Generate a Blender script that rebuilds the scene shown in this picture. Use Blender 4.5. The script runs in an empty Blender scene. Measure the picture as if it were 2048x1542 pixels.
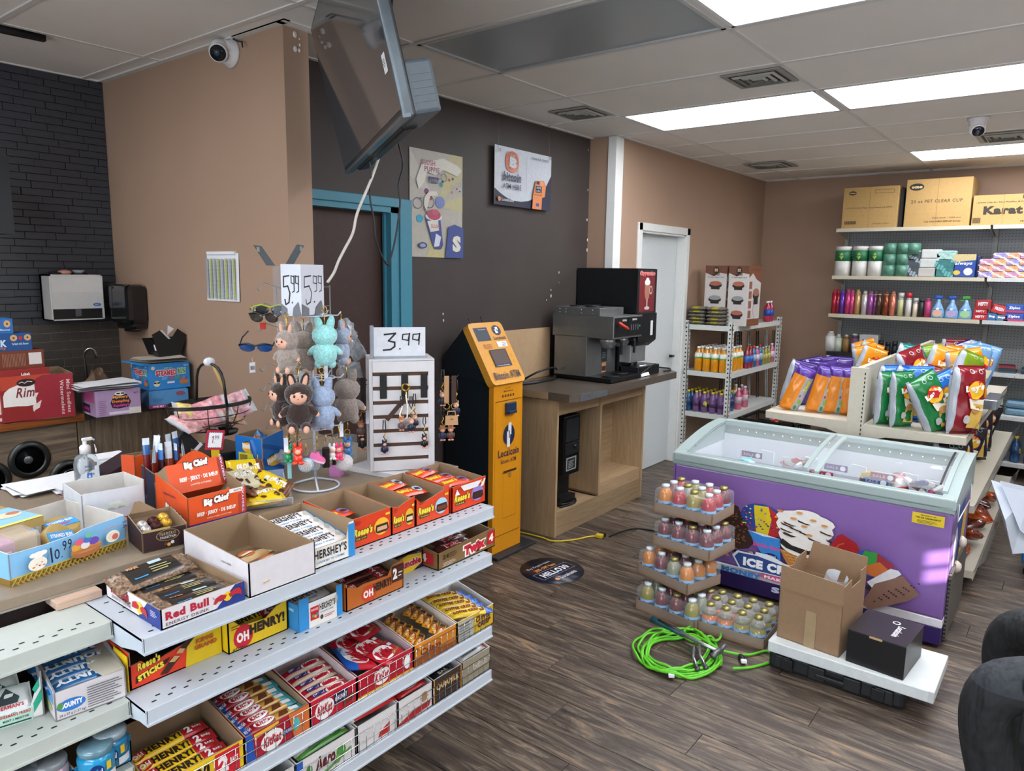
import bpy,bmesh,math,random
from mathutils import Vector,Matrix
random.seed(7)
SC=bpy.context.scene;COL=SC.collection
V=Vector;pi=math.pi
# ---------------------------------------------------------------- camera
HC=1.70;FPX=1461.617
YAW,PITCH,ROLL=.661951,-.15346185,.0148922
_f=V((math.cos(PITCH)*math.cos(YAW),math.cos(PITCH)*math.sin(YAW),math.sin(PITCH)))
_r=V((math.sin(YAW),-math.cos(YAW),0));_u=_r.cross(_f)
R2=math.cos(ROLL)*_r+math.sin(ROLL)*_u;U2=-math.sin(ROLL)*_r+math.cos(ROLL)*_u
cam=bpy.data.cameras.new('camera');camo=bpy.data.objects.new('camera',cam);COL.objects.link(camo)
cam.sensor_width=36;cam.lens=FPX/2048*36;cam.clip_start=.05
m3=Matrix((R2,U2,-_f)).transposed();camo.matrix_world=Matrix.Translation((0,0,HC))@m3.to_4x4()
SC.camera=camo
def ray(x,y):return(x-1024)*R2-(y-771)*U2+FPX*_f
def PZ(x,y,z):d=ray(x,y);return V((0,0,HC))+d*((z-HC)/d.z)
def PX(x,y,X):d=ray(x,y);return V((0,0,HC))+d*(X/d.x)
def PY(x,y,Y):d=ray(x,y);return V((0,0,HC))+d*(Y/d.y)
# ---------------------------------------------------------------- world, light, exposure
SC.view_settings.view_transform='Standard';SC.view_settings.look='None'
SC.view_settings.gamma=1;SC.view_settings.use_curve_mapping=False;SC.view_settings.exposure=.62
W=bpy.data.worlds.new('world');SC.world=W;W.use_nodes=True
W.node_tree.nodes['Background'].inputs[0].default_value=(.75,.87,1,1)
W.node_tree.nodes['Background'].inputs[1].default_value=1.0
def lamp(name,kind,loc,dirv,energy,color=(1,1,1),**k):
 l=bpy.data.lights.new(name,kind);o=bpy.data.objects.new(name,l);COL.objects.link(o)
 o.location=loc;o.rotation_euler=V(dirv).to_track_quat('-Z','Y').to_euler();l.energy=energy;l.color=color
 for a,b in k.items():setattr(l,a,b)
 return o
lamp('sun_through_window','SUN',(0,-6,5),(.62,.74,-.30),14,(1,.95,.9),angle=.008)
lamp('storefront_daylight','AREA',(-2.3,.3,1.25),(1,.10,.30),85,(.80,.90,1),shape='RECTANGLE',size=3.4,size_y=1.9)
lamp('side_window_daylight','AREA',(2.2,-2.25,1.6),(.0,1,-.1),24,(.84,.92,1),shape='RECTANGLE',size=3.2,size_y=1.6)
# ---------------------------------------------------------------- materials
MC={}
def srgb(c):
 if isinstance(c,str):
  c=c.lstrip('#');c=''.join(k*2 for k in c)if len(c)==3 else c;c=[int(c[i:i+2],16)/255 for i in(0,2,4)]
 return tuple(x/12.92 if x<=.04045 else((x+.055)/1.055)**2.4 for x in c[:3])
def M(col,rough=.55,metal=0.,var=.06,scale=40.,bump=0.,trans=0.,alpha=1.,spec=.5,sheen=0.,stretch=None,ior=1.45,coat=0.):
 key=('m',str(col),rough,metal,var,scale,bump,trans,alpha,spec,sheen,str(stretch),ior,coat)
 if key in MC:return MC[key]
 m=bpy.data.materials.new('mat_%03d'%len(MC));m.use_nodes=True;nt=m.node_tree;N=nt.nodes;L=nt.links
 b=N['Principled BSDF'];c=srgb(col)
 b.inputs['Base Color'].default_value=(*c,1);b.inputs['Roughness'].default_value=rough;b.inputs['Metallic'].default_value=metal
 b.inputs['Specular IOR Level'].default_value=spec;b.inputs['IOR'].default_value=ior
 if sheen:b.inputs['Sheen Weight'].default_value=sheen
 if coat:b.inputs['Coat Weight'].default_value=coat;b.inputs['Coat Roughness'].default_value=.12
 if trans:b.inputs['Transmission Weight'].default_value=trans
 if alpha<1:b.inputs['Alpha'].default_value=alpha
 if var or bump:
  tc=N.new('ShaderNodeTexCoord');mp=N.new('ShaderNodeMapping');n=N.new('ShaderNodeTexNoise')
  n.inputs['Scale'].default_value=scale;n.inputs['Detail'].default_value=3
  if stretch:mp.inputs['Scale'].default_value=stretch
  L.new(tc.outputs['Object'],mp.inputs[0]);L.new(mp.outputs[0],n.inputs['Vector'])
  if var:
   r=N.new('ShaderNodeMapRange');r.inputs[1].default_value=.3;r.inputs[2].default_value=.7
   r.inputs[3].default_value=1-var;r.inputs[4].default_value=1+var
   mx=N.new('ShaderNodeVectorMath');mx.operation='SCALE';mx.inputs[0].default_value=c
   L.new(n.outputs[0],r.inputs[0]);L.new(r.outputs[0],mx.inputs['Scale']);L.new(mx.outputs[0],b.inputs['Base Color'])
  if bump:
   bp=N.new('ShaderNodeBump');bp.inputs['Strength'].default_value=bump;bp.inputs['Distance'].default_value=.004
   L.new(n.outputs[0],bp.inputs['Height']);L.new(bp.outputs[0],b.inputs['Normal'])
 MC[key]=m;return m
def EM(col,s):
 key=('e',col,s)
 if key in MC:return MC[key]
 m=bpy.data.materials.new('emit_%03d'%len(MC));m.use_nodes=True;b=m.node_tree.nodes['Principled BSDF']
 b.inputs['Base Color'].default_value=(.8,.8,.8,1);b.inputs['Emission Color'].default_value=(*srgb(col),1);b.inputs['Emission Strength'].default_value=s
 MC[key]=m;return m
def K(col):return M(col,.5,var=.04)
def FILM(col='#ffffff',a=.25):
 return M(col,.12,var=0,alpha=a,spec=.8)
CARD='#9c8468'
def WOOD(c1,c2,ax,scale=6.,rough=.5,bump=.05,sx=12.,mid=None,dist=.8,det=8):
 key=('w',c1,c2,ax,scale,rough,sx,mid)
 if key in MC:return MC[key]
 m=bpy.data.materials.new('wood_%03d'%len(MC));m.use_nodes=True;nt=m.node_tree;N=nt.nodes;L=nt.links;b=N['Principled BSDF']
 b.inputs['Roughness'].default_value=rough
 tc=N.new('ShaderNodeTexCoord');mp=N.new('ShaderNodeMapping');s=[sx]*3;s['XYZ'.index(ax)]=1.;mp.inputs['Scale'].default_value=s
 oi=N.new('ShaderNodeObjectInfo');ad=N.new('ShaderNodeVectorMath');ad.operation='ADD';sc=N.new('ShaderNodeMath');sc.operation='MULTIPLY';sc.inputs[1].default_value=37.
 L.new(oi.outputs['Random'],sc.inputs[0]);L.new(tc.outputs['Object'],ad.inputs[0]);L.new(sc.outputs[0],ad.inputs[1]);L.new(ad.outputs[0],mp.inputs[0])
 n=N.new('ShaderNodeTexNoise');n.inputs['Scale'].default_value=scale;n.inputs['Detail'].default_value=det;n.inputs['Roughness'].default_value=.68;n.inputs['Distortion'].default_value=dist
 r=N.new('ShaderNodeValToRGB');e=r.color_ramp.elements;e[0].position=.32;e[1].position=.66
 e[0].color=(*srgb(c1),1);e[1].color=(*srgb(c2),1)
 if mid:q=e.new(.49);q.color=(*srgb(mid),1);q=e.new(.58);q.color=(*srgb('#6a5f52'),1)
 L.new(mp.outputs[0],n.inputs['Vector']);L.new(n.outputs[0],r.inputs[0])
 hs=N.new('ShaderNodeHueSaturation');mr=N.new('ShaderNodeMapRange');mr.inputs[3].default_value=.82;mr.inputs[4].default_value=1.18
 L.new(oi.outputs['Random'],mr.inputs[0]);L.new(mr.outputs[0],hs.inputs['Value']);L.new(r.outputs[0],hs.inputs['Color']);L.new(hs.outputs[0],b.inputs['Base Color'])
 if bump:
  bp=N.new('ShaderNodeBump');bp.inputs['Strength'].default_value=bump;bp.inputs['Distance'].default_value=.003
  L.new(n.outputs[0],bp.inputs['Height']);L.new(bp.outputs[0],b.inputs['Normal'])
 MC[key]=m;return m
def PEG(col,hole,axes,pitch=.0254,rad=.0035,rough=.5):
 key=('p',col,axes,pitch)
 if key in MC:return MC[key]
 m=bpy.data.materials.new('peg_%03d'%len(MC));m.use_nodes=True;nt=m.node_tree;N=nt.nodes;L=nt.links;b=N['Principled BSDF']
 b.inputs['Roughness'].default_value=rough
 tc=N.new('ShaderNodeTexCoord');sp=N.new('ShaderNodeSeparateXYZ');L.new(tc.outputs['Object'],sp.inputs[0])
 sq=[]
 for a in axes:
  m1=N.new('ShaderNodeMath');m1.operation='PINGPONG';m1.inputs[1].default_value=pitch/2;L.new(sp.outputs['XYZ'.index(a)],m1.inputs[0])
  m2=N.new('ShaderNodeMath');m2.operation='POWER';m2.inputs[1].default_value=2;L.new(m1.outputs[0],m2.inputs[0]);sq.append(m2)
 ad=N.new('ShaderNodeMath');L.new(sq[0].outputs[0],ad.inputs[0]);L.new(sq[1].outputs[0],ad.inputs[1])
 lt=N.new('ShaderNodeMath');lt.operation='LESS_THAN';lt.inputs[1].default_value=rad*rad;L.new(ad.outputs[0],lt.inputs[0])
 mx=N.new('ShaderNodeMix');mx.data_type='RGBA';L.new(lt.outputs[0],mx.inputs['Factor']);mx.inputs['A'].default_value=(*srgb(col),1);mx.inputs['B'].default_value=(*srgb(hole),1)
 L.new(mx.outputs['Result'],b.inputs['Base Color']);MC[key]=m;return m
 # ---------------------------------------------------------------- objects
def link(o,parent=None):COL.objects.link(o);o.parent=parent;return o
def tag(o,label=None,cat=None,group=None,kind=None):
 if label:o['label']=label
 if cat:o['category']=cat
 if group:o['group']=group
 if kind:o['kind']=kind
 return o
def thing(name,label,cat,loc=(0,0,0),rz=0.,group=None,rot=None):
 o=bpy.data.objects.new(name,None);link(o);o.location=loc;o.empty_display_size=.05
 o.rotation_euler=rot if rot else(0,0,rz);return tag(o,label,cat,group)
def kids(o):return[c for c in ALLK.get(o.name,[])]
ALLK={}
def dup(o,loc=None,rz=None,label=None,group=None,rot=None,parent=None,scale=None):
 c=o.copy();COL.objects.link(c)
 if parent is not None:c.parent=parent
 if loc is not None:c.location=loc
 if rz is not None:c.rotation_euler=(0,0,rz)
 if rot is not None:c.rotation_euler=rot
 if scale is not None:c.scale=(scale,)*3 if not hasattr(scale,'__len__')else scale
 if label:c['label']=label
 if group:c['group']=group
 for k in list(ALLK.get(o.name,[])):
  ck=k.copy();COL.objects.link(ck);ck.parent=c;ALLK.setdefault(c.name,[]).append(ck)
  for g in list(ALLK.get(k.name,[])):
   cg=g.copy();COL.objects.link(cg);cg.parent=ck;ALLK.setdefault(ck.name,[]).append(cg)
 return c
class MB:
 def __init__(s,mat=None):s.v=[];s.f=[];s.m=[];s.sm=[];s.mats=[];s.T=None;s.mat=mat
 def mi(s,mat):
  mat=mat or s.mat
  if isinstance(mat,str):mat=K(mat)
  if mat not in s.mats:s.mats.append(mat)
  return s.mats.index(mat)
 def add(s,vs,fs,mat=None,smooth=False):
  n=len(s.v);T=s.T
  s.v.extend([(T@V(p))[:]if T else tuple(p)for p in vs]);i=s.mi(mat)
  for f in fs:s.f.append([n+k for k in f]);s.m.append(i);s.sm.append(smooth)
  return s
 def box(s,a,b,mat=None,bev=0.):
  x0,y0,z0=[min(a[i],b[i])for i in range(3)];x1,y1,z1=[max(a[i],b[i])for i in range(3)]
  if bev<=0:
   return s.add([(x0,y0,z0),(x1,y0,z0),(x1,y1,z0),(x0,y1,z0),(x0,y0,z1),(x1,y0,z1),(x1,y1,z1),(x0,y1,z1)],[(0,3,2,1),(4,5,6,7),(0,1,5,4),(1,2,6,5),(2,3,7,6),(3,0,4,7)],mat)
  e=min(bev,(x1-x0)*.49,(y1-y0)*.49,(z1-z0)*.49)
  bm=bmesh.new();bmesh.ops.create_cube(bm,size=1)
  for v in bm.verts:v.co=V(((x0+x1)/2+v.co.x*(x1-x0),(y0+y1)/2+v.co.y*(y1-y0),(z0+z1)/2+v.co.z*(z1-z0)))
  bmesh.ops.bevel(bm,geom=bm.edges[:],offset=e,segments=2,affect='EDGES',profile=.5)
  bm.verts.index_update();s.add([v.co[:]for v in bm.verts],[[v.index for v in f.verts]for f in bm.faces],mat);bm.free();return s
 def prism(s,pts,ax,a,b,mat=None,smooth=False):
  def mk(p,t):return{'X':(t,p[0],p[1]),'Y':(p[0],t,p[1]),'Z':(p[0],p[1],t)}[ax]
  n=len(pts);vs=[mk(p,a)for p in pts]+[mk(p,b)for p in pts]
  s.add(vs,[list(range(n))[::-1],list(range(n,2*n))],mat)
  return s.add(vs,[(i,(i+1)%n,n+(i+1)%n,n+i)for i in range(n)],mat,smooth)
 def lathe(s,prof,c=(0,0,0),n=14,mat=None,smooth=True,sx=1.,sy=1.,pw=2.):
  vs=[];fs=[]
  for r,z in prof:
   for k in range(n):
    a=2*pi*k/n;ca,sa=math.cos(a),math.sin(a)
    if pw!=2.:q=(abs(ca)**pw+abs(sa)**pw)**(-1/pw);ca*=q;sa*=q
    vs.append((c[0]+r*sx*ca,c[1]+r*sy*sa,c[2]+z))
  for j in range(len(prof)-1):
   for k in range(n):fs.append((j*n+k,j*n+(k+1)%n,(j+1)*n+(k+1)%n,(j+1)*n+k))
  if prof[0][0]>1e-5:fs.append(list(range(n))[::-1])
  if prof[-1][0]>1e-5:fs.append([(len(prof)-1)*n+k for k in range(n)])
  return s.add(vs,fs,mat,smooth)
 def sph(s,c,r,mat=None,n=10,m=7):
  r=(r,r,r)if not hasattr(r,'__len__')else r
  vs=[(c[0]+r[0]*math.sin(pi*j/m)*math.cos(2*pi*k/n),c[1]+r[1]*math.sin(pi*j/m)*math.sin(2*pi*k/n),c[2]-r[2]*math.cos(pi*j/m))for j in range(m+1)for k in range(n)]
  return s.add(vs,[(j*n+k,j*n+(k+1)%n,(j+1)*n+(k+1)%n,(j+1)*n+k)for j in range(m)for k in range(n)],mat,True)
 def tube(s,path,r,n=6,mat=None,cap=True):
  P=[V(p)for p in path];rs=r if hasattr(r,'__len__')else[r]*len(P);vs=[];fs=[];up=None
  for i,p in enumerate(P):
   t=(P[min(i+1,len(P)-1)]-P[max(i-1,0)]).normalized()
   if up is None:up=t.orthogonal().normalized()
   up=(up-t*up.dot(t));up=up.normalized()if up.length>1e-6 else t.orthogonal().normalized()
   w=t.cross(up)
   for k in range(n):a=2*pi*k/n;vs.append(tuple(p+rs[i]*(math.cos(a)*up+math.sin(a)*w)))
  for i in range(len(P)-1):
   for k in range(n):fs.append((i*n+k,i*n+(k+1)%n,(i+1)*n+(k+1)%n,(i+1)*n+k))
  if cap:fs+=[list(range(n))[::-1],[(len(P)-1)*n+k for k in range(n)]]
  return s.add(vs,fs,mat,True)
 def grid(s,fn,nu,nv,mat=None,smooth=True):
  vs=[fn(i/nu,j/nv)for j in range(nv+1)for i in range(nu+1)]
  return s.add(vs,[(j*(nu+1)+i,j*(nu+1)+i+1,(j+1)*(nu+1)+i+1,(j+1)*(nu+1)+i)for j in range(nv)for i in range(nu)],mat,smooth)
 def mesh(s,name='mesh'):
  me=bpy.data.meshes.new(name);me.from_pydata(s.v,[],s.f)
  for m in s.mats:me.materials.append(m)
  me.polygons.foreach_set('material_index',s.m);me.polygons.foreach_set('use_smooth',s.sm);me.update();return me
 def build(s,name,parent=None,label=None,cat=None,group=None,kind=None,loc=None,rz=None):
  o=bpy.data.objects.new(name,s.mesh(name));link(o,parent)
  if parent is not None:ALLK.setdefault(parent.name,[]).append(o)
  if loc is not None:o.location=loc
  if rz is not None:o.rotation_euler=(0,0,rz)
  return tag(o,label,cat,group,kind)
def share(o,name,parent,loc=(0,0,0),rz=0.,rot=None,scale=None,label=None):
 c=bpy.data.objects.new(name,o.data);link(c,parent);c.location=loc;c.rotation_euler=rot or(0,0,rz)
 if scale:c.scale=scale
 if parent is not None:ALLK.setdefault(parent.name,[]).append(c)
 if label:c['label']=label
 return c
 # ---------------------------------------------------------------- flat print (lettering and artwork)
TXT={}
def glyphs(t,bold=0.,shear=0.):
 k=(t,bold,shear)
 if k not in TXT:
  c=bpy.data.curves.new('t','FONT');c.body=t;c.resolution_u=2;c.offset=bold;c.shear=shear;c.space_character=1.12
  c.dimensions='2D';c.fill_mode='FRONT'
  o=bpy.data.objects.new('t',c);me=bpy.data.meshes.new_from_object(o)
  vs=[(v.co.x,v.co.y)for v in me.vertices];fs=[tuple(p.vertices)for p in me.polygons]
  bpy.data.objects.remove(o);bpy.data.curves.remove(c);bpy.data.meshes.remove(me)
  if not vs:vs=[(0,0),(1,1)]
  xs=[v[0]for v in vs];ys=[v[1]for v in vs]
  TXT[k]=([(x-min(xs),y-min(ys))for x,y in vs],fs,max(xs)-min(xs)or 1,max(ys)-min(ys)or 1)
 return TXT[k]
def art(parent,o,u,v,items,name='print',lift=.0006,label=None,fn=None,W=1.,H=1.):
 """flat print on a face: o lower-left corner, u and v unit vectors, item coordinates in units of W and H"""
 o,u,v=V(o),V(u).normalized(),V(v).normalized();n=u.cross(v);mb=parent if isinstance(parent,MB)else MB();lay=0
 def P(x,y):
  if fn:return fn(x,y,lift+lay*.00025)
  return tuple(o+u*(x*W)+v*(y*H)+n*(lift+lay*.00025))
 for it in items:
  k=it[0];q=it[-1]if isinstance(it[-1],dict)else{}
  if k=='r':
   _,x0,y0,x1,y1,c=it[:6]
   if fn and q.get('n'):
    nn=q['n'];mb.add([P(x0+(x1-x0)*i/nn,yy)for yy in(y0,y1)for i in range(nn+1)],[(i,i+1,nn+2+i,nn+1+i)for i in range(nn)],c)
   else:mb.add([P(x0,y0),P(x1,y0),P(x1,y1),P(x0,y1)],[(0,1,2,3)],c)
  elif k=='e':
   _,x,y,a,b,c=it[:6];nn=q.get('n',16);mb.add([P(x+a*math.cos(2*pi*i/nn),y+b*math.sin(2*pi*i/nn))for i in range(nn)],[tuple(range(nn))],c)
  elif k=='ring':
   _,x,y,a,b,t,c=it[:7];nn=20;vs=[]
   for i in range(nn):ca,sa=math.cos(2*pi*i/nn),math.sin(2*pi*i/nn);vs+=[P(x+a*ca,y+b*sa),P(x+a*(1-t)*ca,y+b*(1-t)*sa)]
   mb.add(vs,[(2*i,(2*i+2)%(2*nn),(2*i+3)%(2*nn),2*i+1)for i in range(nn)],c)
  elif k=='p':
   _,pts,c=it[:3];mb.add([P(*p)for p in pts],[tuple(range(len(pts)))],c)
  elif k=='l':
   _,pts,w,c=it[:4]
   for a,b in zip(pts,pts[1:]):
    d=V(((b[0]-a[0])*W,(b[1]-a[1])*H));L=d.length or 1;px,py=-d.y/L*w/2,d.x/L*w/2
    ex,ey=d.x/L*w*.3,d.y/L*w*.3
    mb.add([P(a[0]+(-ex+px)/W,a[1]+(-ey+py)/H),P(a[0]+(-ex-px)/W,a[1]+(-ey-py)/H),P(b[0]+(ex-px)/W,b[1]+(ey-py)/H),P(b[0]+(ex+px)/W,b[1]+(ey+py)/H)],[(0,1,2,3)],c)
  elif k=='t':
   _,s,x,y,w,h,c=it[:7];vs,fs,tw,th=glyphs(s,q.get('bold',.02),q.get('shear',0.))
   r=q.get('rot',0.);arc=q.get('arc',0.)
   def T(p,e=0.):
    a,b=p[0]/tw*w*W,p[1]/th*h*H
    if arc:b+=arc*h*H*math.sin(pi*p[0]/tw)
    a,b=a*math.cos(r)-b*math.sin(r),a*math.sin(r)+b*math.cos(r);return P(x+a/W,y+b/H)
   if q.get('out'):
    vo,fo,two,tho=glyphs(s,q.get('bold',.02)+q.get('ow',.05),q.get('shear',0.));e=.0
    gx,gy=(two/tw-1)/2*w,(tho/th-1)/2*h
    def To(p):
     a,b=(p[0]/two*(w+2*gx)-gx)*W,(p[1]/tho*(h+2*gy)-gy)*H
     if arc:b+=arc*h*H*math.sin(pi*p[0]/two)
     a,b=a*math.cos(r)-b*math.sin(r),a*math.sin(r)+b*math.cos(r);return P(x+a/W,y+b/H)
    mb.add([To(p)for p in vo],fo,q['out']);lay+=1
   mb.add([T(p)for p in vs],fs,c)
  lay+=1
 return mb if isinstance(parent,MB)else mb.build(name,parent,label)
def lines(x0,y0,x1,y1,n,col,t=.35):
 return[('r',x0,y0+(y1-y0)*i/n,x0+(x1-x0)*(.7+.3*((i*37)%10)/10),y0+(y1-y0)*(i+t)/n,col)for i in range(n)]
BLACK=M('#17181a',.45,var=.04);CHROME=M('#c8ccd0',.18,metal=1.,var=0);GOLD=M('#c9a24a',.25,metal=1.,var=.05);STEEL=M('#a5a8a8',.3,metal=.75,var=.1,scale=8)
PAPER=M('#dcdde0',.7,var=.02);CB=M('#a98d6c',.8,var=.05,scale=25);CBIN=M('#8f775c',.85,var=.05,scale=25)
def carton(name,label,cat,bl,br,h,depth,z=0.,group=None,mat=None,flat=None,top=True,tpx=None):
 """closed box whose lower front edge runs between two image points on the plane at height z"""
 a=bl if isinstance(bl,V)else PZ(*bl,z);b=br if isinstance(br,V)else PZ(*br,z);a.z=b.z=z;d=b-a;w=d.length;rz=math.atan2(d.y,d.x)
 if tpx:h=PY(tpx[0],tpx[1],a.y).z-z
 t=thing(name,label,cat,a,rz,group);MB(mat or CB).box((0,0,0),(w,depth,h),bev=.0015).build('body',t);t['_s']=1;return t,w,h
def tray(t,w,d,hf,hb=None,out='#ffffff',inn=None,hl=None,hr=None,th=.003,name='tray',cut=None,back_out=None):
 """open carton: front wall hf, back hb, sides run from front to back height; cut = profile of the front top edge [(x 0..1, z)]"""
 hb=hf if hb is None else hb;inn=inn or CBIN;o=K(out)if isinstance(out,str)else out;mb=MB(o)
 mb.box((0,0,0),(w,d,th),inn)
 def wall(P,Q,ha,hc,n,prof=None):
  pts=prof or[(0,ha),(1,hc)]
  for(f0,z0),(f1,z1)in zip(pts,pts[1:]):
   p0=[P[i]+(Q[i]-P[i])*f0 for i in range(2)];p1=[P[i]+(Q[i]-P[i])*f1 for i in range(2)]
   q0=[p0[i]+n[i]*th for i in range(2)];q1=[p1[i]+n[i]*th for i in range(2)]
   vs=[(*p0,0),(*p1,0),(*p1,z1),(*p0,z0),(*q0,0),(*q1,0),(*q1,z1),(*q0,z0)]
   mb.add(vs,[(0,1,2,3)],o);mb.add(vs,[(4,7,6,5),(3,2,6,7),(0,3,7,4),(1,5,6,2)],inn)
 wall((0,0),(w,0),hf,hf,(0,1),cut);wall((0,d),(0,0),hb,hf if hl is None else hl,(1,0));wall((w,0),(w,d),hf if hr is None else hr,hb,(-1,0));wall((w,d),(0,d),hb,hb,(0,-1))
 return mb.build(name,t)
FRONT=dict(o=(0,0,0),u=(1,0,0),v=(0,0,1))
def side(d):return dict(o=(0,d,0),u=(0,-1,0),v=(0,0,1))
def topf(h):return dict(o=(0,0,h),u=(1,0,0),v=(0,1,0))
def papers(t,w,d,n,z0=0.,mat=None,seed=1,j=.012):
 R=random.Random(seed)
 for i in range(n):
  a=R.uniform(-.12,.12);dx,dy=R.uniform(-j,j),R.uniform(-j,j);m=MB(mat or PAPER)
  m.T=Matrix.Translation((dx+w/2,dy+d/2,z0+i*.0035))@Matrix.Rotation(a,4,'Z')
  m.grid(lambda u,v:((u-.5)*w,(v-.5)*d,.004*math.sin(3*u+i)*math.cos(2*v+i)+.005*abs(u-.5)),6,4).build('sheet',t)
ORD=['first','second','third','fourth','fifth','sixth','seventh','eighth','ninth','tenth','eleventh','twelfth']
# ================================================================ room shell
CE=2.70;YD=3.068;YW=2.845;XB=8.02;XC=1.934;YC=2.735;YK=4.41
BROWN=M('#a0846f',.62,var=.03,scale=3,bump=.03)
DARK=M('#3b3431',.55,var=.08,scale=4,bump=.03)
WHITE=M('#d8dad6',.45,var=.02)
def S(name,mb,parent=None):return mb.build(name,parent,kind='structure')
# floor of planks, each its own piece; grain along Y
fl=S('floor',MB(M('#2b241f',.6)).box((-3,-3,-.03),(XB+.1,4.5,-.004)))
PL=WOOD('#221d1a','#8f7155','Y',2.6,.42,.35,9.,'#4d4138',1.6,12)
pw,plen=.152,1.22
pm=MB(PL).box((.0012,.0012,-.006),(pw-.0012,plen-.0012,0),bev=.0012).mesh('plank')
pcount=0;rest=MB(PL)
for i in range(-19,53):
 off=((i*.414)%1)*plen
 for j in range(-3,6):
  x,y=i*pw,j*plen-off
  if y>(4.4 if x<1.93 else 3.3)or y+plen<-2.6 or(x>4.9 and y>YW):continue
  c=V((x+pw/2,y+plen/2,0));d=c-V((0,0,HC));dep=d.dot(_f)
  vis=False
  for yy in(y,y+plen/2,y+plen):
   d=V((x+pw/2,yy,0))-V((0,0,HC));dep=d.dot(_f)
   if dep>.3:
    px,py=1024+FPX*d.dot(R2)/dep,771-FPX*d.dot(U2)/dep
    if 600<px<2200 and py<1700:vis=True
  if vis and pcount<300:
   o=bpy.data.objects.new('plank',pm);link(o,fl);o.location=(x,y,0);pcount+=1
  else:rest.box((x+.0012,y+.0012,-.006),(x+pw-.0012,y+plen-.0012,0))
rest.build('plank_field',fl,kind='stuff')
# walls
S('wall_back',MB(BROWN).box((XB,-3,0),(XB+.1,YW,CE)))
S('wall_door',MB(BROWN).box((4.955,YW,0),(5.235,YW+.1,CE)).box((5.235+.94,YW,0),(XB+.1,YW+.1,CE)).box((5.235,YW,2.107),(6.175,YW+.1,CE)))
S('wall_return',MB(BROWN).box((4.853,YW,0),(4.955,YD+.1,CE)))
S('trim_1',MB(WHITE).box((4.846,2.838,0),(4.862,2.905,CE)).box((4.862,2.838,0),(4.955,2.853,CE)))
# dark wall with the teal doorway
dx0,dx1,dz=2.22,2.89,2.045
S('wall_dark',MB(DARK).box((2.059,YD,0),(dx0,YD+.1,CE)).box((dx1,YD,0),(4.853,YD+.1,CE)).box((dx0,YD,dz),(dx1,YD+.1,CE)))
TEAL=M('#3f8296',.4,var=.03)
dr=S('door_1',MB(TEAL).box((dx0-.05,YD-.012,0),(dx0,YD+.1,dz+.05)).box((dx1,YD-.012,0),(dx1+.09,YD+.0,dz+.05),bev=.004).box((dx0,YD-.012,dz),(dx1,YD+.0,dz+.05),bev=.004).box((dx1-.06,YD+.0,0),(dx1,YD+.1,dz)).box((dx0,YD+.0,dz-.03),(dx1,YD+.1,dz)).box((dx1-.075,YD+.04,0),(dx1-.06,YD+.055,dz-.03)))
MB(M('#3a2620',.5,var=.1)).box((dx0,YD+.07,0),(dx1-.06,YD+.11,dz-.03)).build('door_leaf',dr)
# block with the security camera
S('wall_left',MB(BROWN).box((XC,YC,0),(2.059,YK,CE)))
S('wall_kitchen',MB(M('#1b1b1d',.6)).box((-3,YK,0),(XC+.1,YK+.1,CE)))
S('wall_front',MB(BROWN).box((-3.1,-3,0),(-3,YK,CE)))
# wall to the right of the camera; gap added to shape the sun patch
sy=-2.6
wr=MB(BROWN)
S('wall_right',wr.box((-3,sy-.02,0),(1.14,sy,CE)).box((1.42,sy-.02,0),(XB,sy,CE)).box((1.14,sy-.02,0),(1.42,sy,1.54)).box((1.14,sy-.02,1.70),(1.42,sy,CE)))
S('sun_gap_frame',MB(WHITE).box((1.14,sy-.02,1.612),(1.42,sy-.0,1.628)).box((1.12,sy,1.52),(1.14,sy+.01,1.72)).box((1.42,sy,1.52),(1.44,sy+.01,1.72)).box((1.12,sy,1.70),(1.44,sy+.01,1.72)).box((1.12,sy,1.52),(1.44,sy+.01,1.54)))  # unseen frame and bar of the added gap, the bar splits the sun patch
# white door
XD0,XD1=5.235,6.175
d2=S('door_2',MB(WHITE).box((XD0-.005,YW-.014,0),(XD0+.06,YW+.004,2.107),bev=.004).box((XD1-.06,YW-.014,0),(XD1+.0,YW+.004,2.107),bev=.004).box((XD0,YW-.014,2.045),(XD1,YW+.004,2.107),bev=.004).box((XD0+.06,YW,0),(XD0+.075,YW+.1,2.045)).box((XD1-.075,YW,0),(XD1-.06,YW+.1,2.045)).box((XD0+.06,YW,2.03),(XD1-.06,YW+.1,2.045)))
MB(M('#c9cfcf',.4,var=.02)).box((XD0+.078,YW+.075,.008),(XD1-.078,YW+.11,2.028)).build('door_leaf',d2)
MB(M('#202022',.3,metal=.8)).tube([(XD1-.13,YW+.07,.98),(XD1-.13,YW+.03,.98),(XD1-.2,YW+.03,.98)],.01).build('door_handle',d2)
# ceiling: grid of tees, panels, lights
ce=S('ceiling',MB(M('#c2c0ba',.7)).box((-3,-3,CE+.03),(XB+.1,4.5,CE+.06)))
GX=[3.05+.61*k for k in range(-10,9)];GY=[1.27+1.219*k for k in range(-4,4)]
TEE=M('#d2cfca',.5,var=.02)
tb=MB(TEE)
for x in GX:tb.box((x-.012,-2.6,CE-.002),(x+.012,4.41,CE+.02))
for y in GY:tb.box((-3,y-.012,CE-.001),(XB,y+.012,CE+.02))
tb.box((XC-.03,YC-.05,CE-.003),(XC,YK,CE+.02)).box((XC-.03,YC-.05,CE-.002),(2.08,YD,CE+.025)).box((-3,YK-.025,CE-.003),(XC,YK,CE+.02)).box((XC-.03,YC-.03,CE-.003),(2.08,YC,CE+.02)).box((2.059,YD-.025,CE-.003),(4.853,YD,CE+.02)).box((4.853,YW-.025,CE-.003),(XB,YW,CE+.02)).box((XB-.025,-2.6,CE-.003),(XB,YW,CE+.02))
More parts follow.
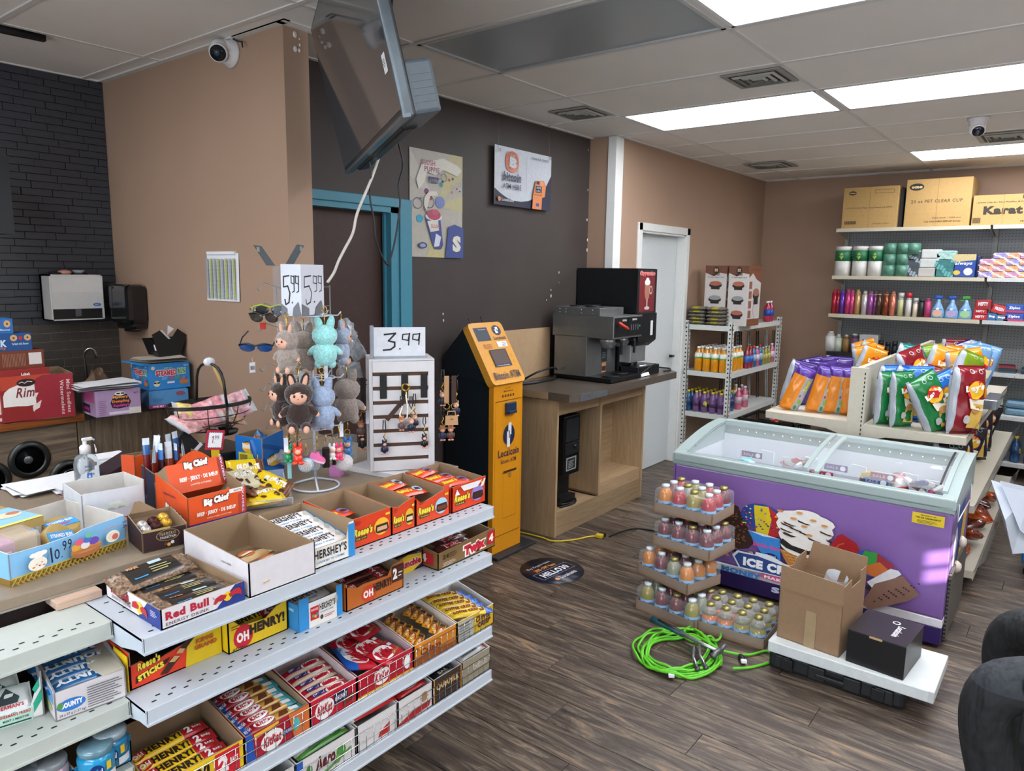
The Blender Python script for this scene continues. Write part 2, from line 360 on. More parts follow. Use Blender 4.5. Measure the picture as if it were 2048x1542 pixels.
tb.build('ceiling_grid',ce)
PANEL=M('#e2ddd6',.8,var=.03,scale=2.2,bump=.1)
pan=MB(PANEL).box((.0,0,0),(.588,1.197,.012)).mesh('panel')
pan2=MB(PANEL).box((.0,0,0),(.588,1.197,.012)).mesh('panel')
LIT={(2.44,.051),(4.27,1.27),(4.27,.051),(6.71,.051),(4.27,-1.168),(2.44,-1.168),(6.71,-1.168),(.61,-1.168),(.0,2.489),(-1.22,.051),(-1.22,1.27)}
UNLIT={(2.44,1.27)}
TUBE=EM('#f6f8ff',10.)
for x in GX[:-1]:
 for y in GY[:-1]:
  if y>2.0 and x+.6>XC and y>2.4:
   pass
  key=(round(x,2),round(y,3))
  if any(abs(x-a)<.02 and abs(y-b)<.02 for a,b in LIT):
   t=thing('ceiling_light','recessed fluorescent troffer','ceiling light',(x,y,CE))
   MB(M('#dcdfe0',.4)).box((.012,.012,-.002),(.598,.03,.02)).box((.012,1.189,-.002),(.598,1.207,.02)).box((.012,.012,-.002),(.03,1.207,.02)).box((.58,.012,-.002),(.598,1.207,.02)).build('frame',t)
   MB(TUBE).box((.03,.03,.004),(.58,1.189,.014)).build('diffuser',t)
   t['_k']='%.2f,%.2f'%(x,y)
  elif any(abs(x-a)<.02 and abs(y-b)<.02 for a,b in UNLIT):
   t=thing('ceiling_light','unlit grey fluorescent troffer in the ceiling in front of the dark wall','ceiling light',(x,y,CE))
   MB(M('#b5b7b6',.4)).box((.012,.012,-.004),(.598,.03,.02)).box((.012,1.189,-.004),(.598,1.207,.02)).box((.012,.012,-.004),(.03,1.207,.02)).box((.58,.012,-.004),(.598,1.207,.02)).build('frame',t)
   MB(M('#8f9698',.35,var=.02)).box((.03,.03,.004),(.58,1.189,.014)).build('diffuser',t)
  else:
   o=bpy.data.objects.new('panel',pan);link(o,ce);o.location=(x+.011,y+.011,CE+.004+random.uniform(-.001,.001));o.rotation_euler=(random.uniform(-.002,.002),0,0)
for o in list(SC.objects):
 if o.name.startswith('ceiling_light')and '_k'in o:
  x,y=map(float,o['_k'].split(','));del o['_k']
  lab={(4.27,1.27):'lit fluorescent troffer nearest the white corner post and white door',(4.27,.05):'lit fluorescent troffer end to end with the one by the white post',(2.44,.05):'lit fluorescent troffer overhead beside the unlit grey one, cut by the top edge',(6.71,.05):'lit fluorescent troffer farthest away, over the cardboard cartons on the back shelving',(.0,2.49):'lit fluorescent troffer in the top left corner above the dark tiled kitchen wall'}.get((x,y))
  if lab:o['label']=lab
  else:o['kind']='structure';del o['label'];del o['category']
  # ================================================================ kitchen corner
R=random.Random(3)
wk=bpy.data.objects['wall_kitchen']
BRK=M('#36383e',.28,var=.18,scale=9,bump=.25,stretch=(1,1,6));TIL=M('#4b4641',.3,var=.2,scale=6)
bm_=MB(BRK).box((.0012,-.012,.001),(.1455,0,.0362),bev=.0015).mesh('brick');bm2=MB(BRK).box((.0012,-.009,.001),(.1455,0,.0362),bev=.0015).mesh('brick')
far=MB(BRK)
nrow=0;z=1.386
while z<CE-.01:
 off=[0,.049,.098][nrow%3]if nrow%2 else[.0,.075,.03][nrow%3]
 x=XC-.147+off-.147*0
 k=0
 while x>-1.6:
  x0=x;x1=min(x+.147,XC-.002)
  if x>1.28 and x1-x0>.02:
   if x1-x0>.144:o=bpy.data.objects.new('brick',bm_ if R.random()<.6 else bm2)
   else:o=bpy.data.objects.new('brick',MB(BRK).box((.0012,-.011,.001),(x1-x0,0,min(.0362,CE-z)),bev=.0015).mesh('brick'))
   link(o,wk);o.location=(x0,YK,z)
  elif x1-x0>.02:far.box((x0+.001,YK-.011,z+.001),(x1-.001,YK,z+.0362))
  x-=.147;k+=1
 z+=.0375;nrow+=1
tm=MB(TIL).box((.001,-.008,.001),(.0985,0,.0465),bev=.0015).mesh('tile')
MB(M('#a8a59f',.8)).box((-1.6,YK-.004,.95),(XC,YK,1.386)).build('grout',wk)
z=1.386-.0475;n=0
while z>.98:
 x=XC-.1+(0 if n%2==0 else-.056)
 if n%2:o=bpy.data.objects.new('tile',MB(TIL).box((.001,-.008,.001),(.054,0,.0465),bev=.0015).mesh('tile'));link(o,wk);o.location=(XC-.056,YK,z);x=XC-.056-.1
 while x>-1.5:
  if x>1.0:o=bpy.data.objects.new('tile',tm);link(o,wk);o.location=(x,YK,z)
  else:far.box((x+.001,YK-.008,z+.001),(x+.0985,YK,z+.0465),TIL)
  x-=.1
 z-=.0475;n+=1
far.build('brick_field',wk,kind='stuff')
# back counter
ZK=1.01;YF=3.70
OAK=WOOD('#4d4136','#8a7760','Z',3.,.5,.1,14.);OAKX=WOOD('#4d4136','#8f7c66','X',3.,.5,.1,14.)
t=thing('kitchen_cabinet','wood grain base cabinet run along the dark tiled wall with cup dispensers','cabinet',(0,0,0))
MB(OAK).box((-1.5,YF+.03,.0),(XC-.005,YK-.005,ZK-.032)).build('body',t)
o=MB(OAKX).box((.3,YF+.008,.1),(1.405,YF+.03,ZK-.036)).build('front_panel',t)
o=MB(OAK).box((1.41,YF+.008,.1),(XC-.01,YF+.03,ZK-.036)).build('door',t)
MB(CHROME).tube([(1.47,YF+.01,.86),(1.47,YF-.02,.85),(1.475,YF-.022,.80),(1.48,YF-.02,.75),(1.48,YF+.01,.74)],.006).build('handle',o)
t=thing('countertop','dark laminate back countertop with an orange-brown wooden front edge','countertop',(0,0,0))
MB(M('#2a2725',.4,var=.1)).box((1.435,YF-.02,ZK-.03),(XC-.003,YK-.01,ZK)).build('slab',t)
MB(M('#6d5750',.35,var=.06)).box((-1.5,YF,ZK-.03),(1.435,YK-.01,ZK)).build('slab',t)
MB(WOOD('#5d2f14','#a05a28','X',3.,.35,.05,14.)).box((-1.5,YF-.02,ZK-.034),(1.435,YF,ZK),bev=.003).build('edge_strip',t)
RING=M('#3c3f3d',.35,metal=.7,var=.05)
def cupring(px,py,lab,spring):
 c=PY(px,py,YF+.008);t=thing('cup_dispenser',lab,'cup dispenser',c,group='round cup dispensers in the kitchen cabinet')
 a=MB(RING);a.T=Matrix.Rotation(pi/2,4,'X');a.lathe([(.060,.004),(.062,.012),(.068,.013),(.086,.006),(.087,0)],n=32).build('rim',t)
 a=MB(M('#08080a',.25));a.T=Matrix.Rotation(pi/2,4,'X');a.lathe([(.061,.006),(.058,.005),(.02,.003),(0,.003)],n=32).build('throat',t)
 a=MB(CHROME if spring else M('#6f7474',.3,metal=.6));a.T=Matrix.Rotation(pi/2,4,'X')
 if spring:
  for r_ in(.05,.04,.03):a.tube([(r_*math.cos(q*pi/12)+.01,r_*math.sin(q*pi/12)-.01,.008)for q in range(25)],.0012,5)
 else:a.lathe([(0,.009),(.016,.009),(.02,.005)],(-.006,.0,0),20)
 a.build('spring'if spring else 'center_knob',t)
cupring(59,919,'round black cup dispenser in the cabinet, the one with a silver centre disc',False)
cupring(138,955,'round black cup dispenser with wire coils, behind the hand sanitizer bottle',True)
cupring(-22,962,'round black cup dispenser cut by the left picture edge',False)
# white paper towel dispenser
a=PY(97,549,YK-.14);b=PY(204,548,YK-.14);w=b.x-a.x;zt=a.z;zb=PY(208,638,YK-.14).z
t=thing('paper_towel_dispenser','white metal paper towel dispenser mounted on the black tiled wall','paper towel dispenser',(a.x,YK-.14,zb))
h=zt-zb;WM=M('#cfcdc8',.35,var=.02)
MB(WM).box((0,.0,0),(.008,.126,h)).box((w-.008,0,0),(w,.126,h)).box((0,.0,h-.008),(w,.126,h)).box((0,0,0),(w,.126,.006)).box((0,.1,0),(w,.126,h)).build('cabinet_shell',t)
MB(WM).prism([(-.004,h*.25),(-.012,h*.62),(.004,h),(.012,h),(.006,h*.25)],'X',.006,w-.006).build('front_cover',t)
MB(BLACK).box((.008,.01,.006),(w-.008,.014,h*.27)).build('slot',t)
MB(M('#55585a',.3)).box((w*.45,-.002,.02),(w*.55,.01,h*.24)).build('lever',t)
art(t,(0,-.0125,0),(1,0,0),(0,0,1),[('e',.84,.34,.075,.035,'#2a62ad'),('t','FROST',.80,.325,.08,.03,'#c9d6e8')],'badge',W=w,H=h)
c=thing('headphones','pink and black headphones lying on top of the white towel dispenser','headphones',(a.x+.08,YK-.08,zt))
MB(M('#d09a86',.5)).sph((.02,0,.012),(.035,.03,.014)).build('ear_cup',c);MB(BLACK).box((-.05,-.02,0),(.0,.03,.012),bev=.004).build('case',c)
MB(BLACK).tube([(.05,.01,.004),(.08,-.01,.008),(.1,.01,.004),(.12,0,.01),(.14,.01,.004)],.003).box((.06,-.02,0),(.13,.03,.006),bev=.002).build('cord',c)
t=thing('plastic_bowl','clear plastic bowl on top of the white towel dispenser','bowl',(a.x+.17,YK-.075,zt+.006));MB(M('#b9bfc4',.15,alpha=.45)).lathe([(.02,0),(.032,.018),(.034,.018),(.022,.001)],n=16).build('bowl',t)
# black dispenser on the brown wall
t=thing('soap_dispenser','glossy black dispenser on the brown wall over the open black takeout box','dispenser',(XC,4.12,1.36))
g=MB(M('#101113',.16,coat=.4))
g.box((-.115,-.10,.03),(-.0,.13,.245),bev=.028).box((-.09,-.085,.0),(-.0,.115,.06),bev=.02).build('cover',t)
MB(M('#2c2f31',.2)).box((-.1175,.07,.12),(-.10,.115,.235),bev=.006).build('window',t);MB(BLACK).box((-.07,-.04,-.012),(-.03,.06,.004),bev=.003).build('outlet',t)
# faucet
p=PY(176,800,4.28);c=(p.x,4.28,ZK)
t=thing('faucet','chrome gooseneck faucet behind the papers at the kitchen counter','faucet',c)
zt_=PY(170,697,4.28).z-ZK
MB(CHROME).tube([(0,0,0),(0,0,zt_-.03)]+[(.0+.024-.024*math.cos(q*pi/8),-.0-.02*math.sin(q*pi/16),zt_-.03+.03*math.sin(q*pi/8))for q in range(1,9)]+[(.05,-.02,zt_-.055)],.0085,10).build('spout',t)
MB(CHROME).lathe([(.02,0),(.022,.01),(.014,.03)],n=14).build('base',t)
# CANDY carton and boxes on it
RED='#8e1f2b'
a=PZ(-120,862,ZK);b=PZ(152,832,ZK);b.z=a.z=ZK
d=b-a;w=d.length;rz=math.atan2(d.y,d.x);h=PY(148,745,b.y).z-ZK
t=thing('candy_carton','big red open carton with white cane-stripe lettering on the back counter','carton',a,rz)
tray(t,w,.26,h,h*1.02,out=RED,cut=[(0,h*.80),(.64,h*.80),(.72,h*.95),(.76,h),(1,h)],th=.004)
art(t,items=[('t','CANDY',.22,.20,.50,.42,'#d9c8bf',{'bold':.03}),('p',[(.0,.13),(.3,.08),(.6,.20),(.74,.45),(.72,.28),(.6,.12),(.3,.02),(0,.04)],'#d9c8bf'),('p',[(.0,.70),(.3,.76),(.5,.72),(.3,.73),(0,.66)],'#d9c8bf'),('t','Mini Seedless',.94,.86,.75*h/w,.075,'#d8b9b4',{'rot':-pi/2}),('t','Watermelons',.89,.86,.78*h/w,.075,'#d8b9b4',{'rot':-pi/2})],W=w,H=h,**FRONT)
def lub(name,lab,bl,br,z,tp,depth,mat,off=.02):
 a=PZ(*bl,z);return a
ya=YF-.03
def boxY(name,label,cat,x0p,x1p,yb,yt,Y,depth,mat,z=None,group=None):
 a=PY(x0p,yb,Y);b=PY(x1p,yb,Y);z0=z if z is not None else min(a.z,b.z);h=PY(x1p,yt,Y).z-z0
 t=thing(name,label,cat,(a.x,Y,z0),group=group);MB(mat).box((0,0,0),(b.x-a.x,depth,h),bev=.0015).build('body',t);return t,b.x-a.x,h,z0+h
yc=PZ(100,840,ZK).y+.035
t,w,h,zt=boxY('pastry_box','red and white box with an orange band standing in the big red carton','box',3,104,800,734,yc,.12,K('#8c2423'),z=ZK+.005)
ry=PY(50,800,yc).z-ZK-.005
art(t,items=[('r',0,.62,1,.88,'#b5412a'),('e',.5,.50,.47,.22,'#e4dfd8'),('r',.03,.3,.97,.5,'#e4dfd8'),('t','Rimi',.28,.46,.46,.19,'#7a2b33',{'shear':.3}),('e',.5,.74,.19,.075,'#2b1513'),('t','Lubek',.42,.88,.18,.055,'#eae3dd',{'bold':.04}),('l',[(.36,.74),(.42,.76),(.47,.73),(.53,.765),(.62,.75)],.003,'#ddd')],W=w,H=h,**FRONT)
zr=zt
t,w,h,zt=boxY('brown_box','brown printed box with a white label lying on the red and white box','box',-60,90,731,698,yc+.03,.10,K('#6d3420'),z=zr)
art(t,items=[('r',.78,.2,.96,.85,'#cfc9c4')]+[('l',[(x,.15),(x,.85)],.0012,'#b48f78')for x in[.04+.02*i for i in range(17)]+[.42+.02*i for i in range(16)]],W=w,H=h,**FRONT)
zr=zt
def donut(x,y,r):return[('e',x,y,r,r*3,'#c79f6e'),('e',x,y,r*.3,r*.9,'#3a2a20')]
t,w,h,zt=boxY('snack_box','blue box with two ring cakes, lower of the two blue boxes at the left edge','box',-60,65,698,665,yc+.03,.10,K('#1d4a80'),z=zr)
art(t,items=donut(.70,.74,.06)+donut(.93,.74,.06)+[('e',.81,.72,.03,.12,'#b8263a'),('t','LUBEK',.14,.25,.44,.4,'#bcd8ee',{'bold':.05}),('t','tasty',.36,.08,.2,.16,'#d8733c'),('t','Turkish milk flavour',.66,.34,.28,.12,'#cfe0ee')],W=w,H=h,**FRONT)
zr=zt
t,w,h,zt=boxY('snack_box','blue box with a ring cake, the topmost box of the stack at the left edge','box',-60,27,664,637,yc+.03,.10,K('#2766a8'),z=zr)
art(t,items=donut(.86,.66,.08)+[('e',.66,.66,.05,.14,'#b8263a'),('t','flavour',.68,.2,.25,.14,'#cfe0ee')],W=w,H=h,**FRONT)
# mystery dumpling box, papers on it
t,w,h=carton('toy_carton','lilac toy carton with papers on top on the back counter','carton',(193,836),(283,825),.1,.19,ZK,mat=K('#a58aac'),tpx=(193,783))
art(t,items=[('p',[(.36,.3),(.32,.5),(.4,.78),(.55,.88),(.7,.78),(.78,.5),(.72,.3),(.5,.26)],'#2b1c2c'),('t','Mystery',.38,.64,.34,.12,'#e8a33c',{'bold':.05}),('t','Dumpling',.36,.47,.38,.13,'#e07a2f',{'bold':.05}),('t','Squishy!',.38,.31,.34,.13,'#c23b8f',{'bold':.05}),('e',.54,.84,.12,.08,'#e9ded0'),('r',.46,.82,.54,.87,'#1c1c1c'),('r',.56,.82,.64,.87,'#1c1c1c'),('r',.72,.02,.99,.26,'#cfc9c0'),('r',.28,.06,.72,.16,'#cfc6cc'),('t','Ages 3+',.84,.76,.1,.12,'#5a3f66')]+lines(.06,.08,.24,.66,8,'#8a5f86'),W=w,H=h,**FRONT)
art(t,items=[('r',.1,.52,.92,1.0,'#c05b8d'),('r',.1,.1,.6,.42,'#3a2030'),('t','Squishy!',.12,.14,.44,.2,'#c23b8f',{'bold':.05})]+lines(.1,.02,.7,.1,1,'#dde'),W=.19,H=h,**side(.19))
p=PZ(188,800,ZK+h+.002);t=thing('paper_stack','loose white sheets on the lilac toy carton','paper',(t.location.x-.05,t.location.y-.01,ZK+h+.004),t.rotation_euler.z);papers(t,w*1.2,.2,7,seed=4,j=.02)
bp=thing('paper_bag','crumpled brown paper bag behind the lilac carton','bag',(1.62,4.0,ZK));RR=random.Random(8)
bg=MB(M('#7d6350',.8));bg.grid(lambda u,v:(.08*math.cos(2*pi*u)*(1-.6*v+.25*math.sin(9*u+7*v)),.06*math.sin(2*pi*u)*(1-.5*v+.2*math.cos(11*u)),.15*v+.02*math.sin(13*u)),18,7,smooth=False).build('bag',bp)
# steamed bun boxes
t,w,h=carton('steamed_bun_carton','blue carton with a purple bottom band, under the bright blue carton','carton',(299,818),(378,811),.1,.2,ZK,mat=K('#4c84b4'),tpx=(299,783))
art(t,items=[('r',0,0,1,.2,'#a02d76'),('t','ONE SET SUGAR EDITION',.08,.05,.86,.1,'#e8dfe8',{'bold':.04}),('e',.8,.78,.12,.13,'#8a4a5a')]+lines(.1,.4,.4,.6,3,'#35608c'),W=w,H=h,**FRONT)
z2=ZK+h
t,w,h=carton('steamed_bun_carton','bright blue carton with red and green lettering and newspapers on it','carton',(300,782),(381,773),.1,.2,z2+.002,mat=K('#2f86c9'),tpx=(296,729))
bun=[('t','STEAMED',.16,.52,.5,.22,'#c23038',{'bold':.06,'out':K('#efe9e6'),'ow':.07}),('t','BUN',.69,.54,.2,.22,'#3c9440',{'bold':.06,'out':K('#efe9e6'),'ow':.07}),('t','SOFT',.30,.36,.14,.12,'#7fc0ea',{'bold':.04}),('t','CUTE',.46,.36,.14,.12,'#d23a64',{'bold':.04}),('t','FUN',.62,.37,.12,.12,'#63b34a',{'bold':.04}),('e',.17,.24,.08,.11,'#e2d8c0'),('r',.10,.24,.16,.30,'#1a1a1a'),('r',.18,.24,.24,.30,'#1a1a1a'),('e',.84,.24,.12,.10,'#b8793c'),('e',.80,.36,.04,.07,'#c25b7c'),('e',.88,.37,.04,.07,'#6d59a8'),('e',.84,.42,.04,.07,'#5a8fc0'),('t','HAPPY JOY',.36,.76,.2,.08,'#a7d9a0'),('r',.42,.22,.6,.29,'#dfe7ee'),('e',.09,.84,.045,.07,'#dcc9a0'),('t','AGES 3+',.84,.84,.12,.07,'#dfe9f2')]
art(t,items=bun,W=w,H=h,**FRONT);art(t,items=bun,W=.2,H=h,**side(.2))
MB(K('#2f86c9')).prism([(-.02,h),(.0,h+.004),(.2,h+.004),(.2,h)],'X',-.045,0).build('flap',t)
t3=thing('newspaper_stack','folded newspapers lying on the bright blue carton','newspaper',(t.location.x-.02,t.location.y+.0,z2+h+.006),t.rotation_euler.z-.1);papers(t3,w*1.02,.18,6,seed=9,mat=M('#b9b3a6',.8,var=.12,scale=60));zt=z2+h+.03
t=thing('takeout_box','black folded takeout box gaping open on the newspapers','takeout box',(t3.location.x+.085,t3.location.y+.06,zt),t.rotation_euler.z)
TB=MB(M('#141516',.4));w_,d_,b_=.15,.12,.10
TB.prism([(.02,0),(.13,0),(.165,.10),(.12,.135),(.085,.085),(.07,.085),(.03,.13),(-.01,.11)],'Y',0,.003).prism([(.02,0),(.13,0),(.16,.085),(-.01,.085)],'Y',.115,.118)
TB.add([(.02,0,0),(.02,.118,0),(-.01,.118,.085),(-.01,0,.085),(.13,0,0),(.13,.118,0),(.16,.118,.085),(.16,0,.085)],[(0,1,2,3),(4,7,6,5),(0,4,5,1)]).build('carton',t)
MB(PAPER).prism([(.03,.125),(.045,.13),(.09,.08),(.078,.05)],'Y',.01,.012).prism([(.09,.10),(.095,.15),(.125,.13)],'Y',.05,.052).prism([(.0,.03),(.008,.03),(.0,.06),(-.006,.06)],'Y',-.002,-.001).build('lining',t)
# corner of the black hood at the left edge
t=thing('range_hood','black appliance corner at the left picture edge above the kitchen','hood',(0,0,0));p=PY(0,320,4.1)
MB(M('#1b1d20',.35)).box((p.x-.5,3.9,PY(0,470,4.1).z),(PY(-8,400,4.1).x,YK-.02,p.z)).build('body',t)
# price sheet on the brown wall
t=thing('price_sheet','green and white ruled table sheet taped to the brown wall','sheet',(0,0,0))
s0=V((XC-.004,3.415,1.547));MB(PAPER).add([(XC-.003,3.418,1.543),(XC-.008,3.125,1.545),(XC-.003,3.127,1.77),(XC-.003,3.402,1.774)],[(0,1,2,3)]).build('page',t)
art(t,(XC-.009,3.41,1.55),(0,-1,0),(0,0,1),[('r',.03+.12*i,.02,.09+.12*i,.93,'#b3bb63'if i%2 else '#a9aeb5')for i in range(8)]+[('r',.02,.03+.031*i,.98,.036+.031*i,'#8d9298')for i in range(29)],W=.28,H=.21)
MB(PAPER).box((XC-.012,3.15,1.765),(XC-.001,3.39,1.778)).build('tape',t)
# security camera
def secam(loc,rot,lab,look):
 t=thing('security_camera',lab,'security camera',loc,rot=rot);WC=M('#d2cfd0',.3,var=0)
 MB(WC).lathe([(.062,0),(.062,.012),(.052,.022),(.048,.05),(.0,.06)],n=24).build('base',t)
 h_=MB(WC);h_.lathe([(.0,-.052),(.03,-.044),(.044,-.02),(.048,0),(.044,.025),(.03,.042),(0,.05)],(0,0,.055),20);from mathutils import Euler;lv=Euler(rot).to_matrix().inverted()@V(look);h_.T=Matrix.Translation((0,0,.055))@lv.to_track_quat('Z','Y').to_matrix().to_4x4();h_.lathe([(.038,0),(.04,.05),(.034,.055)],n=20).build('head',t)
 g=MB(M('#15181c',.1));g.T=h_.T;g.lathe([(.034,.05),(.034,.056),(0,.057)],n=20).lathe([(.014,.056),(.012,.062),(0,.063)],(0,.004,0),14,M('#33424f',.08)).build('lens',t)
 return t
p=PX(472,105,XC)
secam((XC,p.y+.03,p.z),(0,-pi/2,0),'white dome security camera high on the brown wall',(-.62,-.62,-.42))
q=PX(497,88,XC)
t=thing('camera_cable','short black cable of the camera on the brown wall','cable',(0,0,0));MB(BLACK).tube([(XC-.03,q.y,q.z-.02),(XC-.025,q.y+.01,q.z+.005),(XC-.02,q.y+.05,q.z+.015),(XC-.02,q.y+.085,q.z+.03),(XC-.015,q.y+.08,CE),(XC-.015,q.y+.06,CE+.005)],.0035).build('cable',t)
p=PZ(1957,236,CE);secam((p.x,p.y,CE),(pi,0,.6),'white dome security camera on the ceiling near the back shelving',(-.8,-.2,-.6))
# plaster patches on the column
t=thing('wall_patches','white plaster patches where a bracket was pulled off the column','plaster patch',(0,0,0));m=MB(M('#d8cfc6',.8))
for x,y,r_ in((590,69,.012),(599,78,.004),(600,90,.006),(591,98,.012),(599,101,.008)):p=PY(x,y,YC-.002);m.sph(tuple(p),(r_,.002,r_*1.1),n=7,m=4)
m.build('patch',t)
# ---------------------------------------------------------------- hanging television
zb=2.12;B_=PZ(690,342,zb);C_=PZ(805,225,zb);d1=(C_-B_);tw=d1.length;d1.normalize();r_=ray(622,62);c0=V((0,0,HC));A_=c0+r_*((B_-c0).dot(d1)/r_.dot(d1))
d2_=(A_-B_);th_=d2_.length;d2_.normalize();nn=d1.cross(d2_).normalized()
t=bpy.data.objects.new('television',None);link(t);t.matrix_world=Matrix((d1,d2_,nn)).transposed().to_4x4();t.location=B_;tag(t,'large flat television hung from the ceiling, screen tilted down','television')
MB(M('#22262a',.3)).box((-.012,-.012,-.035),(tw+.004,th_+.012,-.002),bev=.004).build('housing',t)
MB(M('#3c4044',.06,var=.02,spec=.9)).box((0,.012,-.002),(tw-.012,th_,.0)).build('screen',t)
MB(M('#5f696f',.28,metal=.5)).box((tw-.010,-.012,-.030),(tw+.004,th_+.012,.002),bev=.003).box((-.012,-.014,-.02),(tw+.006,-.004,.003)).build('bezel',t)
MB(M('#1a1c1f',.4)).box((.12,-.02,-.085),(tw-.18,.25,-.03),bev=.012).build('back_cover',t)
g=MB(M('#4f5a61',.35));g.box((tw-.25,-.012,-.11),(tw+.002,.13,-.03),bev=.01)
for i in range(6):g.box((tw+.001,.0+.018*i,-.1),(tw+.0035,.006+.018*i,-.04))
g.build('speaker',t)
MB(M('#2a2d30',.4)).box((tw*.3,.1,-.12),(tw*.6,.4,-.085)).build('mount_plate',t)
art(t,(tw-.10,.12,.0002),(1,0,0),(0,1,0),[('r',0,0,1,1,'#d5d5d5')]+lines(.15,.35,.85,.8,4,'#222'),'sticker',W=.045,H=.05)
pole=B_+d1*(tw*.45)+d2_*.25-nn*.12
t=thing('ceiling_pole','black pole that holds the television from the ceiling','pole',(pole.x,pole.y,pole.z));MB(BLACK).tube([(0,0,-.02),(0,0,CE-pole.z)],.016,12).lathe([(.05,CE-pole.z-.01),(.05,CE-pole.z)],n=16).build('tube',t)
def cable(name,lab,pts,r,mat,cat='cable'):
 P_=[V(p)for p in pts];out=[]
 for i in range(len(P_)-1):
  a,b,c,d=P_[max(i-1,0)],P_[i],P_[i+1],P_[min(i+2,len(P_)-1)]
  for k in range(5):
   s=k/5;out.append(.5*((2*b)+(c-a)*s+(2*a-5*b+4*c-d)*s*s+(3*b-a-3*c+d)*s*s*s))
 out.append(P_[-1]);return tag(MB(mat).tube(out,r,6).build(name),lab,cat)
WCB=M('#c4bfb6',.4)
cable('white_cable','white cable hanging from the television down to the counter',[PY(x,y,2.2)for x,y in((768,290),(757,318),(742,360),(715,425),(706,465),(690,497),(678,520),(668,545),(655,565))],.0055,WCB)
cable('black_cable','thin black cable hanging in a loop in front of the teal doorway',[PY(x,y,2.2)for x,y in((738,320),(742,350),(740,395),(748,440),(752,480),(765,515),(776,530),(780,520),(790,480),(800,410),(797,370),(806,330),(798,290),(795,262))],.004,BLACK)
cable('antenna_wire','thin black wire dropping from the ceiling beside the television',[PY(x,y,1.9)for x,y in((785,-10),(783,20),(782,45),(784,52))],.0035,BLACK)
cable('looped_white_wire','short white wire on the back of the television',[PY(x,y,1.9)for x,y in((792,88),(797,100),(799,120),(797,140))],.004,WCB)
# ---------------------------------------------------------------- posters
def quad(px,Y):return[PY(x,y,Y)for x,y in px]
q=quad([(820,513),(924,516),(925,313),(818,293)],YD-.004);w=q[1].x-q[0].x;h=q[3].z-q[0].z
t=thing('frozen_drink_poster','faded sun-worn drink poster with coloured bubbles, a slush cup and a big S','poster',(q[0].x,YD-.003,q[0].z))
MB(M('#a9a59a',.45,var=.05)).box((0,-.0015,0),(w,0,h)).build('sheet',t)
bub=[(.30,.62,.045,'#6d3a62'),(.37,.565,.04,'#a03848'),(.57,.70,.035,'#2e8a86'),(.60,.73,.02,'#2c3d88'),(.73,.755,.022,'#b03a48'),(.8,.77,.02,'#3e4f98'),(.17,.36,.06,'#2b93b0'),(.46,.42,.05,'#a5354a'),(.78,.64,.02,'#c26a4a'),(.88,.68,.016,'#b03a48'),(.55,.53,.09,'#6f7bb0'),(.2,.55,.02,'#8288b8'),(.94,.66,.012,'#2c3d88')]
it=[('p',[(0,1),(.5,.5),(0,.75)],'#b8b4aa'),('p',[(.5,.5),(.75,1),(1,1),(1,.8)],'#b5ae84'),('p',[(.5,.5),(1,.62),(1,.45)],'#b5ae84'),('p',[(.3,0),(.65,.0),(.5,.4)],'#b3ab7c')]
it+=[('e',x,y,r_,r_*.62,c)for x,y,r_,c in bub]+[('ring',x,y,r_,r_*.62,.12,'#474468')for x,y,r_ in((.13,.5,.085),(.35,.52,.09),(.62,.77,.06),(.53,.77,.04),(.78,.69,.03),(.93,.72,.03))]
it+=[('t','FIZZY',.33,.70,.2,.06,'#46406c',{'bold':.05}),('p',[(.1,.72),(.2,.86),(.36,.9),(.6,.95),(.9,.9),(.97,.86),(.88,.80),(.6,.84),(.45,.78),(.3,.8),(.25,.7),(.15,.63)],'#cfcbc0'),('p',[(.25,.56),(.33,.62),(.48,.63),(.5,.59),(.36,.58),(.32,.5),(.28,.42),(.24,.5)],'#c9c6ba'),('t','SLUSH',.2,.86,.25,.05,'#a86a78',{'bold':.03}),('t','PUPPIE',.25,.8,.28,.05,'#8d5a72',{'bold':.03}),('p',[(.27,.36),(.54,.40),(.60,.12),(.56,.08),(.44,.08),(.40,.12)],'#3c4a86'),('p',[(.30,.34),(.50,.37),(.52,.26),(.36,.24)],'#c9c6ba'),('t','SLUSH',.37,.28,.16,.035,'#b03a48'),('p',[(.42,.10),(.52,.11),(.56,.2),(.46,.23)],'#c5c8d4'),('e',.42,.385,.16,.035,'#c3c6cc'),('e',.42,.405,.13,.05,'#a8465c'),('e',.45,.43,.06,.03,'#b8546a'),('l',[(.24,.47),(.33,.38)],.006,'#8a4858'),('p',[(.64,0),(.7,.3),(.82,.33),(1,.30),(1,0)],'#3c4c86'),('t','S',.78,.06,.17,.16,'#cfcdbc',{'bold':.07}),('e',.21,.11,.08,.03,'#2f3c66'),('e',.21,.11,.055,.018,'#8d97b4')]
art(t,(0,-.0015,0),(1,0,0),(0,0,1),it,W=w,H=h)
q=quad([(988,408),(1100,424),(1103,316),(988,288)],YD-.03);w=q[1].x-q[0].x;h=q[3].z-q[0].z
t=thing('hanging_sign','white and dark blue cash machine sign hung on two wires','sign',(q[0].x,YD-.03,q[0].z))
MB(M('#b9bfc6',.4)).box((0,-.002,0),(w,.001,h)).build('board',t)
crv=[(0,.28),(.1,.20),(.2,.14),(.32,.10),(.45,.10),(.58,.13),(.7,.2),(.82,.32),(.92,.47),(1,.65)]
it=[('p',[(0,0),(1,0)]+crv[::-1],'#27293c')]+[('l',[(.62+.02*i,.03+.02*i),(1,.03+.02*i)],.0015,'#454860')for i in range(16)]
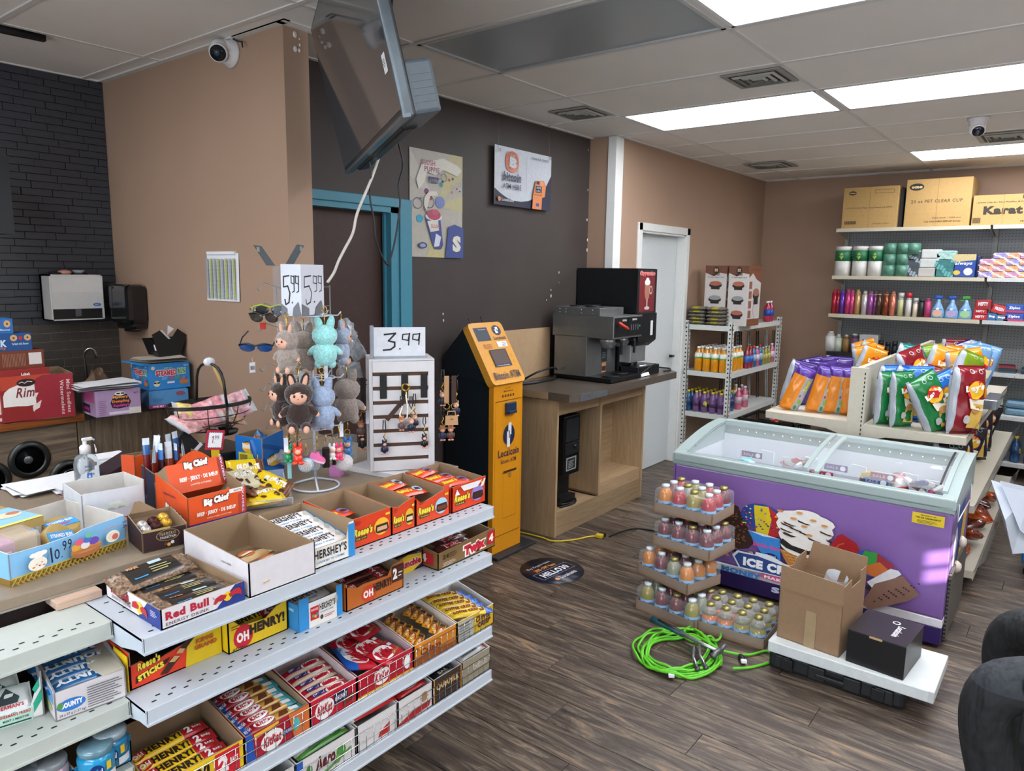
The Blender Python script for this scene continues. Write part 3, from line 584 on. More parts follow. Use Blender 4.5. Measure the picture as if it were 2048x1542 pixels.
it+=[('e',.28,.76,.115,.185,'#c8694a')]+[('r',.17,.60+.02*i,.39,.606+.02*i,'#c8947e')for i in range(17)]+[('t','B',.22,.67,.13,.18,'#c3c7cc',{'bold':.07,'rot':-.12}),('r',.255,.85,.27,.88,'#c3c7cc'),('r',.29,.85,.305,.88,'#c3c7cc'),('r',.255,.64,.27,.67,'#c3c7cc'),('r',.29,.64,.305,.67,'#c3c7cc'),('t','bitcoin',.12,.42,.31,.16,'#3a3d4c',{'bold':.035,'shear':.15}),('t','ATM HERE',.12,.29,.31,.09,'#3f4252',{'bold':.01}),('r',.52,.25,.523,.9,'#7c818c'),('t','SCAN FOR COUPON',.62,.88,.31,.035,'#555a66'),('e',.06,.1,.025,.042,'#c87a50'),('t','Localcoin',.1,.07,.2,.055,'#c9cdd4',{'bold':.02}),('p',[(.63,.0),(.80,.0),(.81,.22),(.86,.24),(.88,.44),(.84,.53),(.69,.51),(.64,.25)],'#cf7f4c'),('r',.66,.25,.81,.268,'#a3562e'),('r',.685,.30,.80,.42,'#26283a'),('r',.70,.45,.755,.505,'#2b2d40'),('r',.7,.05,.75,.11,'#35489a'),('ring',.80,.47,.025,.03,.3,'#e5c7a8')]
it+=[('t','$$$',.70,.37,.08,.035,'#c8ccd4'),('t','LTC',.70,.315,.08,.03,'#c8ccd4'),('ring',.06,.92,.016,.025,.4,'#77706a'),('ring',.955,.955,.016,.025,.4,'#77706a')]
art(t,(0,-.002,0),(1,0,0),(0,0,1),it,W=w,H=h)
for i,x in enumerate((.06*w,.955*w)):MB(M('#8a8a88',.3,metal=.8)).tube([(x,-.003,h*.93),(x+.002,.0,h+.05),(x+.004,.01,CE-q[0].z)],.0008,4).build('hanging_wire',t)
# ceiling vents
def vent(px,name_lab,s,sy_=None):
 c=PZ(*px,CE);t=thing('ceiling_vent',name_lab,'vent',(c.x,c.y,CE),group='square ceiling diffusers');sy_=sy_ or s
 MB(M('#93928c',.5,var=.15,scale=12)).box((-s,-sy_,-.006),(s,sy_,-.001)).build('frame',t)
 for k,f in enumerate((.82,.58,.34)):
  mb=MB(M('#2b302f',.7));a,b=s*f,sy_*f;u,v=s*(f-.10),sy_*(f-.10)
  mb.add([(-a,-b,-.0065),(a,-b,-.0065),(a,b,-.0065),(-a,b,-.0065),(-u,-v,-.0065),(u,-v,-.0065),(u,v,-.0065),(-u,v,-.0065)],[(0,1,5,4),(1,2,6,5),(2,3,7,6),(3,0,4,7)]).build('slot',t)
  lip=MB(M('#a3a199',.45));u2,v2=s*(f-.16),sy_*(f-.16);lip.add([(-u,-v,-.007),(u,-v,-.007),(u,v,-.007),(-u,v,-.007),(-u2,-v2,-.016),(u2,-v2,-.016),(u2,v2,-.016),(-u2,v2,-.016)],[(0,1,5,4),(1,2,6,5),(2,3,7,6),(3,0,4,7)]).build('louver',t)
vent((1519,156),'square grey ceiling diffuser between the two lit troffers and the unlit one',.15)
vent((1162,226),'square ceiling diffuser above the sign hung on two wires',.15)
vent((1541,330),'dirty square ceiling diffuser near the far brown corner',.19)
vent((2018,272),'square ceiling diffuser beside the ceiling security camera',.19)
t=thing('ceiling_bracket','flat black bar on the ceiling in the top left corner','bracket',(0,0,0));a=PZ(0,60,CE-.01);b=PZ(90,76,CE-.01)
MB(BLACK).tube([a-V((.3,0,0)),b],.022,4).build('bar',t)
# ================================================================ wrappers
def pillow(L,W_,T,matf,nu=14,nv=6,noise=0.,seed=0,crimp=.05,flat=4,ex=.5):
 """sealed bag or bar wrapper, length along x, width along y, centred, upper face z > 0"""
 R_=random.Random(seed);ph=[R_.uniform(0,6.28)for _ in range(6)]
 def hh(u,v):
  a=abs(2*u-1);b=abs(2*v-1);c=1-2*crimp
  if a>=c:return .0006
  return max(.0006,T/2*(1-(a/c)**6)**.5*(1-b**flat)**ex)
 def P(u,v,s):
  x=(u-.5)*L;b=2*v-1;pin=1-.06*math.exp(-((abs(2*u-1)-(1-2*crimp))/.08)**2);y=b*W_/2*pin
  n_=noise*(math.sin(9*u+5*v+ph[0])*math.sin(7*v-4*u+ph[1])+.6*math.sin(19*u+ph[2])*math.cos(15*v+ph[3])+.35*math.sin(37*u-11*v+ph[4]))*min(1,hh(u,v)/(T*.2))
  return(x,y,s*(hh(u,v)+n_))
 mb=MB();us=[0,crimp*.5,crimp]+[crimp+(1-2*crimp)*(.5-.5*math.cos(pi*i/nu))for i in range(1,nu)]+[1-crimp,1-crimp*.5,1];vs_=[(.5-.5*math.cos(pi*i/nv))for i in range(nv+1)]
 for s in(1,-1):
  pts=[P(u,v,s)for v in vs_ for u in us];n=len(us)
  for j in range(nv):
   for i in range(n-1):
    f=(j*n+i,j*n+i+1,(j+1)*n+i+1,(j+1)*n+i);f=f if s>0 else f[::-1]
    mb._q=getattr(mb,'_q',[]);mb._q.append((s,f,matf((us[i]+us[i+1])/2,(vs_[j]+vs_[j+1])/2,s)))
  base=len(mb.v);mb.v.extend(pts)
  for s_,f,m in mb._q:mb.f.append([base+k for k in f]);mb.m.append(mb.mi(m));mb.sm.append(True)
  mb._q=[]
 def top(x,y,l):q=P(x,y,1);return(q[0],q[1],q[2]+l)
 return mb,top
FO=lambda c,r=.3:M(c,r,var=.05,spec=.6,coat=.2)
PM={}
def bar(kind):
 """(mesh, L, W, T) of a candy bar; print runs along x"""
 if kind in PM:return PM[kind]
 S_={'wafer':(.155,.030,.018),'wafer2':(.14,.03,.018),'kit4':(.125,.075,.014),'mega':(.16,.10,.02),'nut':(.175,.034,.02),'nut2':(.175,.034,.02),'cups':(.125,.052,.02),'cups2':(.11,.055,.02),'milk':(.15,.05,.012),'twin':(.155,.042,.018),'gold':(.125,.026,.018),'coffee':(.155,.034,.022),'aero':(.17,.04,.016),'kinder':(.17,.034,.018),'kin2':(.12,.04,.016),'dark':(.10,.03,.018),'pale':(.15,.028,.018),'coco':(.15,.034,.02),'puff':(.20,.07,.032),'wrapd':(.19,.06,.03),'white':(.15,.05,.014)}
 L,w,T=S_[kind];R1,WH=FO('#b01224'),FO('#e8e4e0')
 mf=lambda u,v,s:R1;items=[]
 kk=lambda x,w_,c='#b01224':[('e',x+w_/2,.52,w_*.62,.40,WH),('t','KitKat',x,.30,w_,.46,c,{'bold':.04,'shear':.2})]
 if kind=='wafer':mf=lambda u,v,s:FO('#1d4ea0')if u<.13 else(FO('#8f1020')if u<.52 else(FO('#b7893c')if u<.8 else FO('#3f8f98')));items=kk(.2,.28)+[('p',[(.55,.2),(.62,.8),(.74,.7),(.72,.2)],'#5a2e18'),('r',.76,.35,.92,.75,'#cfd6d6'),('t','MEGA',.02,.3,.1,.4,'#d5dff0')]
 if kind=='wafer2':mf=lambda u,v,s:R1 if v>.35 else FO('#b09c86');items=kk(.5,.35)+[('r',.16,.42,.46,.8,'#22306e'),('t','CHUNKY',.18,.48,.26,.26,'#e8e4e0',{'bold':.04})]
 if kind=='kit4':items=kk(.12,.56)+[('p',[(.5,.12),(.9,.25),(.92,.38),(.55,.3)],'#a8642a'),('r',.75,.6,.9,.75,'#c9cfd6')]
 if kind=='mega':mf=lambda u,v,s:FO('#1d4ea0')if v>.72 else R1;items=kk(.2,.55)+[('t','MEGA',.45,.78,.35,.15,'#8fb4e6'),('p',[(.35,.08),(.85,.16),(.85,.3),(.4,.22)],'#b07a34')]
 if kind in('nut','nut2'):
  Y_,br=('#e0b911','#26160f')if kind=='nut'else('#7a2a1c','#2a120c');mf=lambda u,v,s:FO(Y_)if u<.68 else FO('#b3202c');items=[('t','HENRY!',.2,.2,.46,.6,br,{'bold':.06}),('e',.12,.5,.09,.42,'#b3202c'),('t','OH',.06,.28,.12,.42,'#f0ece6',{'bold':.04}),('t','2',.72,.18,.08,.62,'#f0ece6',{'bold':.05}),('t','BARS',.82,.4,.12,.2,'#f0ece6')]
 if kind in('cups','cups2'):mf=lambda u,v,s:FO('#dd4418');items=[('t',"Reese's",.08,.25,.45,.5,'#e6d23a',{'bold':.06,'shear':.2}),('e',.75,.5,.15,.38,'#7a6aa0'if kind=='cups'else '#8fc4dc'),('p',[(.64,.35),(.86,.35),(.82,.65),(.68,.65)],'#4a2415')]
 if kind=='milk':mf=lambda u,v,s:WH if u>.05 and u<.9 else FO('#2f8cc8');items=[('t',"HERSHEY'S",.12,.35,.6,.5,'#2b2b30',{'bold':.03}),('t','cookies n creme',.15,.12,.5,.15,'#3f8cc0'),('p',[(.76,.5),(.84,.85),(.9,.6),(.82,.3)],'#b9b9b0')]
 if kind=='white':mf=lambda u,v,s:WH;items=[('t',"SON",.2,.3,.4,.4,'#2b2b30')]
 if kind=='twin':mf=lambda u,v,s:FO('#4a1f1a');items=[('t','Twix',.2,.25,.45,.5,'#c81e2c',{'bold':.07,'out':FO('#e8e4dc')}),('r',.72,.1,.95,.9,'#b51c28'),('t','4',.8,.25,.08,.5,'#f0ece6')]
 if kind=='gold':mf=lambda u,v,s:FO('#c98d1c');items=[('e',.3,.5,.26,.45,'#8a2020'),('t','Crisp',.12,.3,.36,.4,'#e8d8b0',{'bold':.04}),('r',.6,.2,.8,.8,'#2a2018')]
 if kind=='coffee':mf=lambda u,v,s:FO('#e2bd1e')if u<.85 else FO('#2f5fb0');items=[('e',.4,.5,.36,.38,'#ead9a0'),('t','COFFEE CRISP',.1,.3,.58,.42,'#7a2020',{'bold':.05}),('r',.7,.2,.8,.8,'#7a4a22')]
 if kind=='aero':mf=lambda u,v,s:FO('#e3e3df')if v>.28 else FO('#4f8a3a');items=[('t','Aero',.25,.38,.38,.5,'#5a1e1e',{'bold':.06,'shear':.2}),('e',.78,.5,.12,.4,'#3f8a34'),('r',.12,.6,.24,.85,'#a02030'),('p',[(.0,.2),(.3,.1),(.6,.3),(.3,.35)],'#2f6a2a')]
 if kind=='kinder':mf=lambda u,v,s:FO('#c8201c')if u>.1 else WH;items=[('r',.55,.2,.75,.8,'#8fb8e0'),('t','Kinder',.15,.3,.35,.4,'#ece6e0',{'bold':.04})]
 if kind=='kin2':mf=lambda u,v,s:FO('#6a5a4c')if v>.5 else FO('#a82020');items=[('e',.5,.5,.3,.3,'#cfc6ba')]
 if kind=='dark':mf=lambda u,v,s:FO('#1c1c1e');items=[('t','BAR',.3,.3,.4,.4,'#c9c2b4')]
 if kind=='pale':mf=lambda u,v,s:FO('#b9b9b8')if u<.94 else FO('#b0622a');items=[('t','CHOCOLATE',.1,.3,.6,.4,'#4a4a4a')]
 if kind=='coco':mf=lambda u,v,s:FO('#1c5f96')if v>.3 else FO('#c7ccd0');items=[('t','BOUNTY',.08,.22,.82,.6,'#e6eaee',{'bold':.06,'rot':0})]
 if kind=='puff':
  pf=M('#7a6048',.5,var=.9,scale=160,bump=1.,coat=.3)
  mf=lambda u,v,s:FO('#2c2a28',.25)if(.22<u<.80 and s>0 and .12<v)else pf;items=[('r',.24,.25,.40,.95,'#3f97dc'),('t','MIAMI',.24,.75,.14,.16,'#d8904a',{'bold':.05}),('r',.50,.72,.66,.88,'#a9bfc8')]+lines(.46,.3,.74,.65,3,'#a8a06a')
 if kind=='wrapd':pp=M('#53423e',.3,var=.3,scale=60,coat=.3);mf=lambda u,v,s:pp if v>.35 else M('#c9a878',.3,var=.1,coat=.3);items=[('e',.6,.5,.14,.3,'#b0602e'),('r',.5,.4,.7,.6,'#d8c8b0')]
 mb,top=pillow(L,w,T,mf,nu=8,nv=5,noise=.0009,seed=len(kind))
 art(mb,(0,0,0),(1,0,0),(0,1,0),items,fn=top,W=L,H=w,lift=.0008)
 PM[kind]=(mb.mesh(kind),L,w,T);return PM[kind]
def putbar(kind,name,label,group,loc,rz=0.,tilt=0.,roll=0.,cat='chocolate bar',sc=None):
 me=bar(kind)[0];o=bpy.data.objects.new(name,me);link(o);o.location=loc
 o.rotation_euler=(roll,tilt,rz);tag(o,label,cat,group)
 if sc:o.scale=sc
 return o
 # ================================================================ candy shelving
SHW=M('#b6bec6',.35,var=.02);SHL=M('#b2b8b1',.4,var=.02);HOLE=M('#15171a',.8,var=0)
Z1,Z2,Z3,Z4=.924,.757,.497,.335
def shelf(parent,x0,x1,yf,yb,z,mat,lip=.036,holes=True):
 mb=MB(mat);mb.box((x0,yf,z-.006),(x1,yb,z));mb.box((x0,yf-.004,z-lip),(x1,yf,z+.001),bev=.0015);mb.box((x0,yf-.008,z-lip),(x1,yf-.004,z-lip+.005))
 for x in(x0,x1-.003):mb.prism([(yf-.004,z+.002),(yf-.004,z-lip),(yf+.03,z-lip-.0),(yf+.10,z-.052),(yb,z-.058),(yb,z)],'X',x,x+.003)
 s=mb.build('shelf',parent)
 if holes:
  hb=MB(HOLE);n=0
  for row,(dy,off)in enumerate(((.022,0),(.040,.017),(.16,0),(.178,.017),(.235,0))):
   x=x0+.03+off
   while x<x1-.02:
    if yf+dy<yb-.01:hb.add([(x-.0045,yf+dy-.0028,z+.0004),(x+.0045,yf+dy-.0028,z+.0004),(x+.006,yf+dy,z+.0004),(x+.0045,yf+dy+.0028,z+.0004),(x-.0045,yf+dy+.0028,z+.0004),(x-.006,yf+dy,z+.0004)],[(0,1,2,3,4,5)])
    x+=.0365
  hb.build('perforation',s,kind='stuff')
 return s
def fence(parent,x0,x1,y,z,h=.062):
 mb=MB(CHROME)
 for zz in(.004,h*.5,h):mb.tube([(x0,y,z+zz),(x1,y,z+zz)],.0013,5)
 x=x0
 while x<=x1+.001:mb.tube([(x,y,z),(x,y,z+h)],.001,4);x+=.0275
 return mb.build('wire_fence',parent)
gd=thing('candy_shelving','white metal shelving in front of the counter carrying the candy cartons','shelving',(0,0,0))
XR0,XR1,YB=.66,1.823,1.775
shelf(gd,XR0,XR1,1.494,YB,Z1,SHW);shelf(gd,XR0,XR1,1.50,YB,Z2,SHW);shelf(gd,XR0,XR1,1.495,YB,Z3,SHW,holes=False);shelf(gd,XR0-.1,XR1,1.495,YB,Z4,SHW,holes=False)
shelf(gd,-.5,.656,1.627,YB,Z1,SHL);shelf(gd,-.5,.656,1.566,YB,Z2,SHL);shelf(gd,-.5,.656,1.566,YB,.60,SHL);shelf(gd,-.5,.656,1.55,YB,.42,SHL,holes=False)
fence(gd,XR0+.01,XR1-.0,1.4985,Z3);fence(gd,XR0-.08,XR1-.0,1.4985,Z4)
MB(M('#3a3230',.6)).box((-.5,YB,.1),(XR1-.02,YB+.012,Z1-.02)).build('back_panel',gd)
MB(M('#b9bfc0',.4)).box((-.5,YB-.02,.0),(-.47,YB+.012,Z1)).box((.645,YB-.02,0),(.672,YB+.012,Z1-.002)).box((XR1-.03,YB-.02,.26),(XR1,YB+.012,Z1-.002)).build('upright',gd)
MB(M('#1c1c1e',.6)).box((-.5,1.70,0),(1.1,YB,.26)).build('base',gd)
# front counter
LAM=M('#867866',.38,var=.05,scale=60,spec=.5)
ct=thing('checkout_counter','taupe laminate checkout counter behind the candy shelving','counter',(0,0,0));ZC=.976
MB(LAM).box((-.8,1.80,ZC-.028),(1.99,2.725,ZC),bev=.003).build('worktop',ct)
MB(M('#8d877c',.5)).box((-.8,1.7985,ZC-.031),(1.99,1.802,ZC-.0265)).build('edge_trim',ct)
MB(M('#2b1f1e',.6,var=.1)).box((-.8,1.83,0),(1.95,1.85,ZC-.03)).box((1.93,1.83,0),(1.95,2.69,ZC-.03)).box((-.8,2.67,0),(1.95,2.69,ZC-.03)).build('body',ct)
t=thing('wooden_block','pale wooden offcut wedged between the counter and the candy shelving','wood block',(0,0,0));p=PY(120,1195,1.80);p2=PY(192,1180,1.80)
MB(WOOD('#b09480','#d2b8a2','X',4.)).box((p.x-.02,1.765,Z1+.001),(p2.x,1.84,Z1+.02),bev=.002).build('block',t)
def crt(name,label,x0,x1,z,y0,d,hf,hb,out,items=None,inn=None,cut=None,cat='carton',hl=None,hr=None,group=None,left=None,rz=0.,H=None,artW=None):
 t=thing(name,label,cat,(x0,y0,z+.0006),rz,group);w=x1-x0;tray(t,w,d,hf,hb,out,inn=inn,cut=cut,hl=hl,hr=hr)
 if items:art(t,items=items,W=artW or w,H=H or hf,**FRONT)
 if left:art(t,items=left,W=d,H=H or hf,**side(d))
 return t
 # ---- top shelf
rb=[('p',[(.62,0),(1,0),(1,1),(.88,1)],'#25357f'),('t','Red Bull',.05,.40,.50,.42,'#b01c34',{'bold':.05}),('t','ENERGY DRINK',.05,.14,.50,.16,'#5a3048',{'bold':.005}),('e',.78,.52,.055,.24,'#e2bd2a'),('p',[(.60,.35),(.63,.62),(.70,.72),(.77,.62),(.75,.45),(.70,.38),(.66,.42),(.63,.30)],'#b0282a'),('p',[(.96,.55),(.93,.78),(.86,.78),(.79,.62),(.81,.42),(.87,.50),(.92,.46),(.95,.35)],'#b0282a'),('l',[(.61,.6),(.595,.75)],.0012,'#b0282a'),('l',[(.95,.78),(.965,.95)],.0012,'#b0282a')]
rbs=[('p',[(.60,0),(1,0),(1,1),(.78,1)],'#25357f'),('t','Red Bull',.10,.42,.34,.40,'#b01c34',{'bold':.05}),('t','ENERGY DRINK',.12,.18,.36,.16,'#5a3048',{'bold':.005}),('e',.64,.5,.06,.3,'#e2bd2a'),('p',[(.50,.35),(.52,.65),(.58,.75),(.64,.6),(.62,.42),(.56,.36)],'#b0282a'),('p',[(.78,.2),(.77,.6),(.70,.68),(.65,.55),(.67,.35),(.72,.35)],'#b0282a')]+lines(.84,.5,.96,.85,4,'#c9cfe0')
a=PZ(323,1262,Z1);t=crt('energy_drink_tray','white and dark blue drink tray with charging red bulls, holding puffed bars',a.x,a.x+.200,Z1,a.y,.262,.046,.046,'#d3d0d2',rb,left=rbs)
for i,(x,y,z,rz,ti,lab)in enumerate(((.095,.165,.018,-.05,0,'farthest of the three black-labelled puffed cereal bars lying flat in the drink tray'),(.105,.095,.018,-.05,0,'middle of the three black-labelled puffed cereal bars lying flat in the drink tray'),(.105,.040,.018,-.05,0,'nearest of the three black-labelled puffed cereal bars lying flat in the drink tray'),(.075,.19,.05,.1,0,'black-labelled puffed cereal bar lying on top of the others in the drink tray'))):
 putbar('puff','cereal_bar',lab,'puffed cereal bars in the drink tray',(a.x+x,a.y+y,Z1+z+.004),rz,cat='cereal bar',roll=(.35 if i==3 else 0))
a=PZ(500,1197,Z1);t=crt('white_carton','plain white open carton between the drink tray and the blue-sided carton',a.x,a.x+.189,Z1,a.y,.30,.086,.10,'#d0cccf',left=[('t','U24 N02',.6,.7,.15,.06,'#555')])
for i,(x,y,rz)in enumerate(((.085,.17,.35),(.10,.10,.15),(.12,.05,.3))):putbar('wrapd','snack_pack',['dark brown wrapped snack at the back of the plain white carton','brown and cream wrapped snack in the middle of the plain white carton','cream wrapped snack with an orange oval at the front of the white carton'][i],'wrapped snacks in the plain white carton',(a.x+x,a.y+y,Z1+.02+.004*i),rz,cat='snack pack')
hx0,hx1=a.x+.193,1.252
t=crt('milk_bar_carton','white and blue open carton of stacked white bars on the top shelf',hx0,hx1,Z1,1.515,.235,.062,.10,'#dedbd2',[('r',.84,0,1,1.5,'#2f86c4'),('t',"HERSHEY'S",.06,.40,.74,.40,'#26262b',{'bold':.03}),('t',"COOKIES 'N' CREME",.10,.20,.64,.10,'#3f7fae'),('t','36 x 43 g',.3,.06,.2,.06,'#777')],cut=[(0,.055),(.80,.055),(.86,.098),(1,.10)],hr=.10)
for i in range(4):putbar('milk','milk_bar',ORD[i]+' white and blue milk chocolate bar from the back in the top shelf carton','white bars in the blue-sided carton',(hx0+.07,1.70-.048*i,Z1+.078-.008*i),-.0,cat='chocolate bar',roll=.25)
def reese(x0,x1,lab,tint,lbl,cup,torn=None,sidew=True,sp='#e8b030'):
 it=[('t',"Reese's",.06,.38,.46,.28,'#e8d43c',{'bold':.06,'shear':.25,'out':K('#2a1a10')}),('r',.10,.24,.38,.35,'#2b2a18'),('t',lbl,.12,.265,.24,.06,'#b8c84a'),('e',.74,.48,.19,.30,sp),('p',[(.58,.34),(.60,.56),(.90,.56),(.92,.34),(.86,.26),(.64,.26)],'#3a1d10'),('p',[(.62,.34),(.63,.48),(.87,.48),(.88,.34)],cup),('r',.84,.82,.95,.90,'#e0c030')]+lines(.08,.78,.24,.94,3,'#7a2410')
 return crt('peanut_cup_carton',lab,x0,x1,Z1,1.548,.215,.086,.10,tint,it,left=[('t',"Reese's",.3,.4,.3,.3,'#e8d43c',{'bold':.05,'shear':.2}),('e',.78,.4,.1,.3,'#d8922a'),('r',.04,.3,.12,.95,'#dcd8d4')],cut=torn)
reese(1.266,1.417,'orange peanut cup carton beside the blue-sided carton, round yellow picture','#d23c14','BIG CUP','#c9a27a',[(0,.086),(1,.089)])
reese(1.419,1.514,'narrow empty orange peanut cup carton, second of the four from the left','#cf3f18','BIG CUP','#d8c8a0',[(0,.086),(.3,.08),(.6,.09),(1,.098)],sp='#d8b030')
reese(1.518,1.668,'torn orange peanut cup carton with a pale blue picture, third of the four','#d24420','THINS','#6a3a20',[(0,.09),(.15,.07),(.3,.072),(.8,.088),(.85,.1),(1,.1)],sp='#9cc8dc')
t=reese(1.680,1.848,'orange peanut cup carton with white panels at the right end of the top shelf','#cf3a16','DARK','#3a2418',[(0,.086),(1,.092)],sp='#8f7fc0');art(t,items=[('p',[(.22,.98),(.32,.75),(.72,.75),(.86,.98)],'#dcdcda'),('p',[(.06,.66),(.12,.9),(.2,.66)],'#dcdcda'),('p',[(.8,.72),(.92,1.0),(.97,1.0),(.9,.72)],'#dcdcda')],W=.168,H=.086,lift=.004,**FRONT)
for i,(x,y,z,rz,k,l)in enumerate(((1.33,1.70,.05,.1,'cups','peanut cup pack at the back of the first orange carton, dark cup picture'),(1.35,1.63,.035,-.2,'cups','peanut cup pack at the front of the first orange carton'),(1.575,1.72,.082,.15,'cups2','peanut cup pack lying high at the back of the torn orange carton'),(1.60,1.66,.068,-.2,'cups2','peanut cup pack with pale blue picture at the front of the torn carton'),(1.73,1.735,.088,.15,'cups','peanut cup pack lying across the back of the rightmost orange carton'),(1.755,1.68,.075,-.15,'cups','peanut cup pack in the middle of the rightmost orange carton'),(1.775,1.625,.07,-.1,'cups','peanut cup pack at the front of the rightmost orange carton'))):
 putbar(k,'peanut_cup_pack',l,'orange peanut cup packs on the top shelf',(x,y,Z1+z),rz,cat='candy pack',roll=.1)
 # ---- second shelf
st=[('p',[(.58,0),(1,.0),(1,1.2),(.64,1.0),(.60,.6)],'#d8b818'),('t',"Reese's",.08,.52,.24,.26,'#e8d43c',{'bold':.05,'shear':.2,'rot':.12,'out':K('#2a1a10')}),('p',[(.05,.15),(.38,.42),(.42,.58),(.06,.38)],'#2b1a10'),('t','STICKS',.08,.18,.28,.2,'#e8d43c',{'bold':.07,'rot':.22}),('p',[(.30,.12),(.38,.08),(.52,.45),(.44,.55)],'#3a1c12'),('p',[(.40,.42),(.46,.36),(.52,.48),(.46,.56)],'#c9a26a'),('p',[(.48,.62),(.55,.55),(.70,.95),(.62,1.0)],'#33170f'),('p',[(.48,.62),(.55,.55),(.58,.66),(.52,.74)],'#c9a26a'),('t','KING',.70,.66,.20,.16,'#b8521c',{'bold':.05}),('t','GRAND',.68,.46,.26,.16,'#b8521c',{'bold':.05})]
t=crt('wafer_stick_carton','torn orange and yellow open carton at the left end of the second shelf',.676,.897,Z2,1.60,.17,.055,.09,'#d8391a',st,cut=[(0,.058),(.12,.06),(.2,.045),(.6,.062),(.72,.07),(.8,.088),(1,.088)],hr=.088,hl=.09,H=.075)
MB(K('#d8b818')).prism([(-.004,.0),(-.004,.085),(.06,.09),(.06,0)],'X',-.006,-.004).build('flap',t)
putbar('dark','wafer_bar','dark wrapped bar inside the torn orange and yellow carton',None,(.80,1.68,Z2+.03),.1)
putbar('twin','wafer_bar','brown wrapped bar at the back of the torn orange and yellow carton',None,(.79,1.73,Z2+.03),.05)
def oh(x0,x1,y,lab,base,hf,cut,two=False):
 it=[('e',.24,.42,.16,.40,'#c01c2c'),('t','OH',.13,.24,.20,.34,'#efe9e2',{'bold':.06}),('t','HENRY!',.34,.36,.60,.36,'#2c1a10',{'bold':.07})]+lines(.05,.76,.2,.92,2,'#8a2a14')+[('t','#79280',.06,.05,.2,.08,'#333')]
 if two:it=[('e',.38,.36,.13,.32,'#c8381c'),('t','OH',.28,.22,.17,.30,'#efe9e2',{'bold':.06}),('t','HENRY!',.45,.32,.32,.34,'#1e1410',{'bold':.07}),('r',.78,.36,1.0,1.02,'#3a1f18'),('t','2',.80,.48,.08,.44,'#efe9e2',{'bold':.06})]+lines(.90,.55,.98,.8,2,'#efe9e2')+[('l',[(0,.1*i),(1,.1*i)],.0004,'#a34e16')for i in range(1,10)]
 return crt('nut_bar_carton',lab,x0,x1,Z2,y,.18,hf,.085,base,it,cut=cut,H=.078,inn=CBIN,hl=.08,hr=.08)
oh(.901,1.072,1.575,'yellow open carton with a red circle, second carton on the second shelf','#d9b714',.08,[(0,.08),(.1,.08),(.2,.062),(.62,.056),(.80,.076),(1,.084)])
for i in range(2):putbar('nut','nut_bar',['yellow nut bar at the front inside the yellow carton with the red circle','yellow nut bar at the back inside the yellow carton with the red circle'][i],'nut bars in the yellow second-shelf carton',(.985,1.62+.06*i,Z2+.045),0,roll=.4)
hy=[('r',.0,0,.22,1.2,'#2f86c4'),('r',.86,0,1,1.2,'#2f86c4'),('p',[(.22,.0),(.86,.0),(.86,.95),(.8,.86),(.22,.78)],'#dcd8d0'),('t',"HERSHEY'S",.46,.52,.36,.26,'#26262b',{'bold':.04}),('r',.25,.26,.44,.76,'#c01c2c'),('t','ROUGE',.27,.6,.15,.09,'#f0e0d0',{'bold':.03}),('e',.31,.42,.03,.06,'#4f9a52'),('e',.36,.38,.03,.06,'#e0a030'),('e',.40,.44,.03,.06,'#3f7fae'),('e',.50,.26,.035,.09,'#3a3424'),('t','COOKIES CREME',.47,.42,.3,.06,'#3f7fae')]+lines(.56,.2,.82,.34,2,'#b04a5a')+[('p',[(.80,.6),(.84,.9),(.88,.8),(.85,.56)],'#aaa89f')]
t=crt('milk_bar_carton','white and blue open carton with a red square on the second shelf',1.078,1.220,Z2,1.535,.21,.07,.085,'#d8dde0',hy,left=[('r',0,0,1,1,'#2f86c4'),('t','KING',.8,.7,.1,.1,'#dfe')],hr=.085,H=.074)
for i in range(2):putbar('milk','milk_bar',['white and blue bar at the front inside the second-shelf carton with the red square','white and blue bar at the back inside the second-shelf carton with the red square'][i],'bars in the second-shelf carton with the red square',(1.15,1.60+.07*i,Z2+.055),0,roll=.2)
oh(1.232,1.448,1.532,'orange brick-patterned open carton with a dark figure two panel','#b5611f',.068,[(0,.072),(.2,.058),(.3,.062),(.72,.056),(.8,.082),(1,.088)],True)
for i in range(4):putbar('nut2','nut_bar',ORD[i]+' dark red nut bar from the front in the orange brick-patterned carton','nut bars in the orange brick-patterned carton',(1.345,1.575+.038*i,Z2+.04+.006*i),.08*(-1)**i,roll=.3)
t=crt('crunch_bar_carton','purple and yellow open carton half hidden behind the brown one',1.452,1.598,Z2,1.60,.16,.058,.08,'#38265e',[('p',[(.2,.0),(.3,.9),(.55,1.0),(.95,.85),(.98,.3),(.7,0)],'#e0be28'),('t','Crunchie',.18,.3,.76,.42,'#b01c4a',{'bold':.07,'out':K('#efe2c0')}),('ring',.86,.85,.05,.12,.3,'#8aa03a')])
putbar('gold','honeycomb_bar','gold wrapped bar in the purple and yellow carton',None,(1.53,1.66,Z2+.04),.1)
t=crt('caramel_bar_carton','brown and gold carton with big red lettering, right end of the second shelf',1.602,1.885,Z2,1.535,.20,.056,.085,'#7b5f38',[('t','Twix',.44,.18,.38,.64,'#c01c30',{'bold':.09,'shear':.05,'rot':.05,'out':K('#ece6dc'),'ow':.10}),('r',.86,.28,.99,1.1,'#b51c28'),('t','4',.885,.42,.08,.5,'#efe6dc',{'bold':.05}),('t','24',.07,.55,.10,.28,'#2c1c10',{'bold':.03})]+lines(.18,.55,.32,.9,3,'#3a2a18')+lines(.07,.15,.3,.42,3,'#cfc4ae'),left=[('t','X',.2,.3,.15,.5,'#c01c30',{'bold':.08}),('r',.5,.2,.9,.9,'#b51c28'),('t','4',.6,.3,.15,.5,'#efe6dc')],cut=[(0,.056),(1,.068)])
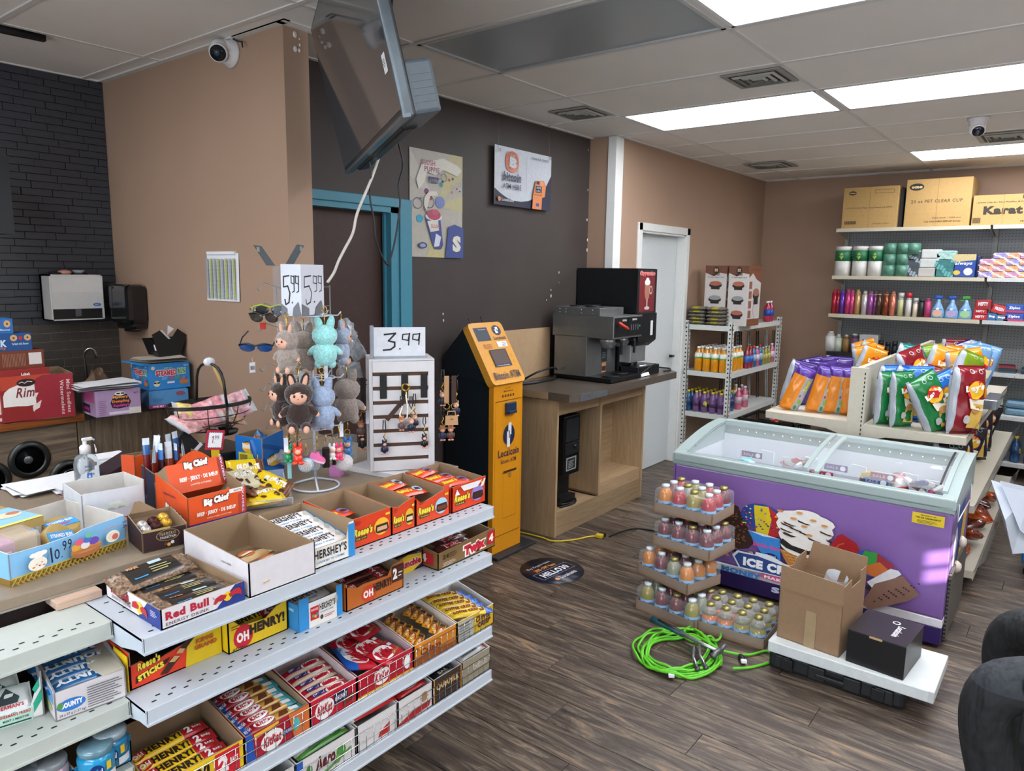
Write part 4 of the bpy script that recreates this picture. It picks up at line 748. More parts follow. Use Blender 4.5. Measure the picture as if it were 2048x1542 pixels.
for i in range(5):putbar('twin','caramel_bar',ORD[i]+' dark caramel bar from the front in the brown and gold carton','caramel bars in the brown and gold carton',(1.70+.018*i,1.56+.036*i,Z2+.052+.006*i),.12*(1 if i%2 else-.5),roll=.2)
# ---- third shelf: six cartons behind the wire fence
def row3(x0,x1,lab,out,front,kind,n,barlab,group,dz=.055,inn=None,sc=None,rzb=0.,d=.20,z=Z3,hf=.072,hb=.115,y=1.503,name='candy_carton',barname='candy_bar',cols=1,H=None,rollb=.25,seed=0,step=None):
 t=crt(name,lab,x0+.001,x1-.001,z,y,d,hf,hb,out,front,inn=inn,H=H or hf);R_=random.Random(seed);L,w_,T_=bar(kind)[1:];st_=step or w_*.95
 for c in range(cols):
  for i in range(n):
   xx=x0+(x1-x0)*(c+.5)/cols+R_.uniform(-.004,.004)
   putbar(kind,barname,'%s %s from the front%s'%(ORD[i],barlab,''if cols==1 else[', left column',', right column'][c]),group,(xx,y+.012+st_*(i+.5),z+dz+.006*i+R_.uniform(-.003,.003)),rzb+R_.uniform(-.06,.06),roll=rollb+R_.uniform(-.1,.1),sc=sc)
 return t
ohf=[('t','HENRY!',.10,.2,.5,.6,'#26160f',{'bold':.06}),('r',.66,.05,.94,.95,'#c01c2c'),('t','2',.69,.2,.12,.6,'#efe9e2',{'bold':.06}),('t','BARS',.83,.4,.09,.2,'#efe9e2')]
row3(.663,.889,'deep yellow open carton at the left end of the third shelf','#d8b410',ohf,'nut',5,'yellow and red nut bar','nut bars in the deep yellow carton',hb=.12,dz=.03,seed=1,step=.03,sc=(1.12,1,1))
kf=[('p',[(0,0),(.14,0),(.10,1),(0,1)],'#1d4ea0'),('e',.40,.4,.18,.38,'#e8e4e0'),('t','KitKat',.26,.22,.28,.38,'#b01224',{'bold':.05,'shear':.2}),('r',.56,.3,.74,.52,'#1c2a66'),('t','CHUNKY',.57,.34,.16,.14,'#efe9e2'),('p',[(.74,0),(1,0),(1,1),(.66,1)],'#c8682c'),('e',.78,.5,.06,.25,'#4fa8a8'),('p',[(.12,.75),(.5,.9),(.5,1),(.12,.95)],'#d8a02c')]
row3(.891,1.078,'dark red and orange open carton of long wafer bars behind the wire fence','#a01426',kf,'wafer',6,'long red, blue and teal wafer bar','long wafer bars on the third shelf',dz=.058,seed=2,sc=(1.08,1,1))
kf2=[('e',.3,.45,.2,.4,'#e8e4e0'),('t','KitKat',.14,.26,.32,.40,'#b01224',{'bold':.05,'shear':.2}),('r',.5,.4,.8,.8,'#1c1c4a'),('t','CHUNKY',.52,.5,.26,.2,'#efe9e2'),('p',[(.7,.1),(.95,.3),(.9,.6),(.7,.4)],'#6a2c18')]
row3(1.080,1.239,'red open carton of short wafer bars, third carton behind the fence','#b3122a',kf2,'wafer2',5,'short red and beige wafer bar','short wafer bars on the third shelf',dz=.055,inn=M('#cbbcbc',.7),seed=3)
t=crt('candy_carton','red open carton of flat four-finger wafer bars, fourth behind the fence',1.241,1.459,Z3,1.503,.20,.072,.115,'#ac1226',[('e',.42,.5,.14,.36,'#e8e4e0'),('t','KitKat',.30,.3,.24,.4,'#b01224',{'bold':.05,'shear':.2}),('r',0,0,1,.1,'#d8a828'),('e',.88,.5,.06,.3,'#e8e4e0')],inn=M('#b9a9a9',.7))
for i,(x,y,z,rz,k,l)in enumerate(((1.30,1.585,.078,1.25,'mega','large red sharing wafer bar with a blue end at the left of the fourth carton'),(1.34,1.655,.085,.3,'kit4','flat red wafer bar at the back left of the fourth fenced carton'),(1.395,1.66,.10,.3,'kit4','flat red wafer bar at the back right of the fourth fenced carton'),(1.37,1.60,.075,.25,'kit4','flat red wafer bar in the middle of the fourth fenced carton'),(1.385,1.545,.07,.35,'kit4','flat red wafer bar nearest the fence in the fourth carton'))):
 putbar(k,'wafer_pack',l,'flat wafer bars on the third shelf',(x,y,Z3+z),rz,tilt=.1 if i else 0,roll=.25)
row3(1.461,1.655,'orange-gold open carton of small bars, fifth behind the fence','#c87a1c',[('t','Crispy',.15,.3,.5,.4,'#7a3414',{'bold':.06,'shear':.1}),('p',[(0,0),(1,0),(1,.25),(0,.4)],'#8a4a1a')],'gold',6,'small gold bar','small gold bars on the third shelf',dz=.06,inn=M('#cfc9c2',.7),rzb=.6,seed=5,cols=2,step=.028,sc=(.72,1,1))
row3(1.657,1.845,'yellow open carton with a white back at the right end of the third shelf','#c6a21a',[('t','COFFEE',.5,.5,.4,.3,'#5a1a1a',{'bold':.05,'shear':.15}),('t','CRISP',.55,.2,.35,.28,'#5a1a1a',{'bold':.05,'shear':.15}),('r',.02,.05,.42,.95,'#a8a8a0')]+lines(.05,.1,.38,.9,6,'#6a6a66'),'coffee',5,'yellow and brown coffee bar','coffee bars on the third shelf',dz=.062,inn=M('#cfcdc8',.7),rzb=-.5,seed=6,step=.03)
# ---- fourth shelf
af=[('t','Aero',.3,.3,.34,.5,'#5a1e1e',{'bold':.06,'shear':.2}),('e',.74,.5,.08,.25,'#4a8a3a'),('e',.68,.3,.05,.16,'#6a9a4a'),('e',.2,.5,.05,.2,'#4a7a3a'),('r',0,0,.1,1,'#2a55a8'),('p',[(.1,0),(.5,.2),(.9,.5),(.9,.4),(.5,.08),(.3,0)],'#5a8a44')]
WC_='#cfcbc9';K4=dict(z=Z4,hf=.082,hb=.125,y=1.503,inn=M('#c9c8c8',.7))
row3(.70,1.03,'grey-white open carton of dark-lettered bars at the left of the bottom fenced shelf','#bdbab8',None,'aero',4,'white and green bubbly bar in the grey-white carton','bubbly bars, left carton of the bottom shelf',dz=.08,seed=8,step=.036,**K4)
row3(1.032,1.232,'white open carton with green mint leaves on the bottom fenced shelf',WC_,af,'aero',5,'white and green mint bubbly bar','mint bubbly bars on the bottom shelf',dz=.085,seed=7,step=.036,**K4)
row3(1.236,1.392,'white open carton of red and white milk bars on the bottom fenced shelf',WC_,[('p',[(.5,.1),(.8,.1),(.8,.5),(.55,.3)],'#b8201c')],'kinder',4,'red and white milk bar','red and white milk bars on the bottom shelf',dz=.095,seed=9,step=.036,**K4)
row3(1.394,1.543,'white and red open carton of brown and red packs on the bottom fenced shelf',WC_,[('p',[(0,0),(.9,.1),(.95,.35),(.4,.3),(0,.1)],'#a02420'),('e',.75,.6,.12,.2,'#9a7a54')],'kin2',4,'brown and red pack','brown and red packs on the bottom shelf',dz=.085,seed=10,**K4)
row3(1.546,1.680,'dark brown open carton lettered caramilk style in tan on the bottom fenced shelf'.replace(' lettered caramilk style in tan',' with tan lettering'),'#3a2a20',[('t','CARAMILK',.1,.5,.8,.26,'#c9a468',{'bold':.04}),('r',0,0,.04,1,'#b8803a'),('r',.96,0,1,1,'#b8803a')],'dark',4,'black and gold bar','black bars in the dark brown carton',dz=.07,seed=11,**K4)
row3(1.682,1.828,'tan open carton at the right end of the bottom fenced shelf','#8f8570',[('t','CHOCOLATE',.4,.4,.5,.2,'#cfc9b8')],'pale',4,'silver-grey bar with a copper end','silver-grey bars at the right end of the bottom shelf',dz=.08,seed=12,sc=(.85,1,1),**K4)
# ---- left section
a=PZ(112,1445,Z2);b=PZ(254,1393,Z2);d=b-a;w=d.length;rz=math.atan2(d.y,d.x)
t=thing('coconut_bar_carton','white carton with torn open top and blue oval, on the left shelf section','carton',(a.x,a.y,Z2+.0006),rz);h=.068
tray(t,w,.19,h,h+.03,'#c9c5c6',inn=M('#8f8c8c',.7),cut=[(0,.064),(1,h)],hr=h);MB(M('#bfb9a8',.7)).prism([(w*.68,.0),(w,.0),(w,.19),(w*.62,.19),(w*.6,.14),(w*.66,.12),(w*.58,.06)],'Z',h-.002,h).build('torn_flap',t)
art(t,items=[('e',.22,.42,.20,.20,'#2f6fb8'),('t','BOUNTY',.08,.34,.30,.18,'#e6eaf0',{'bold':.07,'rot':.03}),('e',.07,.46,.04,.12,'#4a8a4a'),('t','24 x 57 g (1.37 kg)',.05,.08,.36,.10,'#2c2c33',{'bold':.02})]+lines(.44,.12,.96,.86,9,'#5c5a60'),W=w,H=h,**FRONT)
art(t,items=[('r',.1,.5,.95,.95,'#5d97cc'),('e',.6,.3,.3,.2,'#9fb07a')],W=.19,H=h,**side(.19))
for i in range(4):putbar('coco','coconut_bar',ORD[i]+' blue and silver coconut bar from the front in the torn white carton','coconut bars in the torn white carton',(a.x+.075,a.y+.03+.036*i,Z2+.055+.003*i),rz+pi+.02*i,roll=-.1)
a=PZ(-65,1478,Z2);b=PZ(90,1430,Z2);d=b-a;w=d.length;rz=math.atan2(d.y,d.x)
t=thing('mint_carton','green and white striped open carton at the left picture edge','carton',(a.x,a.y,Z2+.0006),rz)
tray(t,w,.14,.062,.10,'#d5d3d0',inn=M('#8a8888',.7),cut=[(0,.10),(.15,.07),(.3,.03),(.82,.03),(.9,.06),(1,.098)],hr=.1)
art(t,items=[('p',[(.86,.2),(.98,.6),(.98,1.0),(.86,.55)],'#1f9a78'),('p',[(.86,1.05),(.96,1.4),(.96,1.1),(.9,.9)],'#1f9a78'),('r',.36,-.05,.84,.45,'#a9cdbd'),('t',"FISHERMAN'S FRIEND",.38,.30,.44,.12,'#b02a30',{'bold':.04}),('t','MINT / MENTHE',.45,.15,.34,.08,'#1f3a34',{'bold':.03}),('r',.38,.03,.82,.08,'#20352f')],W=w,H=.062,**FRONT)
mp_,tp_=pillow(.085,.06,.014,lambda u,v,s:FO('#cfd6d4'),nu=8,nv=5,noise=.001);art(mp_,(0,0,0),(1,0,0),(0,1,0),[('p',[(.1+.22*i,0),(.2+.22*i,0),(.32+.22*i,1),(.22+.22*i,1)],'#1f9a78')for i in range(3)]+[('p',[(.3,.3),(.7,.3),(.75,.5),(.5,.9),(.3,.5)],'#2c3a3c'),('r',.1,.12,.9,.3,'#e0dedc'),('t',"FISHERMAN'S",.12,.14,.7,.14,'#b02a30',{'bold':.03})],fn=tp_,W=.085,H=.06)
mme=mp_.mesh('mint_pack')
for i in range(3):
 o=bpy.data.objects.new('mint_pack',mme);link(o);o.location=(b.x-.055-.01*i,b.y+.035+.03*i,Z2+.045+.01*i);o.rotation_euler=(.7,0,rz+.1*i);tag(o,['front green-striped mint sachet in the striped carton','middle green-striped mint sachet in the striped carton','back green-striped mint sachet in the striped carton'][i],'mint pack','mint sachets in the striped carton')
 # gum on the third left shelf
a=PY(146,1535,1.62);ZG=.60
t=thing('gum_carton','blue open gum carton low on the left shelf section','carton',(PY(146,1555,1.585).x,1.585,ZG+.0006));w=PY(263,1500,1.585).x-t.location.x
tray(t,w,.17,.05,.052,'#1f7fae',cut=[(0,.046),(1,.066)]);art(t,items=[('e',.50,.55,.2,.5,'#16306e'),('t','excel',.34,.30,.34,.5,'#dfe6ee',{'bold':.07,'shear':.1}),('t','60',.84,.3,.1,.15,'#dfe6ee',{'bold':.03}),('l',[(.42,.9),(.6,1.05)],.004,'#dfe6ee')],W=w,H=.05,**FRONT)
def tub(x,y,z,lab,col,lid,sc=1.):
 t=thing('gum_tub',lab,'gum tub',(x,y,z),group='gum tubs on the left shelf section');t.scale=(sc,)*3
 MB(M(col,.2,coat=.4)).lathe([(.028,0),(.033,.006),(.035,.05),(.031,.06)],n=20).build('tub',t)
 MB(M(lid,.15,coat=.4,var=.15,scale=50)).lathe([(.031,.06),(.033,.062),(.033,.072),(.029,.076),(.0,.074)],n=20).build('lid',t)
 fn=lambda x_,y_,l:((.0352+l)*math.cos(-2.6+x_*1.9),(.0352+l)*math.sin(-2.6+x_*1.9),.005+y_*.045)
 art(t,(0,0,0),(1,0,0),(0,0,1),[('e',.35,.6,.2,.34,'#16306e'),('t','excel',.22,.45,.28,.28,'#e6ebf0',{'bold':.06}),('r',.62,.55,.76,.95,'#e0be28'),('r',.55,.05,.95,.4,'#cdd5da',{'n':5})],fn=fn)
 return t
for px,py,z_,l,c,li in((190,1490,.612,'blue gum tub in front in the blue gum carton','#1a86b4','#5f7f8c'),(218,1460,.615,'blue gum tub at the back in the blue gum carton','#1a7aac','#8fa0a8'),(97,1520,.60,'pinkish silver gum tub left of the blue gum carton','#a9949c','#7d8286'),(50,1535,.60,'silver and navy gum tub near the left picture edge','#8c9096','#6a7076')):
 p=PZ(px,py,z_+.075);tub(p.x,p.y,z_,l,c,li,1.05)
 # ================================================================ things on the checkout counter
R=random.Random(11)
def wallbox(t,w,d,h,out,inn,faces,th=.003):pass
# ---- big bun toy carton
a=PZ(22,1175,ZC);b=PZ(253,1090,ZC);d=b-a;w=d.length;rz=math.atan2(d.y,d.x);h=.078
t=thing('squishy_toy_carton','large light blue open carton with a yellow plaid band and 10.99 written on it','carton',(a.x,a.y,ZC+.0006),rz);D=.235
SKY='#7fb6dd'
tray(t,w,D,h,h+.012,SKY,inn=M('#c9c6c0',.7),cut=[(0,h*.98),(.3,h*.93),(.55,h*.95),(.6,h*1.02),(1,h*1.05)],hr=h*1.05,hl=h)
MB(K('#a78f55')).box((-.002,D*.52,h),(w*.55,D+.06,h+.022)).build('folded_lid',t)
art(t,(0,D*.52,h+.0225),(1,0,0),(0,1,0),[('r',0,0,1,1,'#8bbde0'),('r',0,0,1,.10,'#d8cf6a'),('p',[(.0,.2),(.3,.15),(.5,.3),(.4,.5),(0,.5)],'#b8834e'),('e',.75,.55,.2,.16,'#e0cfae'),('e',.85,.6,.1,.09,'#b8745a'),('t','STEAMED BUN',.1,.65,.4,.15,'#e0d070',{'bold':.04})],W=w*.55,H=D*.6)
pl=[('r',0,0,1,.20,'#8a6a2c'),('r',0,.19,1,.23,'#cdbb55')]+[('p',[(x,0),(x+.012,0),(x+.05,.19),(x+.038,.19)],'#c9b44a')for x in[.02*i+.0 for i in range(0,48,2)]]+[('p',[(x+.05,0),(x+.062,0),(x+.012,.19),(x,.19)],'#a8893a')for x in[.02*i+.0 for i in range(0,48,2)]]
it=pl+[('e',.19,.48,.075,.20,'#ece4d2'),('e',.20,.74,.045,.10,'#f0ece4'),('e',.16,.76,.03,.07,'#f0ece4'),('e',.24,.77,.03,.07,'#f0ece4'),('e',.155,.40,.012,.02,'#d8806a'),('e',.235,.40,.012,.02,'#d8806a'),('l',[(.17,.46),(.185,.48)],.0012,'#222'),('e',.22,.5,.005,.015,'#222'),('e',.20,.42,.01,.02,'#a83a3a'),('l',[(.295,.82),(.30,.38)],.0042,'#1a2440'),('t','0',.32,.42,.045,.32,'#1a2440',{'bold':.01}),('r',.375,.43,.385,.46,'#1a2440'),('t','99',.39,.62,.08,.3,'#1a2440',{'bold':.01}),('e',.59,.38,.135,.19,'#a8683a'),('e',.59,.47,.135,.13,'#c98a54'),('r',.455,.38,.725,.47,'#b5743f'),('e',.50,.58,.04,.11,'#d8a03a'),('e',.58,.56,.04,.11,'#e0dcd6'),('e',.66,.62,.045,.12,'#6a4aa8'),('e',.53,.72,.04,.1,'#d85a7a'),('e',.60,.72,.04,.1,'#4a6fc0'),('e',.62,.84,.035,.08,'#6fbf9a'),('e',.83,.55,.065,.19,'#e6e2cf'),('e',.825,.55,.045,.13,'#e8d4be'),('e',.85,.52,.03,.1,'#c9685a'),('t','SUPER SOFT SLOW',.75,.80,.16,.05,'#d87a5a',{'bold':.03,'arc':.6}),('t','AGES',.925,.86,.045,.07,'#2a4a8a',{'bold':.04}),('t','3+',.93,.70,.035,.12,'#2a4a8a',{'bold':.04})]
art(t,items=it,W=w,H=h*1.02,**FRONT)
art(t,items=[('r',0,0,1,.2,'#8a6a2c'),('e',.55,.5,.16,.3,'#b5743f'),('e',.55,.62,.12,.2,'#e0dcd6')],W=D,H=h,**side(D))
TAN=M('#a98f55',.6,var=.08,scale=30)
def L2W(t,x,y,z):c,s=math.cos(t.rotation_euler.z),math.sin(t.rotation_euler.z);return V((t.location.x+x*c-y*s,t.location.y+x*s+y*c,t.location.z+z))
def tin(x,y,z,lab,tilt=(0,0,0),band='#3f97d0',L_='squishy buns'):
 q=thing('toy_tin',lab,'toy tin',L2W(t,x,y,z),rot=tilt,group='round tan toy tins in the blue carton')
 MB(TAN).lathe([(.0,0),(.038,0),(.041,.004),(.041,.026),(.043,.028),(.043,.044),(.040,.047),(.0,.047)],n=26).build('tin',q)
 MB(M('#8c3a34',.5)).lathe([(.0415,.0265),(.0435,.028)],n=26).build('seam',q)
 m=MB(K(band));m.prism([(-.038,.0475),(.038,.0475),(.038,.049),(-.038,.049)],'Y',-.018,.018).build('paper_band',q)
 art(q,(-.038,-.018,.0492),(1,0,0),(0,1,0),[('t','STEAMED BUN',.08,.55,.84,.28,'#e6e6ea',{'bold':.05}),('t','SQUISHY',.25,.15,.5,.26,'#d23a44',{'bold':.05})],W=.076,H=.036);return q
tin(.10,.15,.035,'tan toy tin with a blue band lying highest in the blue carton',(.35,0,.3))
tin(.155,.10,.022,'tan toy tin with a blue triangle flap in the middle of the blue carton',(.9,.2,.4))
tin(.205,.13,.022,'tan toy tin with a blue band at the right side of the blue carton',(.2,0,.2))
q=thing('toy_pack','tan toy box in a pink bag with a barcode, in the blue carton','toy box',L2W(t,.015,.06,.035),rz-.1)
MB(TAN).box((.03,0,0),(.085,.07,.055),bev=.004).build('box',q);MB(M('#c28aa8',.3,alpha=.9)).box((-.012,-.004,.0),(.035,.074,.052),bev=.006).build('pink_sleeve',q);MB(FILM('#e8e4e4',.3)).box((-.018,-.008,-.004),(.092,.08,.062),bev=.012).build('bag',q)
art(q,(-.008,-.0042,.006),(1,0,0),(0,0,1),[('r',0,0,1,1,'#e6e2e2')]+[('r',.08+.085*i,.1,.08+.085*i+.045,.9,'#222')for i in range(10)],'barcode',W=.032,H=.022)
# ---- paper sheets
t=thing('paper_sheets','white printed sheets on the counter behind the light blue carton','paper',PZ(40,1000,ZC)+V((0,0,.003)),.0);papers(t,.24,.17,4,seed=5)
t=thing('notebook','white notebook with a pink back between the sanitizer and the white carton','notebook',PZ(120,995,ZC)+V((0,0,.004)),-.1);papers(t,.12,.14,5,seed=6,j=.004);MB(K('#c9a0a0')).box((0,0,-.003),(.13,.15,-.001)).build('cover',t)
# ---- sanitizer bottle
p=PZ(168,971,ZC);t=thing('hand_sanitizer','clear pump bottle of hand sanitizer on the far edge of the counter','sanitizer bottle',(p.x,p.y-.03,ZC))
CL=M('#dfe8ec',.05,var=0,trans=.85,ior=1.35)
MB(CL).lathe([(.0,0),(.033,0),(.036,.006),(.036,.085),(.030,.105),(.014,.116),(.012,.12)],n=20,pw=3.2,sy=.7).build('bottle',t)
MB(M('#e4e6e8',.35,alpha=.9)).lathe([(.0165,.115),(.0165,.138),(.012,.143),(.006,.145),(.006,.158),(.0,.158)],n=16).box((-.008,-.006,.157),(.024,.006,.167),bev=.003).tube([(.02,0,.162),(.03,0,.156)],.003).build('pump',t)
MB(M('#e9eef0',.3,alpha=.8)).tube([(0,0,.12),(.003,0,.01)],.0035).build('dip_tube',t)
art(t,(-.025,-.0262,.02),(1,0,0),(0,0,1),[('r',.3,.15,.62,.45,'#2a7fd0'),('r',.44,.2,.48,.4,'#eef'),('r',.38,.27,.54,.33,'#eef'),('t','HAND',.2,.72,.5,.08,'#2f5f98',{'bold':.03}),('t','SANITIZER',.2,.56,.6,.07,'#3a4a6a',{'bold':.03})],'label',W=.05,H=.075)
# ---- white truffle carton
a=PY(164,1035,2.08);t=thing('truffle_carton','white open carton with a picture of white truffles and a red ribbon','carton',(a.x,2.075,ZC+.0006),-.03);w=.165;h=.112
tray(t,w,.13,h,h+.01,'#cfd4da',inn=M('#c6c4bf',.7),cut=[(0,h),(.05,h+.003),(1,h-.003)],hl=h,hr=h+.012)
art(t,items=[('e',.52,.52,.17,.03,'#aeb9b4')]+[('e',.36+.055*i,.56+.035*((i*2)%3),.04,.055,'#d2dcd2')for i in range(7)]+[('e',.45+.06*i,.66,.035,.045,'#dbe3da')for i in range(3)]+[('p',[(.55,.30),(.68,.22),(.84,.30),(.70,.25),(.62,.26)],'#a82030'),('p',[(.30,.42),(.38,.38),(.36,.44)],'#a82030')],W=w,H=h,**FRONT)
# ---- meat stick box and sticks
a=V((1.008,2.13,ZC));t=thing('meat_stick_carton','dark blue open box of wrapped meat sticks standing behind the orange jerky carton','carton',a,-.1);w=.13;h=.115
tray(t,w,.10,h,h+.01,'#1d2a48',cut=[(0,h),(1,h)])
art(t,items=[('r',0,.1,.32,.78,'#c9cbd2'),('r',.28,.80,.8,.96,'#b3243a'),('t','TIGER LEGEND',.32,.84,.4,.08,'#e8dfe0',{'bold':.03}),('e',.55,.45,.14,.25,'#4a2a44'),('e',.4,.2,.14,.16,'#2a6fc0')]+lines(.02,.14,.3,.74,9,'#3a3f50'),W=w,H=h,**FRONT)
st=bpy.data.meshes
def stick(col,cap_):
 mb,tp_=pillow(.185,.020,.010,lambda u,v,s:FO('#c9d3dc',.25)if u>.89 or u<.06 else(FO(cap_)if u>.74 else FO(col,.25)),nu=6,nv=4);return mb.mesh('meat_stick')
sm=[stick('#6a1c1e','#2f5f9a'),stick('#7a2622','#b9c4d0'),stick('#3a1a24','#2f6fb8'),stick('#8a3a20','#d8dde2')]
LB=['meat stick with a blue cap at the left of the back row','meat stick with a pale cap in the back row','meat stick with a blue cap in the middle of the back row','tall meat stick in the back row, right of the blue cap','meat stick at the right end of the back row','orange-brown meat stick at the left of the front row','dark meat stick, second in the front row','red-brown meat stick, third in the front row','meat stick with a pale cap, fourth in the front row','wide clear-edged meat stick at the right of the front row']
for i in range(10):
 x=.015+.024*(i%5);y=.07 if i<5 else .03;o=bpy.data.objects.new('meat_stick',sm[i%4]);link(o)
 o.location=V((1.008+x,2.13+y,ZC+.102+(.018 if i<5 else 0)+R.uniform(-.006,.006)));o.rotation_euler=(0,-pi/2+R.uniform(-.08,.08),R.uniform(-.2,.2)-pi/2+pi/2*1.0);o.rotation_euler=(R.uniform(-.08,.08),R.uniform(-.07,.07),0);o.rotation_euler=(Matrix.Rotation(R.uniform(-.1,.1),3,'Y')@Matrix.Rotation(R.uniform(-.12,.05),3,'X')@Matrix(((0,1,0),(0,0,-1),(-1,0,0))).transposed()).to_euler()
 o.rotation_euler=(Matrix.Rotation(R.uniform(-.1,.1),3,'Y')@Matrix.Rotation(R.uniform(-.12,.05),3,'X')@Matrix(((0,1,0),(0,0,-1),(1,0,0)))).to_euler()
 tag(o,LB[i],'meat stick','wrapped meat sticks in the dark blue box')
 # ---- orange jerky carton
JO='#d9501a';a=PZ(378,1067,ZC);b=PZ(494,1036,ZC);d=b-a;w=d.length;rz=math.atan2(d.y,d.x)
t=thing('jerky_carton','orange and purple open display carton lettered BEEF JERKY with a raised header','carton',(a.x,a.y,ZC+.0006),rz)
D=.19;h=.098;tray(t,w,D,h,.135,JO,inn=CBIN,cut=[(0,h),(.66,h+.002),(.7,h+.006),(.76,h+.0),(1,h)],hl=h,hr=h)
bc=[('t','Big Chief',.26,.62,.44,.26,'#f0ebe6',{'bold':.09,'rot':.06,'shear':.1,'out':K('#3a1a20'),'ow':.09}),('t','BEEF · JERKY · DE BŒUF',.14,.38,.66,.14,'#f2ede6',{'bold':.05}),('t','CHOPPED & FORMED | HACHE ET FORME',.30,.28,.42,.05,'#f2d8c6',{'bold':.02})]
art(t,items=[('r',0,0,1,.21,'#3c2076'),('r',.86,.21,.99,.80,'#b04030'),('t','TERIYAKI',.955,.24,.48,.06,'#d8c0e0',{'rot':pi/2,'bold':.04}),('r',.70,.88,.93,1.0,'#e6e2de'),('t','RECETTE',.78,.91,.13,.05,'#222')]+bc+[('t','30 x 30 g',.42,.06,.18,.07,'#e8e2ee',{'bold':.03}),('t','900 g',.72,.06,.16,.10,'#f0ecf2',{'bold':.05}),('p',[(.14,.05),(.18,.05),(.19,.1),(.16,.15),(.13,.1)],'#e8e2ee')],W=w,H=h,**FRONT)
art(t,items=[('t','Big Chief',.30,.42,.50,.22,'#f0ebe6',{'bold':.09,'rot':-.2,'out':K('#3a1a20'),'ow':.09}),('t','TERIYAKI',.25,.85,.4,.07,'#7a2a4a',{'bold':.03})],W=D,H=h,**side(D))
hd=MB(K(JO));hz=.135
hd.add([(.004,.10,.085),(w-.01,.10,.085),(w-.01,.13,.165),(.004,.13,.165)],[(0,1,2,3)]).add([(w*.2+w*.6*i/10,.1305,.165+.03*math.sin(pi*i/10))for i in range(11)],[tuple(range(11))])
hd.add([(.004,.10,.085),(w-.01,.10,.085),(w-.01,.17,.02),(.004,.17,.02)],[(0,1,2,3)],K('#c9451a')).add([(.004,.10,.085),(.004,.13,.165),(.004,D,.13)],[(0,1,2)],CBIN).build('header',t)
art(t,(0,.0995,.084),(1,0,0),(0,.35,.94),[('t','Big Chief',.32,.72,.42,.30,'#f0ebe6',{'bold':.09,'rot':.06,'shear':.1,'out':K('#3a1a20'),'ow':.09}),('t','BEEF · JERKY · DE BŒUF',.20,.34,.66,.18,'#f2ede6',{'bold':.05}),('t','CHOPPED & FORMED',.36,.2,.36,.06,'#f2d8c6',{'bold':.02}),('r',.90,.05,1.0,.98,'#8f2a1c'),('t','TERIYAKI',.975,.15,.45,.07,'#d8c0e0',{'rot':pi/2,'bold':.04})],W=w,H=.085,lift=.001)
t=thing('jerky_carton','second orange carton, standing half hidden behind the meat stick box','carton',V((1.03,2.30,ZC)),-.1);tray(t,.20,.12,.10,.12,JO,cut=[(0,.135),(.12,.14),(.16,.10),(1,.10)],hl=.14,hr=.12)
art(t,items=[('t','BEEF',.05,.5,.15,.14,'#f2ede6',{'bold':.05})],W=.2,H=.1,**FRONT)
t2=thing('orange_candy','orange wrapped candy sticking out of the hidden orange carton','candy',(1.20,2.34,ZC+.10),.4);MB(FO('#e0672a')).sph((0,0,0),(.03,.012,.014)).build('candy',t2)
# ---- dark flat box and notepads left of them
t=thing('phone_box','dark red phone box leaning with its white tray behind the white truffle carton','box',PZ(205,975,ZC)+V((0,0,.01)),-.1)
m=MB(K('#2b1a20'));m.T=Matrix.Rotation(-.45,4,'Y');m.box((0,0,.0),(.13,.12,.02));m.build('lid',t);m=MB(PAPER);m.T=Matrix.Rotation(-.45,4,'Y');m.box((-.006,-.006,-.012),(.14,.126,-.001)).build('tray',t)
t=thing('note_pads','stack of white note pads behind the hand sanitizer','note pad',PZ(205,960,ZC)+V((0,.06,.0)),-.1);MB(PAPER).box((0,0,0),(.11,.1,.05),bev=.003).box((.005,.005,.05),(.115,.095,.058)).build('pads',t)
# ---- brown candy gift box
a=PZ(286,1108,ZC);b=PZ(376,1087,ZC);d=b-a;w=d.length;rz=math.atan2(d.y,d.x);h=.058
t=thing('chocolate_carton','dark brown open carton with an oval gold logo, holding round foil chocolates','carton',(a.x,a.y,ZC+.0006),rz);D=.12
tray(t,w,D,h*.92,h*1.25,'#2c1619',inn=CBIN,hl=h*.92,hr=h);MB(CBIN).prism([(0,h),(.02,h+.045),(.035,h+.045),(.08,h+.01),(w,h)],'Y',D-.003,D).build('back_flap',t)
art(t,items=[('r',.02,.90,.62,1.0,'#a08a5a'),('ring',.56,.62,.26,.26,.05,'#b09462'),('t','FERRERO',.38,.62,.36,.14,'#b09a72',{'bold':.0}),('t','COLLECTION',.38,.48,.36,.10,'#d8d2c8',{'bold':.02}),('e',.5,.22,.035,.07,'#6a2a2a'),('e',.57,.18,.04,.08,'#c9a23c'),('e',.65,.26,.04,.08,'#d8d4d0')],W=w,H=h,**FRONT)
for i,(x,y,z,c,l)in enumerate(((.018,.03,.05,'#b9b4ae','silver foil chocolate ball at the left front of the brown carton'),(.02,.065,.052,'#c9c6c4','silver foil chocolate ball at the left back of the brown carton'),(.045,.035,.052,'#3c1c1a','dark foil chocolate ball at the front middle of the brown carton'),(.05,.075,.054,'#4a2420','dark foil chocolate ball at the back middle of the brown carton'),(.072,.04,.055,'#c89a34','gold foil chocolate ball at the front right of the brown carton'),(.076,.078,.058,'#d8ac44','gold foil chocolate ball at the back right of the brown carton'))):
 q=L2W(t,x,y,z);o=thing('chocolate_ball',l,'chocolate ball',q,group='foil chocolates in the brown carton')
 MB(M(c,.28,metal=.6,var=.35,scale=220,bump=.8)).sph((0,0,0),.0145,n=12,m=9).build('foil',o)
